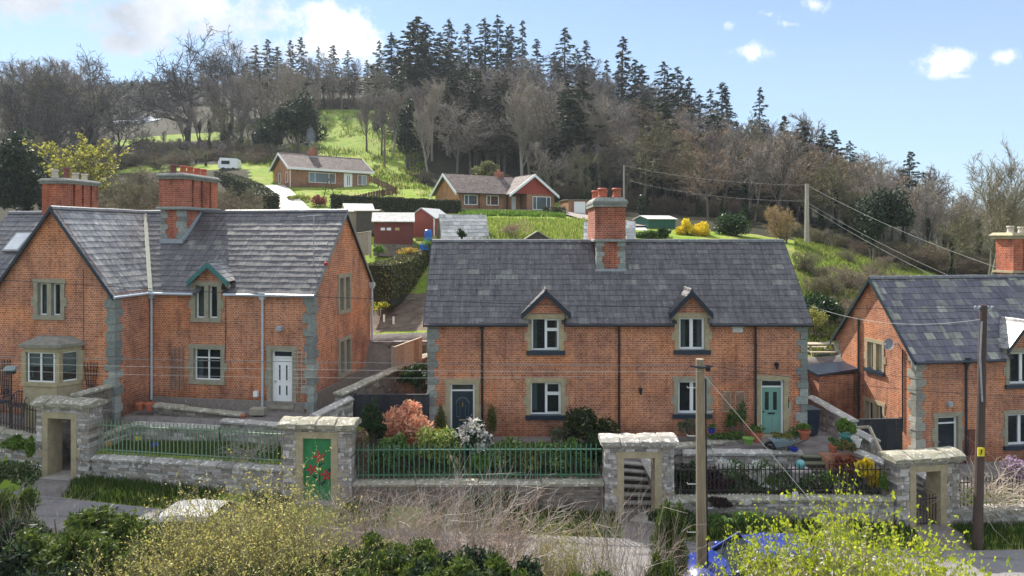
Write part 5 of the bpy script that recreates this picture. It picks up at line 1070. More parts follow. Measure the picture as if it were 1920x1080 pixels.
FELT=pm('pale shed roof felt',(.62,.60,.56),(.40,.39,.37),scale=4,rough=.85)
RSLATE=pm('pale stone roof slab',(.5,.5,.48),rough=.7,scale=3,island=[(0,(.36,.36,.35)),(.5,(.52,.52,.50)),(1,(.68,.67,.63))],bmp=.3)
s=shed('garden_shed','low red brown shed with pale felt roof and small windows','shed',701,455,45.5,2.55,1.9,1.45,.55,9,REDSH,FELT)
for i,x in enumerate((.45,.85,1.4)): m=MB(); m.box(x,x+.28,-.03,.02,.82,1.0); m.build('window',WHITE if i<2 else pm('warm pane',(.6,.45,.2)),s,world=False)
m=MB(); m.box(2.57,2.6,.6,1.2,.05,1.3); m.build('door',BLACK,s,world=False)
s=shed('garden_shed','taller red shed with a grey corrugated roof behind the blue barrel','shed',768,446,49,2.0,2.4,1.45,.65,-22,pm('rust red timber',(.30,.07,.05),(.2,.05,.04),scale=3,stretch=(6,6,.6)),pm('grey shed roof',(.5,.5,.5),(.38,.38,.38)),ridge_along=False)
m=MB(); m.box(1.95,2.03,-.05,.02,0,1.45); m.build('corner_board',OFFW,s,world=False)
s=shed('lean_to','dark open lean-to store behind the shed','shed',668,428,50,1.5,2.0,1.25,.1,0,pm('dark timber',(.05,.05,.05),(.08,.07,.06)),pm('grey sheet roof',(.35,.33,.3),(.22,.2,.18)))
s=shed('stone_outbuilding','small stone outbuilding with a pale roof above the left cottage gable','outbuilding',650,450,52,2.0,2.6,2.2,.6,20,RUBBLE if False else pm('pale rubble face',(.42,.36,.28),(.26,.22,.17),scale=9,bmp=.6),FELT,ridge_along=True)
s=shed('stone_outbuilding','stone outbuilding with a pale slab roof behind the middle roof ridge','outbuilding',832,461,45,2.95,2.5,.55,1.55,14,pm('pale rubble face',(.4,.4,.4)),RSLATE,slate=True)
s=shed('stone_outbuilding','small grey slab roofed hut half hidden behind the tall chimney','outbuilding',1098,465,46,3.2,2.2,.5,1.3,-8,pm('pale rubble face',(.4,.4,.4)),RSLATE,slate=True)
s=shed('garden_shed','low dark felted roof poking up behind the middle ridge','shed',985,462,44,1.6,1.8,.45,.5,0,pm('dark timber',(.05,.05,.05)),pm('grey sheet roof',(.35,.33,.3)),ridge_along=False)
s=shed('garden_shed','green metal shed with a white roof behind the forsythia','shed',1216,432,60,2.7,2.6,1.0,.3,18,pm('green metal sheet',(.03,.12,.085),(.02,.09,.065)),FELT)
s=shed('garage','flat roofed brick garage with a white door right of the second bungalow','garage',1066,407,84,4.6,5,2.1,.1,8,BUNGB,pm('grey sheet roof',(.35,.33,.3)))
m=MB(); m.box(.7,2.1,-.06,.02,0,1.9); m.build('garage_door',WHITE,s,world=False)
# white caravan on the bank
X,Y,Z=at(409,319,100); c=thing('caravan','white caravan parked behind the long clipped hedge','caravan',(X,Y,Z),R(8)); m=MB(); m.prism([(0,.3),(2.7,.3),(2.8,1.2),(2.6,1.75),(.25,1.85),(-.05,1.2)],0,2.1,lambda u,d,w:(u,d,w)); m.build('body',WHITE,c,world=False); m=MB(); m.box(.45,1.6,-.03,.02,.9,1.4); m.build('window',DARKGL,c,world=False)
for x in (.7,2.1): m=MB(); m.tube([(x,-.02,.15),(x,.2,.15)],.28,12); m.build('wheel',BLACK,c,world=False)
# ------------------------------------------------------------ bungalows
ROOFT=pm('brown roof tile',(.1,.1,.1),rough=.8,scale=2,island=[(0,(.085,.062,.058)),(.5,(.12,.09,.082)),(1,(.17,.13,.115))],spots=(5,.66,(.42,.38,.33)))
def bwin(t,mk,u0,u1,z0,z1,style,glass=SKYGL,wm=WHITE):
    m=MB(); fw=.07
    bx(m,mk,u0,u1,-.03,.05,z0,z0+fw);bx(m,mk,u0,u1,-.03,.05,z1-fw,z1)
    for u in [u0]+[u0+(u1-u0)*f for f in style]+[u1-fw]: bx(m,mk,u,u+fw,-.034,.05,z0+fw,z1-fw)
    w=m.build('window',wm,t,world=False); g=MB(); bx(g,mk,u0+.03,u1-.03,-.0,.03,z0+.03,z1-.03); g.build('pane',glass,w,world=False)
def bungalow1():
    X,Y,Z=at(545,351,88); t=thing('bungalow','brown brick bungalow with white fascia and long tiled roof up on the lawn','house',(X,Y,Z),R(38)); w,d,wh,rise=11.0,6.6,2.55,1.9
    W=MB(); gable_sheet(W,FR(),0,w,-.8,lambda u:wh,[],[]);gable_sheet(W,lambda u,dd,z:(u,d,z),0,w,-.8,lambda u:wh,[],[]);gable_sheet(W,SR(w),0,d,-.8,lambda u:wh+min(u,d-u)*rise/(d/2),[d/2],[]); W.build('wall',BUNGB,t,world=False)
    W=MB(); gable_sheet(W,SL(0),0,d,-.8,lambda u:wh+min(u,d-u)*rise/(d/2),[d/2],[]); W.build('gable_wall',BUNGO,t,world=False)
    S=MB(); k=rise/(d/2); ov=.45; L=math.hypot(d/2+ov,rise+ov*k)
    for O,V in (((-.5,-ov,wh-ov*k+.25),(0,d/2+ov,rise+ov*k)),((-.5,d+ov,wh-ov*k+.25),(0,-d/2-ov,rise+ov*k))): slates(S,O,(1,0,0),V,w+1,L,w=.33,e=.3); sheet(S,O,(1,0,0),V,w+1,L)
    ridge(S,(-.5,d/2,wh+rise+.25),(w+.5,d/2,wh+rise+.25),w=.16); S.build('roof',ROOFT,t,world=False)
    B=MB(); 
    for x,s in ((-.5,-1),(w+.5,1)): barge(B,(x,-ov,wh-ov*k+.27),(x,d/2,wh+rise+.27),(s,0,0),w=.3,t=.06);barge(B,(x,d+ov,wh-ov*k+.27),(x,d/2,wh+rise+.27),(s,0,0),w=.3,t=.06)
    B.box(-.5,w+.5,-ov-.08,-ov-.02,wh-ov*k,wh-ov*k+.27); B.box(-.5,w+.5,-ov,.0,wh-.25,wh-.2); B.build('fascia',WHITE,t,world=False)
    bwin(t,FR(),2.4,6.1,.75,2.1,(.22,.74),pm('pane with painted sky reflection',(.28,.48,.62),(.22,.42,.56),rough=.1)); bwin(t,FR(),9.3,10.7,.7,2.1,(.45,),pm('net curtain pane',(.6,.63,.65),rough=.2)); bwin(t,SL(0),1.0,1.9,.7,2.1,()); bwin(t,SL(0),3.6,4.5,.7,2.1,())  # wide pane's blue is a sky reflection put into its colour
    m=MB(); m.box(7.3,8.5,-.06,.02,.0,2.2); D=m.build('door',WHITE,t,world=False); m=MB(); m.box(7.75,7.85,-.075,-.05,.6,1.9);m.box(8.0,8.1,-.075,-.05,.6,1.9); m.build('pane',DARKGL,D,world=False)
    m=MB(); m.box(3.6,4.7,d/2-.5,d/2+.2,wh+rise-.6,wh+rise+1.0); c=m.build('chimney',BRICKC,t,world=False); m=MB(); m.box(3.55,4.75,d/2-.6,d/2-.5,wh+rise-.35,wh+rise+.1); m.build('flashing',LEAD,c,world=False); pots(c,[(4.15,d/2-.15,wh+rise+1.0,.35,.16,None)],POTR)
    m=MB(); m.tube([(-.1,-.12,.0),(-.1,-.12,wh-.2)],.05,6); m.build('downpipe',WHITE,t,world=False)
bungalow1()
def bungalow2():
    X,Y,Z=at(860,399,78); t=thing('bungalow','brown brick bungalow with a red boarded front gable and white bargeboards','house',(X,Y,Z),R(30)); w,d,wh,rise=12.4,6.6,2.35,2.15; a,b=6.4,12.4; pj=1.0
    W=MB(); gable_sheet(W,FR(),0,a,-1,lambda u:wh,[],[]);gable_sheet(W,lambda u,dd,z:(u,d,z),0,w,-1,lambda u:wh,[],[])
    for mk in (SL(a),SR(b)): gable_sheet(W,mk,-pj,.01 if mk is None else 0,-1,lambda u:wh,[],[])
    gable_sheet(W,SR(w),0,d,-1,lambda u:wh,[],[]); gable_sheet(W,FR(-pj),a+2.1,b,-1,lambda u:wh,[],[]); gable_sheet(W,FR(.6),a,a+2.1,-1,lambda u:wh,[],[]); gable_sheet(W,SL(a+2.1),-pj,.6,-1,lambda u:wh,[],[]); W.build('wall',BUNGB,t,world=False)
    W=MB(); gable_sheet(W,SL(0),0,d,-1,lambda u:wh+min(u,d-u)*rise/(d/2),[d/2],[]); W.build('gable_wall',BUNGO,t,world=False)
    m_=(a+b)/2; k=rise/(d/2); ov=.45; kk=rise/((b-a)/2)
    W=MB(); W.add([(a-.1,-pj-.03,wh+.02),(b+.1,-pj-.03,wh+.02),(m_,-pj-.03,wh+rise+.15)],[(0,1,2)]); W.build('gable_boarding',pm('red boarding',(.36,.055,.035),(.28,.045,.03),scale=2,stretch=(5,5,.5)),t,world=False)
    S=MB(); L=math.hypot(d/2+ov,rise+ov*k); zo=.22
    slates(S,(-.5,-ov,wh-ov*k+zo),(1,0,0),(0,d/2+ov,rise+ov*k),a+1.5,L,w=.33,e=.3,clip=lambda c: not(c.x>a-.3 and c.z<wh+zo+(c.x-a+.3)*kk)); sheet(S,(-.5,-ov,wh-ov*k+zo),(1,0,0),(0,d/2+ov,rise+ov*k),a+.3,L); sheet(S,(a-.4,.6,wh+.6*k+zo),(1,0,0),(0,d/2-.6,rise-.6*k),3,math.hypot(d/2-.6,rise-.6*k)); slates(S,(-.5,d+ov,wh-ov*k+zo),(1,0,0),(0,-d/2-ov,rise+ov*k),w+.5,L,w=.66,e=.6); sheet(S,(-.5,d+ov,wh-ov*k+zo),(1,0,0),(0,-d/2-ov,rise+ov*k),w+.5,L)
    o2=.5; L2=math.hypot((b-a)/2+o2,rise+o2*kk)
    for s in (-1,1): O=(m_+s*((b-a)/2+o2),-pj-.35,wh-o2*kk+zo); V=(-s*((b-a)/2+o2),0,rise+o2*kk); slates(S,O,(0,1,0),V,d/2+pj+.35+(3.3 if s>0 else 0),L2,w=.33,e=.3); sheet(S,O,(0,1,0),V,d/2+pj+.35+(3.3 if s>0 else 0),L2)
    S.build('roof',ROOFT,t,world=False)
    B=MB(); barge(B,(-.5,-ov,wh-ov*k+zo+.03),(-.5,d/2,wh+rise+zo+.03),(-1,0,0),w=.34,t=.06);barge(B,(-.5,d+ov,wh-ov*k+zo+.03),(-.5,d/2,wh+rise+zo+.03),(-1,0,0),w=.34,t=.06)
    B.build('bargeboard',WHITE,t,world=False); B=MB()
    for s in (-1,1): barge(B,(m_+s*((b-a)/2+o2),-pj-.36,wh-o2*kk+zo+.04),(m_,-pj-.36,wh+rise+zo+.04),(0,-1,0),w=.36,t=.06)
    B.build('bargeboard',WHITE,t,world=False)
    G=MB(); G.tube([(-.4,-ov-.03,wh-.1),(a-.4,-ov-.03,wh-.1)],.06,6); G.tube([(2.6,-.1,0),(2.6,-.1,wh)],.05,6); G.tube([(a-.1,-.1,0),(a-.1,-.1,wh)],.07,6); G.build('gutter',BLACK,t,world=False)
    bwin(t,FR(),.7,2.4,.95,2.1,(.3,),SKYGL); bwin(t,FR(),3.6,5.2,.95,2.1,(.3,),DARKGL); bwin(t,FR(-pj),a+2.9,b-.5,.5,2.1,(.2,.75),SKYGL)
    m=MB(); m.box(a+.5,a+1.5,.55,.62,0,2.1); m.build('door',WHITE,t,world=False)
    m=MB(); m.box(a+.2,a+1.2,d/2-.3,d/2+.5,wh+rise-.3,wh+rise+.75); c=m.build('chimney',BRICKC,t,world=False); pots(c,[(a+.7,d/2+.1,wh+rise+.75,.3,.15,None)],POTR)
    wl=thing('stone_wall','low pale wall along the front of the bungalow with the red gable','wall',(X-.5,Y-1.6,Z),R(24)); m=MB(); rubble(m,lambda u,dd,z:(u,dd,z),0,11,0,.4,lambda u:-1.0,lambda u:.45,h=.2,lmin=.3,lmax=.7); m.build('stonework',pm('pale rubble face',(.4,.4,.4)),wl,world=False)
bungalow2()
X,Y,Z=at(210,246,200); t=thing('white_house','long white rendered house far off among bare trees on the left hill','house',(X,Y,Z),R(-12)); W=MB(); gable_sheet(W,FR(),0,14,-2,lambda u:2.6 if u<9 or u>13.5 else 2.6,[],[]); gable_sheet(W,FR(-.6),9,13.2,-2,lambda u:2.4+min(u-9,13.2-u)*.9,[11.1],[]); gable_sheet(W,SR(14),0,6,-2,lambda u:2.6+min(u,6-u)*.35,[3],[]); W.build('wall',pm('white render',(.78,.78,.8),(.68,.68,.7)),t,world=False)
S=MB(); sheet(S,(-.3,-.3,2.6),(1,0,0),(0,3.3,1.1),14.6,3.5); sheet(S,(-.3,6.3,2.6),(1,0,0),(0,-3.3,1.1),14.6,3.5); sheet(S,(8.7,-.8,2.25),(0,1,0),(2.4,0,2.1),4,3.2); sheet(S,(13.5,-.8,2.25),(0,1,0),(-2.4,0,2.1),4,3.2); S.build('roof',pm('pale far roof',(.42,.44,.5),(.34,.36,.4)),t,world=False)
for x in (1.2,3.4,6): m=MB(); m.box(x,x+1.1,-.05,.02,.9,1.9); m.build('window',DARKGL,t,world=False)
m=MB(); m.box(10.6,11.6,-.66,-.58,1.5,2.8); m.build('window',DARKGL,t,world=False)
# brick outhouse between the cottages
X,Y,Z=at(1536,745,31.5); t=thing('brick_outhouse','low brick outhouse with a slate edged roof behind the sloping wall','outbuilding',(X,Y,Z),R(9)); W=MB(); W.box(0,1.75,0,2.2,-1.2,1.0); W.build('wall',BRICK,t,world=False); m=MB(); m.add([(-.15,-.15,.98),(1.9,-.15,1.2),(1.9,2.3,1.5),(-.15,2.3,1.3),(-.15,-.15,1.08),(1.9,-.15,1.3),(1.9,2.3,1.6),(-.15,2.3,1.4)],[(3,2,1,0),(4,5,6,7),(0,1,5,4),(1,2,6,5),(2,3,7,6),(3,0,4,7)]); m.build('roof',NAVY,t,world=False)
# ------------------------------------------------------------ poles and wires
def pole(label,px,pyt,D,r,mat,lean=0,yb=None,arms=None,group=None,zb=None):
    X,Y,Zt=at(px,pyt,D); zb=H(X,Y)-.3 if zb is None else zb; t=thing('utility_pole',label,'pole',(X+lean,Y,zb)); m=MB(); m.tube([(X+lean,Y,zb),(X+lean*.5,Y,(zb+Zt)/2),(X,Y,Zt)],[r*1.25,r*1.1,r*.9],12); m.build('shaft',mat,t); return t,(X,Y,Zt)
PA,pa=pole('bare timber pole standing in front of the middle cottages',1312,673,17.6,.118,WOODP,lean=.06)
m=MB(); X,Y,Z=pa
for k in range(7):
    z=Z-.35-.62*k-.4; s=1 if k%2 else -1
    m.tube([(X+s*.1,Y,z),(X+s*.32,Y-.02,z+.01)],.012,5); m.tube([(X+s*.32,Y-.02,z),(X+s*.33,Y-.02,z+.05)],.012,5)
m.build('step_bolt',pm('galvanised',(.55,.58,.6),rough=.4,metal=.5),PA)
m=MB(); m.tube([(X-.28,Y-.1,Z-.16),(X,Y-.14,Z-.2),(X+.3,Y-.1,Z-.17)],.025,6); m.box(X+.14,X+.24,Y-.12,Y-.02,Z-.3,Z-.14); m.tube([(X+.13,Y-.05,Z-.5),(X+.17,Y-.05,Z-3.5),(X+.2,Y-.05,Z-6)],.02,5); m.build('cable_clamp',BLACK,PA)
PB,pb=pole('dark stained pole with a small yellow sign beside the right gateway',1844,572,21.4,.115,WOODD,lean=-.2)
m=MB(); X,Y,Z=at(1836,846,21.3); m.box(X-.10,X+.10,Y-.10,Y-.06,Z-.13,Z+.13); yp=m.build('sign',pm('yellow sign',(.75,.62,.02),(.65,.55,.03)),PB)
m=MB(); m.add([(X-.02,Y-.105,Z+.08),(X+.03,Y-.105,Z+.08),(X-.01,Y-.105,Z+.0),(X+.03,Y-.105,Z+.01),(X-.03,Y-.105,Z-.09),(X-.0,Y-.105,Z-.02),(X-.04,Y-.105,Z-.02)],[(0,1,3,2),(2,3,4),(5,6,4)]); m.build('symbol',BLACK,yp)
X,Y,Z=pb; m=MB(); m.tube([(X-.28,Y,Z-.12),(X+.28,Y,Z-.12)],.02,5)
for dx in (-.25,-.12,.14,.28): m.lathe([(.02,0),(.045,.03),(.04,.07),(.01,.09)],(X+dx,Y,Z-.11),8)
m.tube([(X-.12,Y-.1,Z-.5),(X-.2,Y-.14,Z-1.6),(X-.12,Y-.12,Z-3.0)],.025,5); m.build('bracket',LEAD,PB)
PC,pc=pole('tall thin pole above the rough garden right of the tan tree',1513,345,60,.17,pm('grey pole wood',(.42,.38,.33),(.3,.27,.23)))
PD_,pd=pole('brown pole on the daffodil bank above the first bungalow',721,238,108,.14,pm('brown pole wood',(.2,.15,.11),(.14,.105,.08)))
PE,pe=pole('slim grey pole behind the tall chimney of the middle cottage',1170,310,78,.09,pm('grey pole wood',(.1,.1,.1)))
def wire(label,a,b,sag,r,mat,name='overhead_cable'):
    r*=.5
    a=Vector(a);b=Vector(b); pts=[a+(b-a)*k/24-Vector((0,0,sag*4*(k/24)*(1-k/24))) for k in range(25)]; m=MB(); m.tube(pts,r,5); o=m.build(name,mat); return setp(o,label,'cable')
WB=pm('black cable',(.015,.015,.02),rough=.5); WG=pm('grey cable',(.22,.22,.22),rough=.5); WL=pm('pale cable',(.65,.64,.6),rough=.5)
A=lambda *q:at(*q)
wire('black cable crossing the roofs to the top of the dark right pole',A(-60,521,19.6),(pb[0]-.25,pb[1],pb[2]-.1),.28,.017,WB)
wire('black cable leaving the dark pole to the right',(pb[0]+.25,pb[1],pb[2]-.1),A(2000,598,22),.02,.015,WB)
wire('thick grey cable crossing the cottage fronts to the bare timber pole',A(-60,668,18.6),(pa[0],pa[1]-.12,pa[2]-.16),.03,.02,WG)
wire('thin pale cable below the thick one on the left cottage',A(-60,679,18.7),(pa[0],pa[1]-.12,pa[2]-.3),.08,.009,WL)
wire('lowest thin cable over the left cottage door',A(-60,692,18.7),A(1100,706,18),.12,.007,WL)
wire('black cable running from the bare pole past the sage green door',(pa[0]+.3,pa[1],pa[2]-.18),A(2000,745,20.5),.18,.013,WB)
wire('second black cable from the bare pole to the right edge',(pa[0]+.3,pa[1],pa[2]-.12),A(2000,712,22),.12,.010,WB)
wire('pale stay wire slanting down from the bare timber pole',(pa[0]+.12,pa[1],pa[2]-.42),A(1545,968,16.6),0,.014,WL)
wire('pale service cable from the dark pole to the middle cottage eaves',(pb[0]-.1,pb[1],pb[2]-.45),A(1512,570,27.5),.42,.014,WL)
wire('thin black cable dipping across the sage green door cottage',(pa[0]+.2,pa[1],pa[2]-.3),A(1580,712,24),.2,.008,WB)
wire('upper thin wire between the two distant poles',(pe[0],pe[1],pe[2]+0),(pc[0],pc[1],pc[2]-.1),.5,.018,WG)
wire('lower thin wire between the two distant poles',(pe[0],pe[1],pe[2]-1.6),(pc[0],pc[1],pc[2]-1.5),.6,.018,WG)
wire('steep top wire falling right from the tall thin pole',(pc[0],pc[1],pc[2]-.1),A(1990,540,45),.6,.026,WL)
wire('upper of the two paired wires falling right from the tall thin pole',(pc[0],pc[1],pc[2]-1.6),A(1990,600,43),.6,.020,WL)
wire('lower of the two paired wires falling right from the tall thin pole',(pc[0],pc[1],pc[2]-1.9),A(1990,620,43),.6,.022,WL)
# ------------------------------------------------------------ small garden things
def pot(label,px,py,D,r,h,mat=TERRA,plant=None,name='plant_pot',n=260,ph=.35,leaf=.05):
    X,Y,Z=at(px,py,D); t=thing(name,label,'plant pot',(X,Y,Z)); m=MB(); m.lathe([(r*.66,0),(r*.92,h*.8),(r*1.05,h*.8),(r*1.08,h),(r*.9,h),(r*.85,h*.88),(.001,h*.88)],(0,0,0),16); m.build('pot',mat,t,world=False)
    if plant:
        rng=np.random.default_rng(int(px)); C=clumps(rng,n,(r*2.6,r*2.6,ph),8,.5)+np.array([0,0,h*.85]); V,Fq=leafquads(C,leaf,leaf*.5,rng,.5); mesh_obj('plant',V,Fq,plant,t,world=False)
    return t
GR1=leafmat('mid green leaves',[(0,(.04,.09,.02)),(.5,(.09,.17,.035)),(1,(.17,.26,.06))]); GR2=leafmat('bright green leaves',[(0,(.06,.13,.02)),(.5,(.12,.22,.03)),(1,(.20,.30,.05))]); GRD=leafmat('dark glossy leaves',[(0,(.012,.035,.012)),(.6,(.025,.06,.018)),(1,(.06,.11,.03))],rough=.4,tr=.25)
YEL=leafmat('yellow blossom',[(0,(.65,.48,.02)),(1,(.85,.70,.05))],tr=.4); WFL=leafmat('white blossom',[(0,(.6,.6,.52)),(1,(.85,.85,.8))],tr=.4)
pot('left of two terracotta pots by the inner corner drainpipe',263,769,26.4,.17,.28); pot('right of two terracotta pots by the inner corner drainpipe',281,770,26.35,.18,.30)
pot('small terracotta pot on the low wall end left of the white door',456,786,25.5,.1,.16)
m=thing('trough','stone trough on the step left of the white front door','trough',at(484,777,26.1)); b=MB(); b.box(-.28,.28,-.15,.15,0,.26,ch=.02); b.build('basin',SANDG,m,world=False)
pot('large terracotta pot left of the sage green door step',1419,829,25.3,.22,.38,plant=GR1); pot('round terracotta pot with grass right of the sage green door',1508,824,25.4,.22,.34,plant=GR2,n=300,ph=.3)
pot('teal glazed pot with a feathery green plant on the side wall',1588,832,24.8,.24,.34,mat=pm('teal glaze',(.04,.30,.25),rough=.25),plant=GR2,n=700,ph=.6,leaf=.07)
pot('terracotta pot on the raised bed beside the steps',1562,848,24.3,.17,.25,plant=GR1); pot('pale green planter below the climbers',1403,832,25.0,.2,.22,mat=pm('lime planter',(.16,.32,.06)),plant=None)
pot('white stone planter at the corner of the side wall',1606,838,24.4,.16,.3,mat=OFFW,plant=WFL,n=80,ph=.2); pot('blue bucket under the wheelbarrow handles',1488,850,24.85,.15,.2,mat=pm('blue plastic',(.02,.05,.42),rough=.3)); pot('blue glazed pot left of the climbers',1334,812,25.9,.13,.18,mat=pm('blue plastic',(.1,.1,.1)),plant=GR1,n=100,ph=.2)
# wheelbarrow
X,Y,Z=at(1466,848,24.95); t=thing('wheelbarrow','grey wheelbarrow planted with flowers on the terrace','wheelbarrow',(X,Y,Z)); gz=pm('galvanised tray',(.40,.50,.55),(.28,.36,.4),rough=.4,metal=.3)
m=MB(); a=[(-.26,-.16,.22),(.28,-.16,.26),(.28,.16,.26),(-.26,.16,.22)]; b=[(-.42,-.28,.46),(.38,-.28,.50),(.38,.28,.50),(-.42,.28,.46)]; c=[(x*.94,y*.92,z-.01) for x,y,z in b]; e=[(x*.97,y*.95,z+.02) for x,y,z in a]
m.add(a+b+c+e,[(3,2,1,0)]+[(i,(i+1)%4,4+(i+1)%4,4+i) for i in range(4)]+[(4+i,4+(i+1)%4,8+(i+1)%4,8+i) for i in range(4)]+[(8+i,8+(i+1)%4,12+(i+1)%4,12+i) for i in range(4)]+[(12,13,14,15)]); m.build('tray',gz,t,world=False)
w=MB()
for k in range(16):
    a0=6.283*k/16;a1=6.283*(k+1)/16; w.beam((-.44+.17*math.cos(a0),0,.19+.17*math.sin(a0)),(-.44+.17*math.cos(a1),0,.19+.17*math.sin(a1)),.09,.07,up=(0,1,0))
w.tube([(-.44,-.05,.19),(-.44,.05,.19)],.07,10); w.build('wheel',BLACK,t,world=False)
for s in (-1,1):
    m=MB(); m.tube([(-.44,s*.06,.19),(-.1,s*.16,.22),(.3,s*.2,.30),(.75,s*.26,.52)],.018,6); m.build('handle',BLACK,t,world=False); m=MB(); m.tube([(.12,s*.17,.26),(.2,s*.19,.0),(.32,s*.19,.0),(.34,s*.2,.3)],.014,5); m.build('leg',BLACK,t,world=False)
rng=np.random.default_rng(3); C=clumps(rng,420,(.7,.5,.32),8,.5)+np.array([-.02,0,.46]); V,Fq=leafquads(C,.05,.03,rng,.3); mesh_obj('plants',V,Fq,leafmat('heather mix',[(0,(.05,.09,.02)),(.5,(.14,.17,.04)),(.8,(.35,.3,.06)),(1,(.3,.05,.1))]),t,world=False)
# wheelie bin
X,Y,Z=at(1518,812,27.0); t=thing('wheelie_bin','black wheelie bin behind the right corner of the middle cottage','bin',(X,Y,Z),R(5)); m=MB(); a=[(-.2,-.25,0),(.2,-.25,0),(.2,.25,0),(-.2,.25,0)]; b=[(-.27,-.33,.95),(.27,-.33,.95),(.27,.33,.95),(-.27,.33,.95)]; m.add(a+b,[(3,2,1,0),(4,5,6,7)]+[(i,(i+1)%4,4+(i+1)%4,4+i) for i in range(4)]); m.build('body',NAVY,t,world=False); m=MB(); m.box(-.3,.3,-.37,.36,.96,1.02,ch=.02); m.tube([(-.25,.38,.98),(.25,.38,.98)],.02,6); m.build('lid',BLACK,t,world=False)
for s in (-1,1): m=MB(); m.tube([(s*.2,.28,.1),(s*.27,.28,.1)],.1,10); m.build('wheel',BLACK,t,world=False)
# trellises
def trellis(label,x0,x1,z0,z1,hs,y,mat,nx,nz,taper=0,diag=False,w=.02):
    O=hs.w(x0,y,z0); t=thing('trellis',label,'trellis',O,hs.a); W=x1-x0; Hh=z1-z0; m=MB()
    if diag:
        m.box(0,.03,0,.02,0,Hh);m.box(W-.03,W,0,.02,0,Hh);m.box(0,W,0,.02,0,.03);m.box(0,W,0,.02,Hh-.03,Hh); s=.11; k=-Hh
        while k<W:
            a=max(0,k); b=min(W,k+Hh); 
            if b>a: m.beam((a,.012,a-k),(b,.012,b-k),.014,.01,up=(0,1,0)); m.beam((a,.018,Hh-(a-k)),(b,.018,Hh-(b-k)),.014,.01,up=(0,1,0))
            k+=s
    else:
        for i in range(nx):
            f=i/(nx-1); xb=W/2+(f-.5)*W*(1-taper); m.beam((xb,.01,0),(W*f,.01,Hh),w,.02)
        for j in range(nz):
            f=(j+.5)/nz; k=(1-taper)+taper*f; m.beam((W/2-W*k/2,.0,Hh*f),(W/2+W*k/2,.0,Hh*f),w,.02)
    m.build('lattice',mat,t,world=False)
def tr(label,hs,a,b,c,d,mat,nx,nz,y=-.05,**k): x0,z1=hs.P(a,b,y); x1,z0=hs.P(c,d,y); trellis(label,x0,x1,z0,z1,hs,y,mat,nx,nz,**k)
tr('weathered timber trellis left of the four pane window',LFT,320,651,343,732,pm('aged lattice',(.20,.16,.14),(.28,.23,.2)),4,10,w=.03); tr('timber trellis right of the white front door',LFT,549,657,574,740,pm('pale lattice',(.55,.46,.40),(.42,.34,.29)),4,10,w=.03)
tr('black fan trellis right of the stone bay window',LFT,157,680,183,728,BLACK,5,5,y=-2.08,taper=.45); tr('black fan trellis at the left edge beside the bay window',LFT,-2,674,19,740,BLACK,5,6,y=-2.08,taper=.45)
tr('left of two lattice trellises beside the sage green door',MID,1353,734,1371,772,WOODF,2,2,diag=True); tr('right of two lattice trellises beside the sage green door',MID,1378,734,1397,775,WOODF,2,2,diag=True)
tr('dark lattice trellis beside the door of the right cottage',RGT,1816,806,1834,852,REDSH,2,2,diag=True)
# bird house on a bracket, chairs
X,Y,Z=at(21,700,24.8); t=thing('bird_feeder','dark bird feeder with a pitched roof at the left edge','bird feeder',(X,Y,H(X,Y))); zz=Z-H(X,Y); m=MB(); m.tube([(0,0,0),(0,0,zz)],.025,6); m.build('post',BLACK,t,world=False); m=MB(); m.box(-.12,.12,-.1,.1,zz-.02,zz+.16); m.build('box',WOODG,t,world=False); m=MB(); m.add([(-.22,-.16,zz+.14),(.22,-.16,zz+.14),(.22,.16,zz+.14),(-.22,.16,zz+.14),(-.18,0,zz+.28),(.18,0,zz+.28)],[(0,1,5,4),(2,3,4,5),(1,2,5),(3,0,4),(3,2,1,0)]); m.build('roof',pm('lead roof',(.25,.3,.3)),t,world=False)
def chair(label,px,py,D,rz):
    X,Y,Z=at(px,py,D); t=thing('garden_chair',label,'chair',(X,Y,Z),R(rz)); im=NAVY; m=MB(); m.box(-.24,.24,-.22,.22,.43,.47,ch=.015); m.build('seat',im,t,world=False)
    m=MB(); k=9
    for i in range(k): a=math.pi*i/(k-1); b=math.pi*(i+1)/(k-1); 
    pts=[(.22*math.cos(math.pi*i/8),.24,.62+.3*math.sin(math.pi*i/8)) for i in range(9)]; m.tube([(.22,.22,.45)]+pts+[(-.22,.22,.45)],.02,5)
    for i in (-2,-1,0,1,2): m.tube([(i*.075,.23,.46),(i*.075,.24,.90-abs(i)*.03)],.012,4)
    m.build('backrest',im,t,world=False)
    for x,y in ((-.2,-.2),(.2,-.2),(.2,.2),(-.2,.2)): m=MB(); m.tube([(x,y,0),(x,y,.44)],.016,5); m.build('leg',im,t,world=False)
    for s in (-1,1): m=MB(); m.tube([(s*.23,-.2,.45),(s*.26,-.18,.66),(s*.23,.22,.68)],.016,5); m.build('armrest',im,t,world=False)
chair('dark metal garden chair nearest the mossy gateway',33,782,25.3,25); chair('dark metal garden chair at the left edge of the terrace',2,776,25.6,-20)
# papers on the railings
for (px,py,w,h_,lb) in ((1470,933,.25,.2,'wide white notice hanging low on the black railings'),(1491,930,.2,.28,'tall pinkish white notice hanging on the black railings')):
    X,Y,Z=at(px,py,22.05); t=thing('paper_notice',lb,'notice',(X,Y,Z-h_/2),0); m=MB(); m.box(-w/2,w/2,0,.006,0,h_,j=.004); m.build('sheet',pm('paper',(.8,.78,.8)) if w>.22 else pm('pink paper',(.75,.66,.7)),t,world=False)
    m=MB(); 
    for k in range(5): m.box(-w*.38,w*(.38-.1*(k%2)),-.003,.0,h_*(.2+.14*k),h_*(.225+.14*k))
    m.build('print',pm('faint grey print',(.5,.5,.52)),t,world=False)
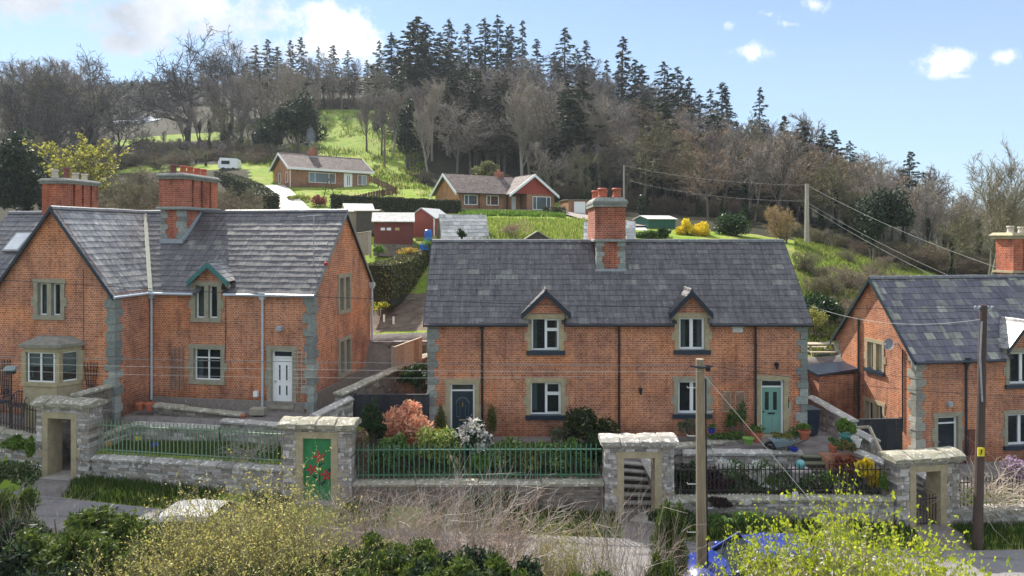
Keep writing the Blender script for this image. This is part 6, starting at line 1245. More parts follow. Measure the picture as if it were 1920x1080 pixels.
# ornament: stone seat with carved apron and a glass globe
X,Y,Z=at(1500,912,23.4); t=thing('stone_ornament','weathered white stone garden seat with a turquoise globe on top behind the railings','ornament',(X,Y,Z)); m=MB(); m.box(-.33,.33,-.2,.2,.52,.62,ch=.03)
for s in (-1,1): m.prism([(s*.28,0),(s*.12,0),(s*.10,.3),(s*.16,.52),(s*.31,.52),(s*.26,.3)][::s],-.15,.15,lambda u,d,w:(u,d,w))
m.prism([(-.16,.52),(.16,.52),(.1,.38),(0,.34),(-.1,.38)],-.13,-.05,lambda u,d,w:(u,d,w)); m.build('seat',pm('weathered white stone',(.55,.5,.46),(.32,.29,.27),scale=8,bmp=.4),t,world=False)
m=MB(); m.ball((.02,0,.76),.16,10); m.build('globe',pm('turquoise glass',(.16,.42,.40),(.12,.36,.36),rough=.15),t,world=False,smooth=True)
# timber frame beside the black gates
X,Y,Z=at(1612,840,24.7); t=thing('garden_arch','leaning grey timber arch in front of the black gates','garden arch',(X,Y,Z-.2)); m=MB(); p=[at(1603,815,24.9),at(1602,802,24.9),at(1630,800,24.7),at(1656,855,24.2)]
for a,b in ((0,1),(1,2),(2,3)): m.beam(p[a],p[b],.08,.08)
m.build('bars',WOODF,t)
# picnic table
X,Y,Z=at(1536,672,34.0); t=thing('picnic_table','weathered picnic table on the upper terrace between the cottages','table',(X,Y,Z)); m=MB()
for k in range(5): m.box(-.75,.75,-.35+.14*k,-.22+.14*k,.72,.76)
m.build('tabletop',WOODF,t,world=False)
for s in (-1,1):
    m=MB(); m.box(-.75,.75,s*.75-.12,s*.75+.12,.42,.46); m.build('bench',WOODF,t,world=False)
    m=MB(); m.beam((s*.55,-.6,0),(s*.55,-.2,.72),.08); m.beam((s*.55,.6,0),(s*.55,.2,.72),.08); m.beam((s*.55,-.75,.4),(s*.55,.75,.4),.07); m.build('leg',WOODF,t,world=False)
# barrel and crates by the sheds
X,Y,Z=at(803,458,44.6); t=thing('water_barrel','blue plastic water barrel beside the tall red shed','barrel',(X,Y,Z)); m=MB(); m.lathe([(.2,0),(.24,.08),(.25,.3),(.27,.33),(.25,.36),(.25,.7),(.27,.73),(.25,.76),(.23,.92),(.18,.95)],(0,0,0),16); m.build('body',pm('bright blue plastic',(.015,.14,.55),rough=.35),t,world=False)
X,Y,Z=at(796,469,43); t=thing('blue_crate','blue plastic tub below the blue barrel','tub',(X,Y,Z)); m=MB(); m.box(-.3,.3,-.2,.2,0,.38,ch=.05); m.build('body',pm('bright blue plastic',(.1,.1,.1)),t,world=False)
for (px,py,D) in ((720,600,34.3),(738,604,34.2)): X,Y,Z=at(px,py,D); t=thing('plant_label','small white marker standing in the dug soil','marker',(X,Y,Z),0,'white markers in the dug soil'); m=MB(); m.box(-.05,.05,-.01,.01,-.1,.28,j=.01); m.build('tag',WHITE,t,world=False)
# greenhouse / cold frames seen over the hedge
X,Y,Z=at(1175,440,58); t=thing('cold_frame','small white framed cold frame left of the green shed','cold frame',(X,Y,Z)); m=MB(); m.add([(0,0,0),(2.0,0,0),(2.0,1.2,0),(0,1.2,0),(.2,.2,.4),(1.8,.2,.4),(1.8,1,.6),(.2,1,.6)],[(3,2,1,0),(4,5,6,7),(0,1,5,4),(1,2,6,5),(2,3,7,6),(3,0,4,7)]); m.build('frame',OFFW,t,world=False)
# ------------------------------------------------------------ cars
def car(label,px,py,D,rz,paint,L=4.1,ww=1.72,hh=1.48,name='parked_car'):
    X,Y,_=at(px,py,D); Z=float(zroad(X))+CZ-.05; t=thing(name,label,'car',(X,Y,Z),R(rz))
    st=[(-L/2,.35,.62,.70),(-L/2+.06,.28,.72,.80),(-L/2+.35,.22,.86,.84),(-L/2+.95,.2,.95,.86),(-.35,.2,.98,.86),(.6,.2,.99,.86),(1.4,.2,1.0,.85),(L/2-.25,.24,1.0,.82),(L/2-.03,.3,.85,.76),(L/2,.38,.75,.7)]
    m=MB(); vs=[]; n=9
    for x,z0,z1,w in st:
        for yy,zz in ((-w*.9,z0),(-w,z0+.15),(-w*1.0,z1-.22),(-w*.93,z1-.04),(0,z1+.03),(w*.93,z1-.04),(w,z1-.22),(w,z0+.15),(w*.9,z0)): vs.append((x,yy,zz))
    fs=[(i*n+k,i*n+k+1,(i+1)*n+k+1,(i+1)*n+k) for i in range(len(st)-1) for k in range(n-1)]+[tuple(range(n)),tuple(range((len(st)-1)*n+n-1,(len(st)-1)*n-1,-1))]+[((i+1)*n,(i+1)*n+n-1,i*n+n-1,i*n) for i in range(len(st)-1)]
    m.add(vs,fs); m.build('body',paint,t,world=False,smooth=True)
    g=[(-1.02,.80,.95),(-.35,.70,hh-.1),(.2,.68,hh-.03),(1.1,.68,hh-.06),(L/2-.38,.72,1.0)]
    m=MB(); vs=[]
    for x,w,z in g: vs+= [(x,-.80,.93),(x,-w,z-.06),(x,w,z-.06),(x,.80,.93)]
    m.add(vs,[(i*4+k,i*4+k+1,(i+1)*4+k+1,(i+1)*4+k) for i in range(4) for k in range(3)]+[(0,1,2,3),(19,18,17,16)]); m.build('windows',DARKGL,t,world=False)
    m=MB(); vs=[]
    for x,w,z in g[1:4]: vs+=[(x,-w-.01,z-.05),(x,-w*.8,z+.03),(x,0,z+.055),(x,w*.8,z+.03),(x,w+.01,z-.05)]
    m.add(vs,[(i*5+k,i*5+k+1,(i+1)*5+k+1,(i+1)*5+k) for i in range(2) for k in range(4)])
    for s in (-1,1):
        m.beam((-1.04,s*.78,.95),(-.35,s*.70,hh-.07),.07,.05); m.beam((1.1,s*.69,hh-.08),(L/2-.36,s*.74,1.0),.1,.06); m.beam((.3,s*.70,hh-.06),(.3,s*.8,.95),.07,.04)
    m.build('roof',paint,t,world=False,smooth=False)
    for x in (-L/2+.78,L/2-.75):
        for s in (-1,1):
            m=MB(); m.tube([(x,s*.68,.31),(x,s*.87,.31)],.31,18); w=m.build('wheel',BLACK,t,world=False); m=MB(); m.tube([(x,s*.87,.31),(x,s*.882,.31)],.2,12); m.build('rim',LEAD,w,world=False)
    for s in (-1,1):
        m=MB(); m.ball((-L/2+.16,s*.62,.70),.14,8,.7); m.build('headlight',pm('lamp glass',(.7,.72,.75),rough=.08),t,world=False)
        m=MB(); m.ball((L/2-.12,s*.66,.80),.12,8,1.1); m.build('tail_light',RED,t,world=False)
        m=MB(); m.ball((-.85,s*.95,1.0),.1,8,.7); m.build('mirror',paint,t,world=False)
    for s in (-.3,.25): m=MB(); m.beam((-1.03,s,.97),(-.75,s+.45,1.16),.02); m.build('wiper',BLACK,t,world=False)
    return t
BLUEP=pm('blue car paint',(.012,.035,.24),(.010,.03,.2),rough=.3,spec=.5); SILV=pm('silver car paint',(.13,.14,.16),(.11,.12,.14),rough=.5,metal=.0,spec=.4)
car('bright blue hatchback parked in the lane behind the front scrub',1428,1060,17.5,0,BLUEP)
car('silver car parked in the lane left of the green door, mostly hidden by twigs',337,985,18.2,-3,SILV)
# ------------------------------------------------------------ trees: prototypes built once, then copied
TW1=pm('grey brown twigs',(.38,.33,.285),(.26,.225,.20),scale=.5,rough=.9); TW2=pm('purple brown twigs',(.31,.265,.25),(.21,.18,.17),scale=.5,rough=.9); TW3=pm('pale twigs',(.38,.33,.27),(.27,.23,.18),scale=.5,rough=.9); TW4=pm('olive twigs',(.24,.22,.11),(.17,.15,.08),scale=.5,rough=.9); TW5=pm('russet twigs',(.35,.25,.16),(.26,.19,.13),scale=.5,rough=.9); TW6=pm('dark twigs',(.11,.10,.10),(.07,.065,.065),scale=.5,rough=.9)
CON1=leafmat('blue green needles',[(0,(.03,.05,.042)),(.6,(.06,.09,.078)),(1,(.12,.15,.13))],tr=.15); CON2=leafmat('green needles',[(0,(.03,.045,.03)),(.6,(.06,.085,.055)),(1,(.12,.14,.085))],tr=.15)
IVY=leafmat('ivy leaves',[(0,(.012,.03,.012)),(.6,(.03,.065,.02)),(1,(.08,.12,.04))],tr=.2)
PT={}
HID=[]
def proto(key,t,h): PT[key]=(t,h); HID.append(t)
proto('a',bare_tree(1,PD,11,tw=.045,bark=BARK,twigmat=TW1,trunk_r=.2),11)
proto('b',bare_tree(2,PU,12,tw=.04,bark=BARK,twigmat=TW2,trunk_r=.18),12)
proto('c',bare_tree(3,PU,11,tw=.04,bark=BARKP,twigmat=TW3,trunk_r=.17),11)
proto('d',bare_tree(4,PD,12,tw=.045,bark=BARK,twigmat=TW4,trunk_r=.22,ivy=(IVY,2600,.6)),12)
proto('e',bare_tree(5,PD,10,tw=.045,bark=BARK,twigmat=TW5,trunk_r=.18),10)
proto('f',bare_tree(6,PU,13,tw=.045,bark=BARK,twigmat=TW1,trunk_r=.2,ivy=(IVY,2200,.55)),13)
proto('oak',bare_tree(9,PO,13,tw=.06,bark=pm('dark bark',(.07,.06,.055),(.04,.035,.03),scale=5),twigmat=TW6,trunk_r=.42,name='bare_oak'),13)
proto('oak2',bare_tree(14,PO,13,tw=.055,bark=pm('dark bark',(.1,.1,.1)),twigmat=TW6,trunk_r=.42,name='bare_oak'),13)
for i,(s,w,m_,sp) in enumerate(((21,.25,CON1,1.0),(22,.29,CON2,1.0),(23,.21,CON1,.8),(24,.30,CON2,1.3))): proto('k%d'%i,conifer(s,20,mat=m_,wid=w,sparse=sp,bare=.25,nb=80),20)
proto('th',bare_tree(37,dict(PU,trunk=.4,ang=[0,.8,.8,.8,.8],n=[1,12,9,7,4],t0=[0,.05,.1,.2,.2]),5,tw=.02,bark=BARK,twigmat=TW4,trunk_r=.08,multi=5,name='bare_shrub'),5)
proto('th2',bare_tree(38,dict(PU,trunk=.4,ang=[0,.9,.8,.8,.8],n=[1,12,9,7,4],t0=[0,.05,.1,.2,.2]),5,tw=.02,bark=BARK,twigmat=pm('bramble twigs',(.30,.22,.15),(.2,.15,.1),scale=.5),trunk_r=.08,multi=5,name='bare_shrub'),5)
usedp=set()
def plant(key,px,top,D,label,group=None,rz=None,fat=1.0,cat='tree',hmin=3):
    t,h0=PT[key]; X=(px-960)/F*D; zg_=H(X,D); zt=CZ+(440-top)/F*D; hh=max(hmin,zt-zg_); s=hh/h0
    rz=random.uniform(0,6.28) if rz is None else rz; f=s*fat
    if key[0]=='k': f*=random.uniform(.8,1.45)
    r=dup(t,(X,D,zg_-.1),rz,(f,f*(random.uniform(.8,1.2) if key[0]=='k' else 1),s),label,group); r['category']=cat
    if key[0]=='k': r.rotation_euler=(random.uniform(-.035,.035),random.uniform(-.035,.035),rz)
    return r
WOODG_='bare trees of the hillside wood'; CONG='conifers on the skyline'
# skyline conifers
lab={'k0':'tall blue green conifer rising over the bare wood','k1':'broad green conifer on the skyline of the wood','k2':'slender conifer on the skyline of the wood','k3':'wide dark conifer among the bare trees'}
for (px,top,D,k) in ((716,75,150,'k2'),(735,62,146,'k0'),(750,95,140,'k3'),(765,40,142,'k3'),(783,28,148,'k1'),(801,42,138,'k1'),(822,60,150,'k2'),(838,33,140,'k0'),(848,75,150,'k3'),(866,66,158,'k2'),(882,44,150,'k2'),(898,80,146,'k1'),(912,30,150,'k0'),(932,28,145,'k0'),(950,50,152,'k1'),(961,44,150,'k2'),(976,36,148,'k2'),(1011,72,150,'k2'),(1040,95,152,'k2'),(1056,50,142,'k2'),(1085,90,150,'k1'),(1107,74,140,'k2'),(1142,110,150,'k2'),(1163,68,132,'k2'),(1185,110,130,'k1'),(1208,118,128,'k2'),(1243,114,122,'k1'),(1275,124,120,'k1'),(1297,140,118,'k2'),(1312,175,118,'k2'),(1333,165,116,'k2'),(1354,154,112,'k2'),(1366,160,112,'k2'),(1421,163,100,'k2'),(1468,215,100,'k3'),(1509,224,96,'k3'),(1545,240,95,'k3'),(1566,242,92,'k3'),(1700,282,82,'k3'),(1590,262,88,'k1'),
                     (478,82,170,'k1'),(500,72,172,'k3'),(520,86,176,'k2'),(547,74,172,'k1'),(567,70,170,'k3'),(597,86,176,'k2'),(625,84,176,'k3'),(655,92,170,'k1'),(690,112,165,'k3'),
                     (1230,200,108,'k1'),(1190,215,112,'k0'),(1290,205,108,'k0'),(1120,190,118,'k3'),(1000,150,130,'k3'),(900,130,130,'k3'),(1340,215,104,'k3'),(1255,230,100,'k3'),(1380,225,100,'k0')):
    plant(k,px,top,D,lab[k],CONG,fat=1.0 if k!='k2' else .95)
# far wooded ridges
for i in range(46):
    px=-30+i*11+random.uniform(-5,5); D=random.uniform(225,300); top=np.interp(px,[-30,60,150,260,330,420,480],[175,165,172,150,138,150,150])+random.uniform(-8,14); plant(random.choice(['k1','k3','k0','k3']),px,top,D,'far conifer on the distant left ridge','conifers along the distant ridge',hmin=9)
for i in range(60):
    px=60+i*5+random.uniform(-5,5); D=random.uniform(208,300); top=np.interp(D,[208,300],[208,150])+random.uniform(-14,10); plant(random.choice(['k1','k3','th','a','f','k3']),px,top,D,'tree of the dim wood on the far left slope','trees of the dim far wood',hmin=8,fat=1.7)
for i in range(26):
    px=190+i*13+random.uniform(-5,5); D=random.uniform(205,230); top=205+random.uniform(-28,18); plant(random.choice(['k1','k3','a','f','b']),px,top,D,'tree in the band behind the far white house','trees behind the far white house',hmin=7,fat=1.2)
for i in range(52):
    px=random.uniform(740,1560); D=np.interp(px,[860,1560],[128,88])+random.uniform(-12,10); top=np.interp(px,[740,860,1060,1300,1560],[100,120,150,205,275])+random.uniform(-12,60); plant(random.choice(['k1','k3']),px,top,D,'green conifer mixed among the bare trees below the skyline','conifers mixed through the wood',fat=1.1)
# deciduous mass: (x range, top profile, D)
lab2={'a':'bare spreading grey tree in the hillside wood','b':'bare purple brown tree in the hillside wood','c':'bare pale stemmed tree in the hillside wood','d':'ivy clad bare tree in the hillside wood','e':'bare russet tree in the hillside wood','f':'tall ivy trunked bare tree in the hillside wood'}
def row(x0,x1,step,prof,D,keys,jt=14,jD=5,fat=1.15,rag=0):
    x=x0
    while x<x1:
        px=x+random.uniform(-.3,.3)*step; top=np.interp(px,[p[0] for p in prof],[p[1] for p in prof])+random.uniform(-jt*.5,jt); k=random.choice(keys)
        if 190<px<312 and 100<D<199: x+=step*.5; top=max(top,238+random.uniform(0,14))
        plant(k,px,top,D+random.uniform(-jD,jD),lab2[k],WOODG_,fat=fat*random.uniform(.85,1.15)); x+=step
row(700,1290,19,[(700,118),(780,98),(880,104),(1060,112),(1130,118),(1290,175)],146,'abfb',fat=1.15,jt=26)
row(735,1300,24,[(735,140),(860,120),(950,115),(1060,125),(1130,120),(1200,155),(1300,185)],134,'aabbf',fat=1.1)
row(690,1180,25,[(690,165),(760,150),(850,132),(950,128),(1060,138),(1180,165)],120,'abcfb',fat=1.1)
row(1180,1640,24,[(1180,168),(1300,195),(1400,205),(1480,218),(1560,240),(1640,285)],104,'abef',fat=1.15)
row(850,1200,30,[(850,175),(1000,158),(1200,185)],110,'acf',fat=1.15)
row(1180,1560,27,[(1180,210),(1300,215),(1400,228),(1480,240),(1560,265)],90,'eefdcb',fat=1.15)
row(1330,1640,30,[(1330,250),(1450,255),(1560,285),(1640,300)],76,'defc',fat=1.1,jD=4)
row(1560,1800,30,[(1560,262),(1640,290),(1700,300),(1800,315)],84,'abde',jD=4)
row(1600,1960,32,[(1600,330),(1700,335),(1800,350),(1960,340)],72,'dcfd',jD=4)
row(1760,2000,45,[(1760,370),(1850,380),(2000,360)],64,'dfc',jD=3)
row(1640,2050,40,[(1640,330),(2050,390)],110,'abdf',jD=6)
row(-20,430,24,[(-20,262),(120,262),(200,285),(300,285),(430,275)],108,'adbd',fat=1.5,jt=20)
row(180,470,18,[(180,292),(300,288),(400,282),(470,292)],122,'adb',fat=1.8,jt=16)
row(440,720,23,[(440,110),(480,100),(560,98),(650,105),(720,115)],170,'abf',fat=1.15)
row(425,600,22,[(425,140),(500,120),(560,130),(600,160)],140,'afcb',fat=1.15)
row(-20,200,26,[(-20,112),(60,98),(150,104),(280,125)],165,'abf')
row(-20,195,26,[(-20,120),(60,118),(150,125),(220,190)],120,'bafd',fat=1.2)
row(300,480,28,[(300,215),(380,190),(480,175)],132,'dfda',fat=1.1)
row(-20,150,40,[(-20,215),(80,240),(150,300)],95,'ddf')
row(560,720,28,[(560,150),(620,140),(720,150)],182,'abf',fat=1.2)
row(1040,1200,26,[(1040,250),(1200,260)],97,'bafd',fat=1.1)
# named trees
plant('oak',352,24,140,'great bare oak standing against the clouds left of centre',rz=.4,fat=.92)
plant('oak2',432,44,150,'second tall bare oak just right of the great oak',rz=2,fat=.7)
plant('oak2',165,80,112,'big bare oak among the left hand trees, above the yellow flowering tree',rz=1,fat=.9); plant('oak',222,125,108,'bare oak leaning over the far white house',rz=3,fat=.6); plant('oak',52,100,104,'bare oak at the left edge of the hillside',rz=4.2,fat=.75); plant('oak2',110,125,100,'ragged bare oak second from the left edge',rz=5,fat=.7)
plant('c',803,195,104,'pale bare tree standing at the foot of the wood above the daffodil bank',fat=1.0); plant('a',648,212,148,'small dark bare fruit tree on the upper meadow'); plant('a',612,214,150,'small dark bare tree at the left of the upper meadow'); plant('e',700,205,142,'small leaning bare tree behind the meadow pole',fat=1.2); plant('a',735,215,128,'small bare tree at the wood edge right of the meadow')
proto('big',bare_tree(31,dict(PU,ang=[0,.55,.5,.55,.6],n=[1,16,10,8,3]),14,tw=.03,bark=pm('olive bark',(.17,.16,.11),(.10,.095,.07),scale=6),twigmat=pm('buff twigs',(.34,.28,.2),(.24,.2,.15),scale=.5),trunk_r=.2,multi=2),14)
plant('big',1848,238,50,'large bare upswept tree against the sky at the right edge',fat=.95,rz=1.0)
plant('f',1740,330,66,'thin ivy wrapped tree left of the large right hand tree',fat=.8); plant('d',1785,390,56,'ivy wrapped trunk rising beside the right cottage roof',fat=.9)
proto('tan',bare_tree(33,dict(PU,trunk=.45,ang=[0,.75,.7,.7,.7],n=[1,14,9,7,4],t0=[0,.1,.1,.2,.2]),6,tw=.022,bark=BARK,twigmat=pm('tan twigs',(.52,.36,.16),(.40,.27,.13),scale=.5),trunk_r=.12,multi=4,name='tan_shrub'),6)
plant('tan',1474,380,55.5,'rounded tan bare shrub tree behind the right end of the middle roof',fat=1.15,cat='shrub')
plant('d',1310,250,84,'ivy covered tree left of the round green bush',fat=.8)
# early leafing yellow tree on the left
YG=leafmat('yellow green young leaves',[(0,(.30,.30,.04)),(.5,(.48,.46,.08)),(1,(.62,.58,.14))],tr=.4)
proto('yt',bare_tree(35,dict(PU,n=[1,12,8,6,3]),9,tw=.03,bark=BARK,twigmat=TW4,trunk_r=.14,multi=3,name='flowering_tree',buds=(YG,3200,.11)),9)
plant('yt',135,248,64,'yellow green young leaved tree behind the left chimneys',fat=1.15,rz=1)
# thickets behind the left house
for i,(px,top,D) in enumerate(((225,335,58),(255,322,60),(285,330,58),(205,352,55),(310,345,60),(430,340,60),(455,352,58),(410,350,62),(240,310,75),(300,305,78),(475,375,56),(180,330,64))): plant('th' if i%3 else 'th2',px,top,D,'olive bare thicket behind the left house chimneys','thickets behind the left house',cat='shrub',hmin=1.5,fat=1.3)
for i in range(26):
    px=1490+i*16+random.uniform(-8,8); plant(random.choice(['th','th2']),px,np.interp(px,[1490,1600,1700,1900],[430,440,455,470])+random.uniform(-15,12),random.uniform(62,68),'bare scrub along the foot of the right hand wood','scrub at the wood edge',cat='shrub',hmin=1.5,fat=1.6)
for i in range(20):
    px=790+i*34+random.uniform(-8,8); plant(random.choice(['th','th2']),px,np.interp(px,[790,1100,1500],[318,345,385])+random.uniform(-10,10),np.interp(px,[790,1100,1500],[100,100,74]),'bare understorey shrub at the foot of the hillside wood','understorey shrubs',cat='shrub',hmin=2,fat=1.8)
for i,(px,py,D,hh) in enumerate(((1512,500,47,1.6),(1535,520,46,1.1),(1590,505,52,1.2),(1650,500,54,1.2),(1560,560,40,1.5),(1605,545,42,1.8),(1640,530,47,1.5),(1590,600,37,2.0),(1525,560,40,1.2),(1630,570,40,1.8),(1690,500,56,1.0))):
    X=(px-960)/F*D; t,h0=PT['th2' if i%2 else 'th']; r=dup(t,(X,D,H(X,D)-.1),random.uniform(0,6),(hh/h0*1.6,hh/h0*1.6,hh/h0),'brown leafless bramble clump on the rough slope between the cottages','bramble clumps on the rough slope'); r['category']='shrub'
for i in range(64):
    px=random.uniform(-20,500); D=random.uniform(100,138); 
    if 395<px<450 and D<112: continue
    top=np.interp(D,[100,138],[np.interp(px,[0,200,330,500],[300,300,306,318]),np.interp(px,[0,200,330,500],[272,268,284,290])])+random.uniform(-9,8)
    plant(random.choice(['th','th2','th']),px,top,D,'dark bare thicket on the left slope below the grass band','thickets on the left slope',cat='shrub',hmin=2,fat=2.2)
for i in range(20): plant(random.choice(['th','th2']),555+i*11+random.uniform(-5,5),188+random.uniform(-10,6),random.uniform(168,180),'bare thicket along the top of the hill meadow','thickets along the top of the meadow',cat='shrub',hmin=2.5,fat=2.0)
row(560,770,16,[(560,150),(770,150)],192,'abfb',fat=1.3)
row(560,760,14,[(560,185),(760,180)],200,'aab',fat=1.6)
def hidep():
    for t in HID:
        t.location=(0,0,0)
        for c in list(KIDS.get(t.name,[])):
            bpy.data.objects.remove(c)
        bpy.data.objects.remove(t)
# ------------------------------------------------------------ shrubs and hedges
def bpx(name,label,cat,px,pyb,D,w,h,n,leaf,mat,d=None,seed=None,**k):
    X=(px-960)/F*D; Z=CZ+(440-pyb)/F*D
    if (-5.4<X<3.2 and D<24.4) or (5.2<X<13.2 and 22.4<D<24.4): Z=max(Z,H(X,D)-.04)
    return bush(name,label,cat,(X,D,Z),(w,d or w,h),n,leaf,mat,seed=seed if seed is not None else int(px+pyb),**k)
EVG=leafmat('dark evergreen leaves',[(0,(.010,.022,.012)),(.6,(.025,.045,.022)),(1,(.06,.085,.045))],tr=.15,rough=.55)
HEDM=leafmat('clipped hedge leaves',[(0,(.02,.03,.012)),(.6,(.05,.06,.025)),(1,(.12,.12,.045))],tr=.2)
bpx('evergreen_tree','big dark holly like tree behind the first bungalow','tree',558,292,112,9.5,10,9000,.22,EVG,nb=30,blob=.32); bpx('evergreen_tree','dark evergreen at the left of the holly like tree','tree',505,292,116,6,7,4500,.22,EVG,nb=18,blob=.34)
bpx('evergreen_bush','silvery dark ivy mass at the foot of the right hand wood','shrub',1650,470,62,6.0,6.5,6000,.14,EVG,nb=24); bpx('evergreen_bush','tall ivy column hanging on the edge of the right hand wood','shrub',1636,487,59,2.4,5.2,2600,.13,EVG)
bpx('evergreen_bush','dark evergreen in the hollow at the left edge of the hill','tree',15,445,66,6,11,8000,.16,EVG,stems=0,nb=24); bpx('evergreen_bush','dark ivy clad mass left of the yellow tree','tree',70,440,72,5,9,7000,.16,EVG,stems=0)
bpx('evergreen_tree','tall narrow dark yew at the left of the wood edge','tree',765,325,108,3.4,13,5000,.2,EVG,nb=26,blob=.42); bpx('evergreen_bush','light green bush behind the second bungalow roof','shrub',915,352,96,5,3.6,2600,.16,leafmat('pale olive leaves',[(0,(.10,.11,.04)),(1,(.22,.22,.09))]))
bpx('round_bush','round clipped dark green bush behind the middle roof','shrub',1375,452,57,2.9,2.3,5200,.09,GRD,nb=40,blob=.5)
bpx('round_bush','small round dark bush beside the second bungalow drive','shrub',1043,412,76,2.6,1.5,2400,.09,HEDM,nb=26,blob=.5)
bpx('leafy_shrub','dark glossy round shrub between the middle and right cottages','shrub',1537,612,36.5,2.0,1.9,5200,.06,GRD,nb=26,blob=.45)
bpx('leafy_shrub','yellow green young shrub below the glossy round one','shrub',1525,625,35,1.5,1.5,1400,.05,leafmat('lime leaves',[(0,(.2,.22,.05)),(1,(.45,.42,.12))])); bpx('leafy_shrub','white flowering shrub on the rough slope left of the right cottage gable','shrub',1625,610,38,2.2,1.6,1500,.05,WFL)
for (px,py,D,w,h) in ((1287,452,56,1.7,1.75),(1316,452,56,2.0,1.6)): bpx('forsythia','bright yellow forsythia behind the middle roof, '+('left' if px<1300 else 'right')+' of two','shrub',px,py,D,w,h,2600,.085,YEL)
bpx('garden_hedge','low green hedge with brown top left of the forsythia','hedge',1215,455,53,3.6,1.0,3600,.07,GR1,d=1.2,nb=24); bpx('garden_hedge','dark little hedge right of the tall chimney','hedge',1245,452,52,1.4,1.1,1500,.07,GRD)
bpx('leafy_shrub','pair of small dark conifers in front of the pale slab roof','shrub',866,450,43.5,.8,.75,900,.05,GRD); bpx('leafy_shrub','bare pinkish shrub behind the middle ridge','shrub',965,452,47,2.8,1.6,900,.05,leafmat('pinkish buds',[(0,(.2,.14,.1)),(1,(.4,.28,.2))],tr=.2))
def hedge(label,pts,w,hh,mat,n,leaf,name='clipped_hedge'):
    """clipped hedge along px points (px,py_top,D); dense core box with leafy skin"""
    P=[Vector(at(*p)) for p in pts]; X,Y,Z=P[0]; t=thing(name,label,'hedge',(X,Y,Z-hh)); rng=np.random.default_rng(int(pts[0][0])); VV=[]
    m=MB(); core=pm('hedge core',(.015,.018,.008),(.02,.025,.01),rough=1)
    for a,b in zip(P[:-1],P[1:]):
        d=(b-a); L=Vector((d.x,d.y,0)).length; dn=Vector((d.x,d.y,0)).normalized(); s=Vector((-dn.y,dn.x,0)); q=.08
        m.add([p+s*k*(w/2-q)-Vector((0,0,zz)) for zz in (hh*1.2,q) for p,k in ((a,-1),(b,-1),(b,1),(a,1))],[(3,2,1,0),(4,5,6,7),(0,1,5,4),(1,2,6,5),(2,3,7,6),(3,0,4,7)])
        k=int(n*L/sum((P[i+1]-P[i]).length for i in range(len(P)-1))); u=rng.uniform(-.02,1.02,k); f=rng.uniform(0,1,k); side=np.where(f<.4,0,np.where(f<.7,1,2)); wv=np.where(side==0,rng.uniform(-.5,.5,k),np.where(side==1,-.5,.5)); hv=np.where(side==0,0,rng.uniform(0,1,k)); rnd=.04*np.sin(u*L*2.1)+.03*np.sin(u*L*5.3+1)
        edge=np.where(side==0,-np.abs(wv*2)**6*.10,-np.where(hv<.12,0,0)); C=np.array(a)+u[:,None]*np.array(d)+np.array(s)*(wv*w*(1-.15*np.exp(-hv*8)*(side>0)))[:,None]; C[:,2]+=-hv*hh+edge+rnd; C+=rng.normal(size=C.shape)*.03; VV.append(C)
    for e in (P[0],P[-1]): VV.append(np.array(e)+np.array(s)*rng.uniform(-.5,.5,(500,1))*w+np.array([0,0,-1.])*rng.uniform(0,1,(500,1))*hh+rng.normal(size=(500,3))*.06)
    C=np.concatenate(VV); V,Fq=leafquads(C,leaf,leaf*.6,rng); m.build('core',core,t); mesh_obj('foliage',V,Fq,mat,t); return t
hedge('long dark clipped hedge below the lawn of the two bungalows',[(625,366,74),(730,371,73.5),(862,377,74)],1.7,1.7,HEDM,9000,.10)
hedge('tall clipped hedge running beside the drive to the white caravan',[(508,366,64),(480,345,74),(440,330,86),(412,322,96)],1.6,2.4,HEDM,8000,.10)
hedge('clipped hedge block by the second bungalow drive',[(1020,390,78),(1056,390,78)],1.8,1.7,HEDM,2500,.09)
hedge('dark ivy covered garden hedge climbing left of the middle cottage roof',[(712,495,36.5),(745,488,39.5),(780,470,43),(806,462,45)],1.4,1.9,leafmat('dull ivy hedge',[(0,(.05,.045,.022)),(.5,(.11,.10,.045)),(1,(.22,.24,.07))],tr=.2),7000,.07)
bpx('leafy_shrub','bright yellow green sprays on top of the ivy hedge','shrub',806,478,43,1.2,1.1,900,.05,GR2); bpx('leafy_shrub','yellow flowered patch at the foot of the ivy hedge','shrub',712,590,34.8,1.3,.7,600,.045,leafmat('yellow flowers green',[(0,(.05,.12,.02)),(.6,(.12,.2,.03)),(.62,(.7,.55,.02)),(1,(.8,.65,.05))])); bpx('leafy_shrub','orange and yellow flower patch below the red shed','shrub',762,480,42,1.8,.6,500,.05,leafmat('orange flowers',[(0,(.12,.15,.03)),(.5,(.55,.40,.04)),(1,(.6,.25,.08))])); bpx('leafy_shrub','green shrub left of the low red shed wall','shrub',708,482,42.5,.9,1.0,700,.05,GR2)
bpx('evergreen_bush','dark fern like bush in the passage behind the black gate','shrub',782,738,28.0,1.6,1.25,1700,.06,GRD)
# stone base under the sheds
wall_px('old stone wall below the low red shed',(700,457,44.6),(776,459,44.6),.8,mat=RUBBLED,chop=False)
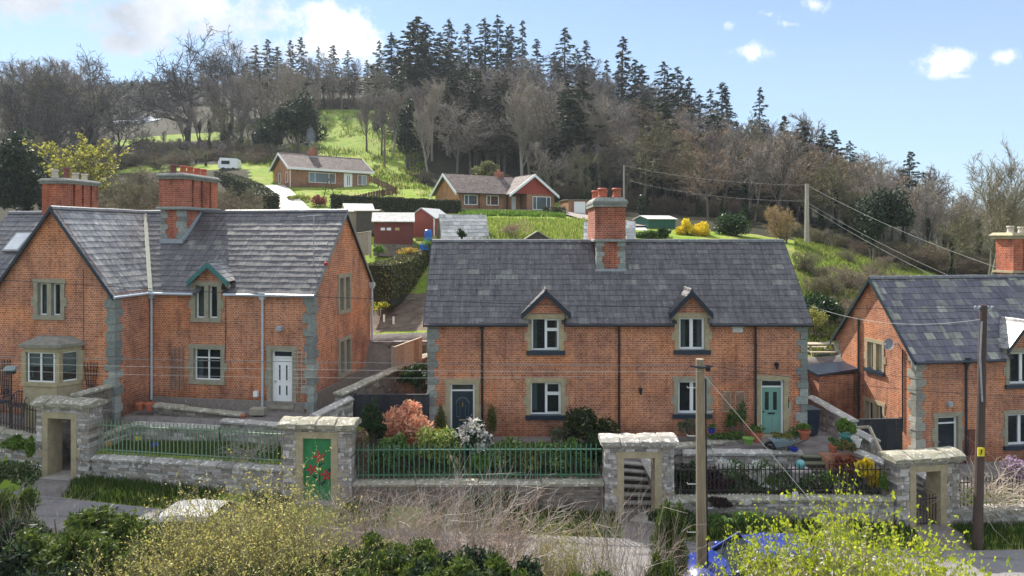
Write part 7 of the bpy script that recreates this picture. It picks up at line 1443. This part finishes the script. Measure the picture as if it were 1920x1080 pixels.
# ------------------------------------------------------------ middle garden planting
PINK=leafmat('coral young leaves',[(0,(.40,.16,.08)),(.35,(.70,.30,.20)),(.7,(.85,.48,.34)),(.9,(.75,.62,.35)),(1,(.85,.16,.10))],tr=.4)
bpx('photinia','large coral pink leaved shrub left of the navy door','shrub',765,868,24.6,1.95,2.35,6500,.06,PINK,nb=34,blob=.34)
bpx('evergreen_bush','dark green shrub with silvery leaves between the green door gateway and the coral shrub','shrub',703,850,24.3,1.0,1.7,1500,.06,GRD)
bpx('dead_climber','dry brown climber hanging beside the green door gateway','climber',681,900,22.5,.55,1.7,1500,.035,leafmat('dry brown leaves',[(0,(.14,.10,.06)),(1,(.32,.25,.15))],tr=.2),d=.4)
bpx('leafy_shrub','light green glossy shrub behind the green railings below the coral shrub','shrub',738,906,23.0,1.5,1.35,3000,.055,leafmat('fresh glossy leaves',[(0,(.04,.10,.02)),(.5,(.10,.19,.035)),(.9,(.18,.28,.08)),(1,(.5,.55,.4))],rough=.3))
bpx('leafy_shrub','golden yellow shrub at the left foot of the navy door','shrub',822,842,25.4,.95,.75,1500,.045,leafmat('gold leaves',[(0,(.25,.25,.02)),(.5,(.5,.45,.03)),(1,(.7,.62,.06))])); bpx('leafy_shrub','variegated lime shrub below the golden one','shrub',822,905,23.6,1.9,1.65,4200,.05,leafmat('variegated leaves',[(0,(.05,.11,.02)),(.5,(.15,.22,.04)),(.8,(.40,.42,.10)),(1,(.62,.6,.25))]),nb=22)
bpx('flowering_shrub','white flowering shrub in front of the navy door','shrub',885,900,23.7,1.55,1.85,1500,.06,GRD,flowers=(leafmat('cream petals',[(0,(.45,.42,.38)),(.5,(.65,.62,.57)),(1,(.8,.78,.74))]),1500,.06,1),nb=24,blob=.3)
for px,lb in ((827,'slim columnar conifer left of the navy door'),(922,'slim columnar conifer right of the navy door')): bpx('columnar_conifer',lb,'shrub',px,822,26.1,.34,1.3,1400,.035,leafmat('olive conifer',[(0,(.06,.08,.015)),(1,(.18,.19,.04))]),nb=24,blob=.6)
bpx('evergreen_bush','large dark bush under the lower right window of the navy door cottage','shrub',1098,850,25.2,2.2,1.9,5200,.055,leafmat('dark olive leaves',[(0,(.015,.025,.01)),(.6,(.04,.06,.02)),(.92,(.10,.11,.04)),(1,(.35,.32,.15))]),nb=30,blob=.32)
bpx('evergreen_bush','grey green wispy shrub left of the large dark bush','shrub',1055,850,25.5,1.2,1.3,1600,.045,leafmat('grey sage leaves',[(0,(.08,.09,.05)),(1,(.2,.2,.12))]))
for i,(px,w,hh) in enumerate(((945,1.5,1.15),(990,1.5,1.0),(1035,1.5,1.1),(1080,1.4,1.15),(1118,1.2,1.25),(905,1.2,.9))): bpx('leafy_shrub',['mixed green shrub behind the green railings right of the white flowers','low spreading shrub behind the middle of the green railings','green shrub with pale sprays behind the green railings','dark leafy shrub behind the right part of the green railings','dark shrub at the right end of the green railings','low green shrub below the white flowering one'][i],'shrub',px,912,23.2,w,hh,2300,.05,[leafmat('lively green leaves',[(0,(.04,.09,.02)),(.6,(.12,.19,.04)),(.93,(.24,.30,.09)),(1,(.6,.58,.4))]),leafmat('autumn tinted leaves',[(0,(.05,.08,.02)),(.6,(.14,.17,.04)),(1,(.42,.32,.12))]),leafmat('lively green leaves',[(0,(.1,.1,.1))]),GR1,GRD,GR2][i],nb=18)
# climbers by the sage door
for (px,pyt,pyb,lb) in ((1371,765,815,'thin green climber under the left lattice trellis'),(1392,745,815,'leafy climber over the right lattice trellis')): bpx('climber',lb,'climber',px,pyb,26.4,.5,(pyb-pyt)/48,420,.045,GR1,d=.2)
bpx('leafy_shrub','wispy shrub under the lower window behind the bare pole','shrub',1290,818,26.0,.95,.75,1000,.04,leafmat('grey sage leaves',[(0,(.1,.1,.1)),(1,(.2,.2,.1))]))
bpx('leafy_shrub','low plants along the wall foot left of the sage green door','shrub',1365,826,25.9,2.4,.35,1200,.04,GR1,d=.5,stems=0); bpx('leafy_shrub','low green plants right of the sage green door step','shrub',1490,824,25.6,.8,.4,500,.045,GR1,stems=0)
# garden behind the black railings
for i,(px,py,D,w,hh,m_,lb) in enumerate(((1290,935,23.0,1.4,1.15,GRD,'dark ivy shrub behind the black railings left of the pole'),(1365,925,23.4,1.3,.95,WFL,'cream flowering shrub behind the black railings right of the pole'),(1425,925,23.4,1.3,.9,WFL,'second cream flowering shrub behind the black railings'),(1345,940,22.8,1.2,.9,leafmat('dark purple leaves',[(0,(.02,.012,.012)),(1,(.09,.05,.05))]),'dark purple leaved shrub behind the black railings'),(1540,930,23.0,1.5,.7,GR1,'low green plants behind the railings below the steps'),(1585,900,23.4,.8,.9,leafmat('rust leaves',[(0,(.14,.04,.02)),(1,(.38,.10,.05))]),'rust coloured shrub beside the raised bed'),(1455,940,22.8,1.2,.5,GR1,'low plants behind the two paper notices'))):
    bpx('garden_shrub',lb,'shrub',px,py,D,w,hh,1500,.045,m_,d=.8,flowers=(WFL,160,.04,1) if i in (4,6) else None)
    if i in (1,2): bpx('garden_shrub','green leaves mixed through the '+('first' if i==1 else 'second')+' cream flowering shrub','shrub',px+10,py,D,w,hh,1300,.045,GR1,d=.8)
for (px,py,w,hh,n) in ((1624,905,.62,1.0,1500),(1640,925,.5,.95,900)): bpx('forsythia','bright yellow forsythia behind the black railings, '+('taller' if n>1000 else 'lower')+' of two','shrub',px,py,22.6,w,hh,int(n*1.5),.05,YEL,d=.45,stems=3)
bpx('climber','pale yellow green climber on the last railings before the right gateway','climber',1657,935,22.35,.3,1.05,500,.035,GR2,d=.25)
for (px,py,w) in ((1268,943,.8),(1400,945,.6)): bpx('rock_flowers','white rock flowers spilling on the wall top '+('beside the middle gateway' if px<1300 else 'right of the bare pole'),'flowers',px,py+2,21.95,w,.16,420,.035,WFL,d=.35,stems=0)
bpx('rock_plant','dark trailing plant over the wall top right of the bare pole','shrub',1350,955,21.9,.95,.45,1100,.04,leafmat('dark purple leaves',[(0,(.02,.01,.01)),(1,(.1,.05,.05))]),d=.4,stems=0)
bpx('raised_bed_plants','trailing plants with red brick coloured stems in the raised bed by the steps','plants',1585,850,24.3,1.0,.5,900,.045,leafmat('bed mix',[(0,(.05,.1,.02)),(.6,(.14,.18,.04)),(1,(.4,.2,.1))]),d=.6,stems=0)
X,Y,Z=at(1592,895,24.0); t=thing('raised_bed','low red brick raised bed beside the garden steps','raised bed',(X,Y,Z)); m=MB(); m.box(-.75,.75,0,.8,-.1,.62); m.build('brickwork',BRICK,t,world=False)
# ivy and ferns round the left gateway
bpx('ivy','bright green ivy spilling over the low wall at the far left','ivy',30,852,24.2,.95,.7,1300,.055,GR2,d=.5,stems=0); bpx('ivy','ivy hanging down the left side of the mossy gateway','ivy',57,868,23.4,.35,.95,900,.05,GR2,d=.3,stems=0)
rngg=np.random.default_rng(5)
def grass(name,label,N_,gen,mat,hh,w=.012,lean=.4):
    C=gen(N_); n=len(C); a=rngg.uniform(0,6.28,n); L=hh*rngg.uniform(.5,1.3,n); d=np.stack([np.cos(a),np.sin(a),np.zeros(n)],1); s=np.stack([-np.sin(a),np.cos(a),np.zeros(n)],1); ln=rngg.uniform(.1,lean,n)
    b=C; mid=C+d*(ln*L*.4)[:,None]+np.array([0,0,1])*(L*.6)[:,None]; tip=C+d*(ln*L)[:,None]+np.array([0,0,1])*L[:,None]
    V=np.stack([b-s*w,b+s*w,mid+s*w*.7,tip,mid-s*w*.7],1).reshape(-1,3); Fq=np.arange(n*5).reshape(-1,5); o=mesh_obj(name,V,Fq,mat); setp(o,label,'grass',kind='stuff'); return o
GRS=leafmat('grass blades',[(0,(.03,.075,.012)),(.5,(.06,.13,.02)),(.9,(.12,.19,.035)),(1,(.28,.25,.11))],tr=.35)
def verge(N_):
    X=rngg.uniform(-22,24,N_); wy=wally(X); Y=wy-rngg.uniform(-.0,1.15,N_)
    gapm=np.ones(N_,bool)
    for g_ in GW: gapm&=np.abs(X-g_.location.x)>.75
    keep=gapm&(np.sin(X*2.3)+np.sin(X*.9+1)>-1.1); X=X[keep];Y=Y[keep]; return np.stack([X,Y,HH(X,Y)],1)
grass('verge_grass','rough green grass on the verge along the front walls',26000,verge,GRS,.22)
def gl(N_):
    X=rngg.uniform(-14.2,-6.7,N_); wy=wally(X); Y=rngg.uniform(wy+.5,24.9); return np.stack([X,Y,HH(X,Y)],1)
grass('garden_grass','shaggy grass in the garden behind the faded green railings',14000,gl,leafmat('soft garden grass',[(0,(.06,.12,.02)),(.7,(.12,.19,.035)),(1,(.25,.25,.09))],tr=.4),.13)
def gr_(N_):
    X=rngg.uniform(14.6,26,N_); wy=wally(X); Y=rngg.uniform(wy+.5,25.5); return np.stack([X,Y,HH(X,Y)],1)
grass('garden_grass','bright grass behind the railings at the right edge',9000,gr_,leafmat('bright grass blades',[(0,(.08,.16,.02)),(1,(.2,.3,.04))],tr=.4),.14)
def mead(N_):
    D=np.exp(rngg.uniform(math.log(34),math.log(62),N_)); px=rngg.uniform(1490,1730,N_); X=(px-960)/F*D; return np.stack([X,D,HH(X,D)],1)
grass('slope_grass','tufted spring grass on the rough slope between the cottages',16000,mead,leafmat('slope grass',[(0,(.10,.15,.03)),(.7,(.2,.26,.04)),(1,(.35,.3,.13))],tr=.4),.24,w=.03)
def daf(N_):
    D=rngg.uniform(86,112,N_); px=rngg.uniform(700,800,N_)+rngg.normal(size=N_)*6; X=(px-960)/F*D; k=(np.sin(X*1.1)+np.sin(D*.9)>.3); return np.stack([X[k],D[k],HH(X[k],D[k])],1)
grass('daffodil_drift','drifts of daffodils with dark leaves on the bank above the second bungalow',5200,daf,leafmat('daffodils',[(0,(.03,.08,.02)),(.7,(.07,.14,.03)),(.75,(.7,.6,.06)),(1,(.8,.75,.3))],tr=.3),.45,w=.035)
def daf2(N_):
    D=rngg.uniform(69,77,N_); px=rngg.uniform(860,1060,N_); X=(px-960)/F*D; k=(np.sin(X*1.3)+np.sin(D*1.9)>-.6); return np.stack([X[k],D[k],HH(X[k],D[k])],1)
grass('lawn_tufts','long tufted grass with daffodils below the bungalow with the red gable',9000,daf2,leafmat('tufts',[(0,(.05,.12,.015)),(.6,(.12,.22,.03)),(.95,(.22,.32,.05)),(1,(.8,.75,.4))],tr=.4),.35,w=.05)
def mdw(N_):
    D=np.exp(rngg.uniform(math.log(92),math.log(165),N_)); px=rngg.uniform(440,800,N_); X=(px-960)/F*D; k=(np.sin(X*.5+np.sin(D*.3)*2)+np.sin(D*.37+X*.2)+rngg.normal(size=N_)*.6>.5)&~((px<700)&(D<100)); return np.stack([X[k],D[k],HH(X[k],D[k])],1)
grass('meadow_tufts','darker tussocks scattered over the sunny hill meadow',16000,mdw,leafmat('meadow tussocks',[(0,(.07,.13,.02)),(.6,(.17,.24,.03)),(1,(.40,.36,.12))],tr=.35),.5,w=.08)
def lwn(N_):
    D=rngg.uniform(68,100,N_); px=rngg.uniform(420,860,N_); X=(px-960)/F*D; k=(np.sin(X*.9+D*.4)+rngg.normal(size=N_)*.8>.6)&(px>510+0*D); return np.stack([X[k],D[k],HH(X[k],D[k])],1)
grass('lawn_tufts','mottled grass of the lawn in front of the first bungalow',9000,lwn,leafmat('lawn mottles',[(0,(.10,.18,.02)),(.7,(.2,.3,.03)),(1,(.34,.36,.06))],tr=.35),.16,w=.07)
def wfl(N_):
    D=rngg.uniform(44,66,N_); px=rngg.uniform(830,1120,N_); X=(px-960)/F*D; return np.stack([X,D,HH(X,D)],1)
grass('allotment_grass','yellow green growth in the plots behind the middle ridge',9000,wfl,leafmat('plot growth',[(0,(.12,.18,.03)),(.6,(.25,.32,.05)),(1,(.4,.38,.15))],tr=.4),.35,w=.045)
def gfl(N_):
    X=rngg.uniform(-5.4,2.8,N_); Y=rngg.uniform(22.6,25.8,N_); return np.stack([X,Y,HH(X,Y)],1)
grass('ground_cover','low ground cover between the shrubs behind the bright green railings',3500,gfl,GR1,.14,w=.03)
def gf2(N_):
    X=rngg.uniform(5.5,12.6,N_); Y=rngg.uniform(22.7,24.3,N_); return np.stack([X,Y,HH(X,Y)],1)
grass('ground_cover','low flowering ground cover behind the black railings',9000,gf2,leafmat('flowery cover',[(0,(.02,.06,.015)),(.8,(.08,.15,.03)),(.86,(.45,.4,.5)),(1,(.7,.68,.6))]),.22,w=.03)
for (px,py,D,m_,lb) in ((206,840,23.9,leafmat('orange petals',[(0,(.75,.3,.02)),(1,(.8,.45,.05))]),'small clump of orange flowers behind the faded railings'),(291,842,23.8,leafmat('blue petals',[(0,(.08,.12,.6)),(1,(.2,.25,.7))]),'small clump of blue flowers behind the faded railings'),(258,830,24.2,leafmat('lemon petals',[(0,(.7,.7,.1)),(1,(.8,.8,.2))]),'small clump of lemon flowers behind the faded railings')): bpx('flower_clump',lb,'flowers',px,py,D,.26,.26,90,.035,m_,stems=3)
# bare climber over the right railings
def tangle(name,label,px,py,D,w,hh,n,mat,seed,th=.012,d=.5,cat='climber',arch=.6):
    rng=np.random.default_rng(seed); X,Y,Z=at(px,py,D); t=thing(name,label,cat,(X,Y,Z)); m=MB()
    for i in range(n):
        p=np.array([rng.uniform(-w/2,w/2)*.8,rng.uniform(-d/2,d/2),rng.uniform(0,hh*.4)]); dr=rng.normal(size=3); dr[2]=abs(dr[2])*.8+.2; dr/=np.linalg.norm(dr); L=rng.uniform(.3,1)*hh*1.1; pts=[p]
        for k in range(6): dr=dr+rng.normal(size=3)*.25+np.array([0,0,-arch*.25*(k/3)]); dr/=np.linalg.norm(dr); pts.append(pts[-1]+dr*L/6)
        r=th*rng.uniform(.5,1.1); m.tube(pts,[r*(1-.7*k/6) for k in range(7)],3,cap=False)
    m.build('stems',mat,t,world=False); return t
PALS=pm('pale dry stems',(.60,.50,.38),(.44,.36,.28),scale=3); DRYS=pm('dry brown stems',(.40,.29,.21),(.26,.19,.14),scale=3); GRYS=pm('grey dry stems',(.44,.38,.33),(.30,.26,.22),scale=3)
tangle('bare_climber','pale bare climber tangled over the railings and dark pole at the right',1838,955,22.6,1.9,1.9,150,PALS,4); tangle('bare_climber','pale bare stems spreading over the railings at the right edge',1895,950,22.8,1.7,1.3,110,PALS,5)
bpx('flowering_shrub','pink and lilac flowering shrub at the right edge behind the railings','shrub',1905,925,23.8,1.2,1.5,900,.05,leafmat('lilac mix',[(0,(.1,.14,.05)),(.5,(.35,.2,.25)),(1,(.5,.4,.7))]))
tangle('bare_climber','grey bare stems against the railings left of the green door gateway',470,868,22.9,1.6,1.3,90,GRYS,6)
# ------------------------------------------------------------ foreground scrub on the near bank
def zb_fg(X,Y): return H(X,Y)
LF=dict(leaf=.05)
DG=leafmat('foreground dark leaves',[(0,(.008,.018,.010)),(.6,(.022,.042,.02)),(.9,(.05,.08,.035)),(1,(.09,.12,.06))],tr=.25,rough=.7)
MG=leafmat('foreground olive leaves',[(0,(.025,.045,.012)),(.5,(.08,.12,.02)),(.9,(.12,.17,.03)),(1,(.22,.26,.06))],tr=.35)
def fgbush(seed,size,n,leaf,mat,nb=40,blob=.26):
    rng=np.random.default_rng(seed); t=thing('evergreen_bush','x','shrub'); C=clumps(rng,n,size,nb,blob); V,Fq=leafquads(C,leaf,leaf*.5,rng,0,1.3); mesh_obj('foliage',V,Fq,mat,t,world=False)
    m=MB()
    for k in range(7): a=rng.uniform(0,6.28); m.tube([(0,0,0),(math.cos(a)*size[0]*.15,math.sin(a)*size[1]*.15,size[2]*.45),(math.cos(a)*size[0]*.3,math.sin(a)*size[1]*.3,size[2]*.8)],[.05,.03,.01],5)
    m.build('stems',BARK,t,world=False); return t
def twigshrub(seed,hh,w,n,stem,bud,nb_,bs,th=.009,name='bare_shrub',sub=7,wob=.09):
    rng=np.random.default_rng(seed); t=thing(name,'x','shrub'); m=MB(); tips=[]
    for i in range(n):
        a=rng.uniform(0,6.28); q=rng.uniform(0,1)**.6; p=np.array([math.cos(a)*.18*w*q,math.sin(a)*.18*w*q,0]); d=np.array([math.cos(a)*q*.5*w/hh*1.1,math.sin(a)*q*.5*w/hh*1.1,1.]); d/=np.linalg.norm(d); L=hh*rng.uniform(.65,1.05); pts=[p]
        for k in range(6): d=d+rng.normal(size=3)*wob; d/=np.linalg.norm(d); pts.append(pts[-1]+d*L/6); 
        r=th*rng.uniform(.9,1.6); m.tube(pts,[r*(1-.75*k/6) for k in range(7)],4,cap=False)
        for j in range(sub):
            k=rng.integers(2,6); b=pts[k]+(pts[min(k+1,6)]-pts[k])*rng.uniform(); e=d+rng.normal(size=3)*.55; e/=np.linalg.norm(e); l=L*rng.uniform(.12,.34); p1=b+e*l*.5; e=e+rng.normal(size=3)*.2+np.array([0,0,.1]); e/=np.linalg.norm(e); p2=p1+e*l*.5; m.tube([b,p1,p2],[r*.45,r*.32,r*.12],3,cap=False); tips+=[p1,p2,(p1+p2)/2,(b+p1)/2]
    m.build('stems',stem,t,world=False)
    if bud:
        tp=np.array(tips); tp=tp[tp[:,2]>hh*.35]; C=tp[rng.integers(0,len(tp),nb_)]+rng.normal(size=(nb_,3))*.025; V,Fq=leafquads(C,bs,bs*.75,rng); mesh_obj('blossom' if bs<.04 else 'foliage',V,Fq,bud,t,world=False)
    return t
PT2={}
def p2(k,t,w,h): PT2[k]=(t,h); HID.append(t)
p2('dark1',fgbush(51,(3,2.6,2.6),15000,.052,DG),3,2.6); p2('dark2',fgbush(52,(3,2.6,2.6),15000,.052,DG,nb=50,blob=.22),3,2.6); p2('olive',fgbush(53,(3,2.6,2.6),15000,.052,MG),3,2.6)
YB=leafmat('pale yellow catkins',[(0,(.30,.30,.08)),(.4,(.50,.45,.14)),(.75,(.72,.62,.2)),(1,(.20,.24,.07))],tr=.3); LG=leafmat('lime young leaves',[(0,(.24,.34,.02)),(.5,(.42,.50,.03)),(1,(.62,.62,.06))],tr=.5)
p2('cat1',twigshrub(61,3,2.6,85,pm('olive brown stems',(.30,.26,.14),(.19,.17,.09),scale=3),YB,3400,.024),2.6,3); p2('cat2',twigshrub(62,3,2.4,75,pm('olive brown stems',(.1,.1,.1)),YB,2800,.024),2.4,3)
p2('twig1',twigshrub(63,3,3.4,46,GRYS,None,0,0,th=.008,sub=9,wob=.24),3,3); p2('twig2',twigshrub(64,3,3.2,46,DRYS,None,0,0,th=.008,sub=9,wob=.28),2.8,3)
p2('lime1',twigshrub(65,3,2.6,34,pm('light stems',(.30,.26,.17),(.2,.17,.11),scale=3),LG,2300,.036,name='leafing_shrub'),2.6,3); p2('lime2',twigshrub(66,3,2.4,30,pm('light stems',(.1,.1,.1)),LG,1900,.038,name='leafing_shrub'),2.4,3); p2('blush',twigshrub(67,3,2.0,26,DRYS,leafmat('cream blossom',[(0,(.6,.55,.45)),(1,(.8,.77,.7))],tr=.3),1500,.03,name='leafing_shrub'),2,3)
ZM={}
def fg(k,px,top,D,label,group,fat=1.0,hm=1.2):
    t,h0=PT2[k]; h0=ZM.setdefault(k,(1.0 if k[0] in 'do' else .93)*max(max(v.co.z for v in c.data.vertices) for c in KIDS[t.name])); X=(px-960)/F*D; z=H(X,D); Dt=D+(1.0*fat if k[0] in 'do' else .25*fat); zt=CZ+(440-top)/F*Dt+(Dt-D)*0; hh=max(hm,zt-z); s=hh/h0; f=max(s,.75)*fat
    r=dup(t,(X,D,z-.05),random.uniform(0,6.28),(f,f,s),label,group); r['category']='shrub'; return r
NAMES={'dark1':'evergreen_bush','dark2':'evergreen_bush','olive':'evergreen_bush'}
def L_(k,where): return {'d':'dark evergreen bush ','o':'olive green bush ','c':'bare shrub dotted with pale yellow catkins ','t':'tangled leafless grey brown shrub ','l':'thin shrub bursting with lime green young leaves ','b':'slender shrub with cream blossom '}[k[0]]+where
def many(lst,where,group):
    for (k,px,top,D,fat) in lst: fg(k,px,top,D,L_(k,where),group,fat)
many([('dark1',15,960,14.5,1.0),('dark2',90,1005,13.6,1.0),('dark1',180,1020,13.4,1.0),('dark2',262,1035,13.2,.9),('dark1',-20,1020,13,1.0),('dark2',50,935,16.2,.8)],'in the bottom left corner','dark bushes in the bottom left corner')
many([('olive',130,925,15.2,1.0),('olive',205,918,15.4,1.05),('olive',255,940,15.0,.9)],'with sunlit tops left of the silver car','olive bushes left of the silver car')
many([('twig2',15,905,16.4,.9),('twig1',60,915,16.2,.8),('olive',18,890,17.2,.6)],'at the left edge','scrub at the left edge')
many([('cat1',270,985,13.8,.9),('cat2',310,960,14.2,.8),('cat1',350,975,13.6,1.0),('cat1',395,935,14.4,.9),('cat2',430,900,14.6,1.0),('cat1',455,865,15.0,1.1),('cat2',475,890,15.3,1.0),('cat1',545,905,15.0,.9),('cat2',350,925,14.8,.9),('cat2',490,885,14.4,.9),('cat1',525,935,14.0,.9),('cat2',560,975,13.6,.9),('cat2',410,860,15.6,.7),('cat1',600,1000,13.6,.8),('cat1',440,975,12.9,1.0),('cat2',500,985,12.9,.9),('cat2',380,1010,12.8,.9),('cat1',335,1000,13.2,.9),('cat2',320,935,15.2,.8),('cat1',375,930,15.2,.8),('cat1',420,930,13.8,.9),('cat1',470,930,13.9,.9),('cat2',520,900,14.6,.8),('cat1',560,1010,12.9,.9),('cat1',290,1020,13.2,.8)],'in the left foreground','yellow catkin shrubs in the left foreground')
many([('twig1',620,905,17.0,1.0),('twig2',650,880,17.2,.9),('twig1',700,925,16.6,1.1),('twig1',755,930,16.6,1.0),('twig2',800,940,16.6,1.1),('twig1',850,905,16.4,1.0),('twig2',885,860,16.8,1.0),('twig1',920,885,16.4,1.1),('twig2',960,930,16.2,1.0),('twig2',540,895,17.2,.8),('twig1',580,945,16.6,.9),('twig2',1130,890,16.0,.8),('twig1',1180,905,16.0,.8),('twig2',1225,960,15.6,.7),('twig2',1000,960,16.4,.7),('twig1',675,895,17.4,1.2),('twig2',730,900,17.2,1.2),('twig1',780,915,17.2,1.2),('twig2',835,905,17,1.2),('twig1',895,870,17,1.2),('twig2',940,895,16.8,1.2),('twig1',1150,985,14.8,.8),('twig1',1210,985,14.8,.7)],'before the lane wall','tangled leafless shrubs in the foreground')
many([('dark1',640,990,14.4,.9),('olive',700,965,15.2,.8),('dark2',720,985,14.6,.9),('olive',790,985,14.6,.8),('dark1',840,1000,14.2,.9),('dark2',905,985,14.6,.8),('dark2',880,1020,13.4,.9),('dark1',965,1030,13.4,.8),('dark2',1030,1045,13.2,.7),('olive',1060,1050,13.0,.7),('dark1',620,1045,12.9,.9),('dark2',720,1045,12.9,.9),('dark1',830,1055,12.9,.9)],'in the middle of the foreground hedge','evergreen bushes in the middle of the foreground')
many([('olive',590,1005,13.6,.8),('olive',660,990,14.0,.8),('dark1',755,1000,13.8,.8),('olive',815,1010,13.4,.8),('olive',935,1005,13.8,.7),('dark2',985,1015,13.6,.7),('olive',550,1035,12.8,.8),('olive',465,1025,12.9,.8),('dark1',395,1040,12.8,.8),('olive',330,1030,13.0,.8),('dark2',900,1040,12.8,.8),('olive',1010,1050,12.8,.6)],'filling the foreground scrub','bushes filling the foreground scrub')
many([('olive',1110,1040,13.8,.6),('olive',1155,1055,13.6,.6),('olive',1240,1010,14.6,.35),('olive',1195,1060,13.4,.5),('dark2',1110,1060,13.4,.6)],'at the bottom centre beside the road','small bushes at the bottom centre')
many([('cat1',1035,960,15.4,.5),('cat2',1080,955,15.4,.6),('cat1',1060,975,15.0,.5)],'near the middle gateway','yellow catkin shrubs below the green railings')
many([('lime2',1430,985,14.4,.6),('lime1',1490,950,14.8,.7),('lime2',1530,930,14.9,.8),('lime1',1575,955,14.4,.8),('lime1',1615,935,14.8,.9),('lime2',1650,945,14.4,.8),('lime1',1695,965,14.2,.9),('lime2',1735,985,14.2,.8),('lime1',1775,1005,13.8,.8),('lime2',1820,1030,13.6,.6),('lime1',1530,1000,13.4,.8),('lime2',1620,1005,13.2,.8),('lime1',1700,1020,13.2,.8),('lime2',1855,1055,13.2,.5),('lime1',1590,880,15.6,.35),('lime2',1400,1030,13.6,.5),('lime1',1450,985,14.2,.5),('lime2',1500,975,14.5,.6)],'in the right foreground','lime green shrubs in the right foreground')
many([('blush',1545,975,14.2,.8),('blush',1500,1000,13.8,.7),('twig2',1560,985,14.4,.7),('twig2',1480,1000,13.8,.6),('twig1',1640,1005,13.6,.6)],'among the lime green shrubs','blossoming shrubs in the right foreground')
fg('olive',1255,915,17.0,'low ivy covered bush at the foot of the wall left of the bare pole',None,.35,.4)
bpx('ivy','dark green ivy on the verge between the middle gateway and the bare pole','ivy',1265,985,20.9,2.0,.5,2000,.05,GRD,d=.7,stems=0); bpx('ivy','green ivy on the verge right of the bare pole','ivy',1385,990,20.9,2.4,.5,2200,.05,GR1,d=.7,stems=0); bpx('ivy','dark ivy at the wall foot below the bright green railings','ivy',930,965,21.2,2.4,.7,1600,.05,GRD,d=.5,stems=0)
bpx('fern_bush','arching fern like greenery left of the mossy gateway foot','shrub',25,915,21.6,2.2,.9,2200,.06,leafmat('fern mix',[(0,(.03,.06,.02)),(.7,(.09,.14,.04)),(1,(.3,.3,.16))]),d=1.2,stems=0)
bpx('ornamental_frame','reddish bush beside the wire arch on the bungalow lawn','shrub',598,392,75,2.4,1.6,1400,.08,leafmat('red buds',[(0,(.16,.05,.03)),(1,(.36,.12,.08))])); bpx('leafy_shrub','yellow flowering border plants beside the drive','shrub',562,378,78,3.2,.9,1200,.08,leafmat('border mix',[(0,(.08,.14,.02)),(.7,(.2,.26,.03)),(1,(.7,.6,.1))]),d=3)
X,Y,Z=at(617,372,79); t=thing('garden_arch','small wire arch standing on the bungalow lawn','garden frame',(X,Y,Z)); m=MB()
for s in (-1,1): m.tube([(s*.7,0,-.2),(s*.25,0,1.6),(0,0,2.3)],.05,4)
m.beam((-.6,0,.5),(.6,0,.5),.06); m.beam((-.4,0,1.2),(.4,0,1.2),.06); m.build('frame',pm('rusty wire',(.14,.09,.07)),t,world=False)
for (p_,n_,w_) in ((0,18,2.4),): pass
# chimney smoke of the first bungalow
def smoke():
    X,Y,Z=at(580,268,92); t=bpy.data.meshes.new('chimney_smoke'); m=MB(); m.lathe([(.15,-1.2),(.4,-.2),(.7,.8),(.5,1.8),(.1,2.4)],(X+.2,Y,Z),12); mt=bpy.data.materials.new('smoke'); mt.use_nodes=True; nt=mt.node_tree; nt.nodes.remove(nt.nodes['Principled BSDF']); v=nt.nodes.new('ShaderNodeVolumePrincipled'); v.inputs['Density'].default_value=.10; v.inputs['Color'].default_value=(.75,.85,1,1); nt.links.new(v.outputs[0],nt.nodes['Material Output'].inputs['Volume']); o=m.build('chimney_smoke',mt); setp(o,'thin blue smoke rising from the first bungalow chimney','smoke',kind='stuff')
smoke()
hidep()
# ------------------------------------------------------------ labels of look-alikes get their place in the row
def ordinal(n):
    w=['','first','second','third','fourth','fifth','sixth','seventh','eighth','ninth','tenth','eleventh','twelfth','thirteenth','fourteenth','fifteenth','sixteenth','seventeenth','eighteenth','nineteenth']
    if n<20: return w[n]
    tens={2:'twent',3:'thirt',4:'fort',5:'fift',6:'sixt',7:'sevent',8:'eight',9:'ninet'}[n//10]
    return tens+'ieth' if n%10==0 else tens+'y-'+w[n%10]
bylab={}
for o in bpy.data.objects:
    if o.parent is None and o.get('label') and o.get('kind')!='stuff': bylab.setdefault(o['label'],[]).append(o)
for lab_,os_ in bylab.items():
    if len(os_)<2: continue
    os_.sort(key=lambda o:o.location.x/max(o.location.y,1))
    for i,o in enumerate(os_): o['label']=(ordinal(i+1)+' from the left, '+lab_)
scene.cycles.max_bounces=6; scene.cycles.transparent_max_bounces=12
def haze():
    m=MB(); m.box(-500,500,-6,560,-40,130); mt=bpy.data.materials.new('haze'); mt.use_nodes=True; nt=mt.node_tree; nt.nodes.remove(nt.nodes['Principled BSDF']); v=nt.nodes.new('ShaderNodeVolumePrincipled'); v.inputs['Density'].default_value=.00024; v.inputs['Color'].default_value=(.86,.92,1,1); v.inputs['Anisotropy'].default_value=.2; nt.links.new(v.outputs[0],nt.nodes['Material Output'].inputs['Volume'])
    o=m.build('haze',mt); setp(o,None,None,kind='stuff')
haze()
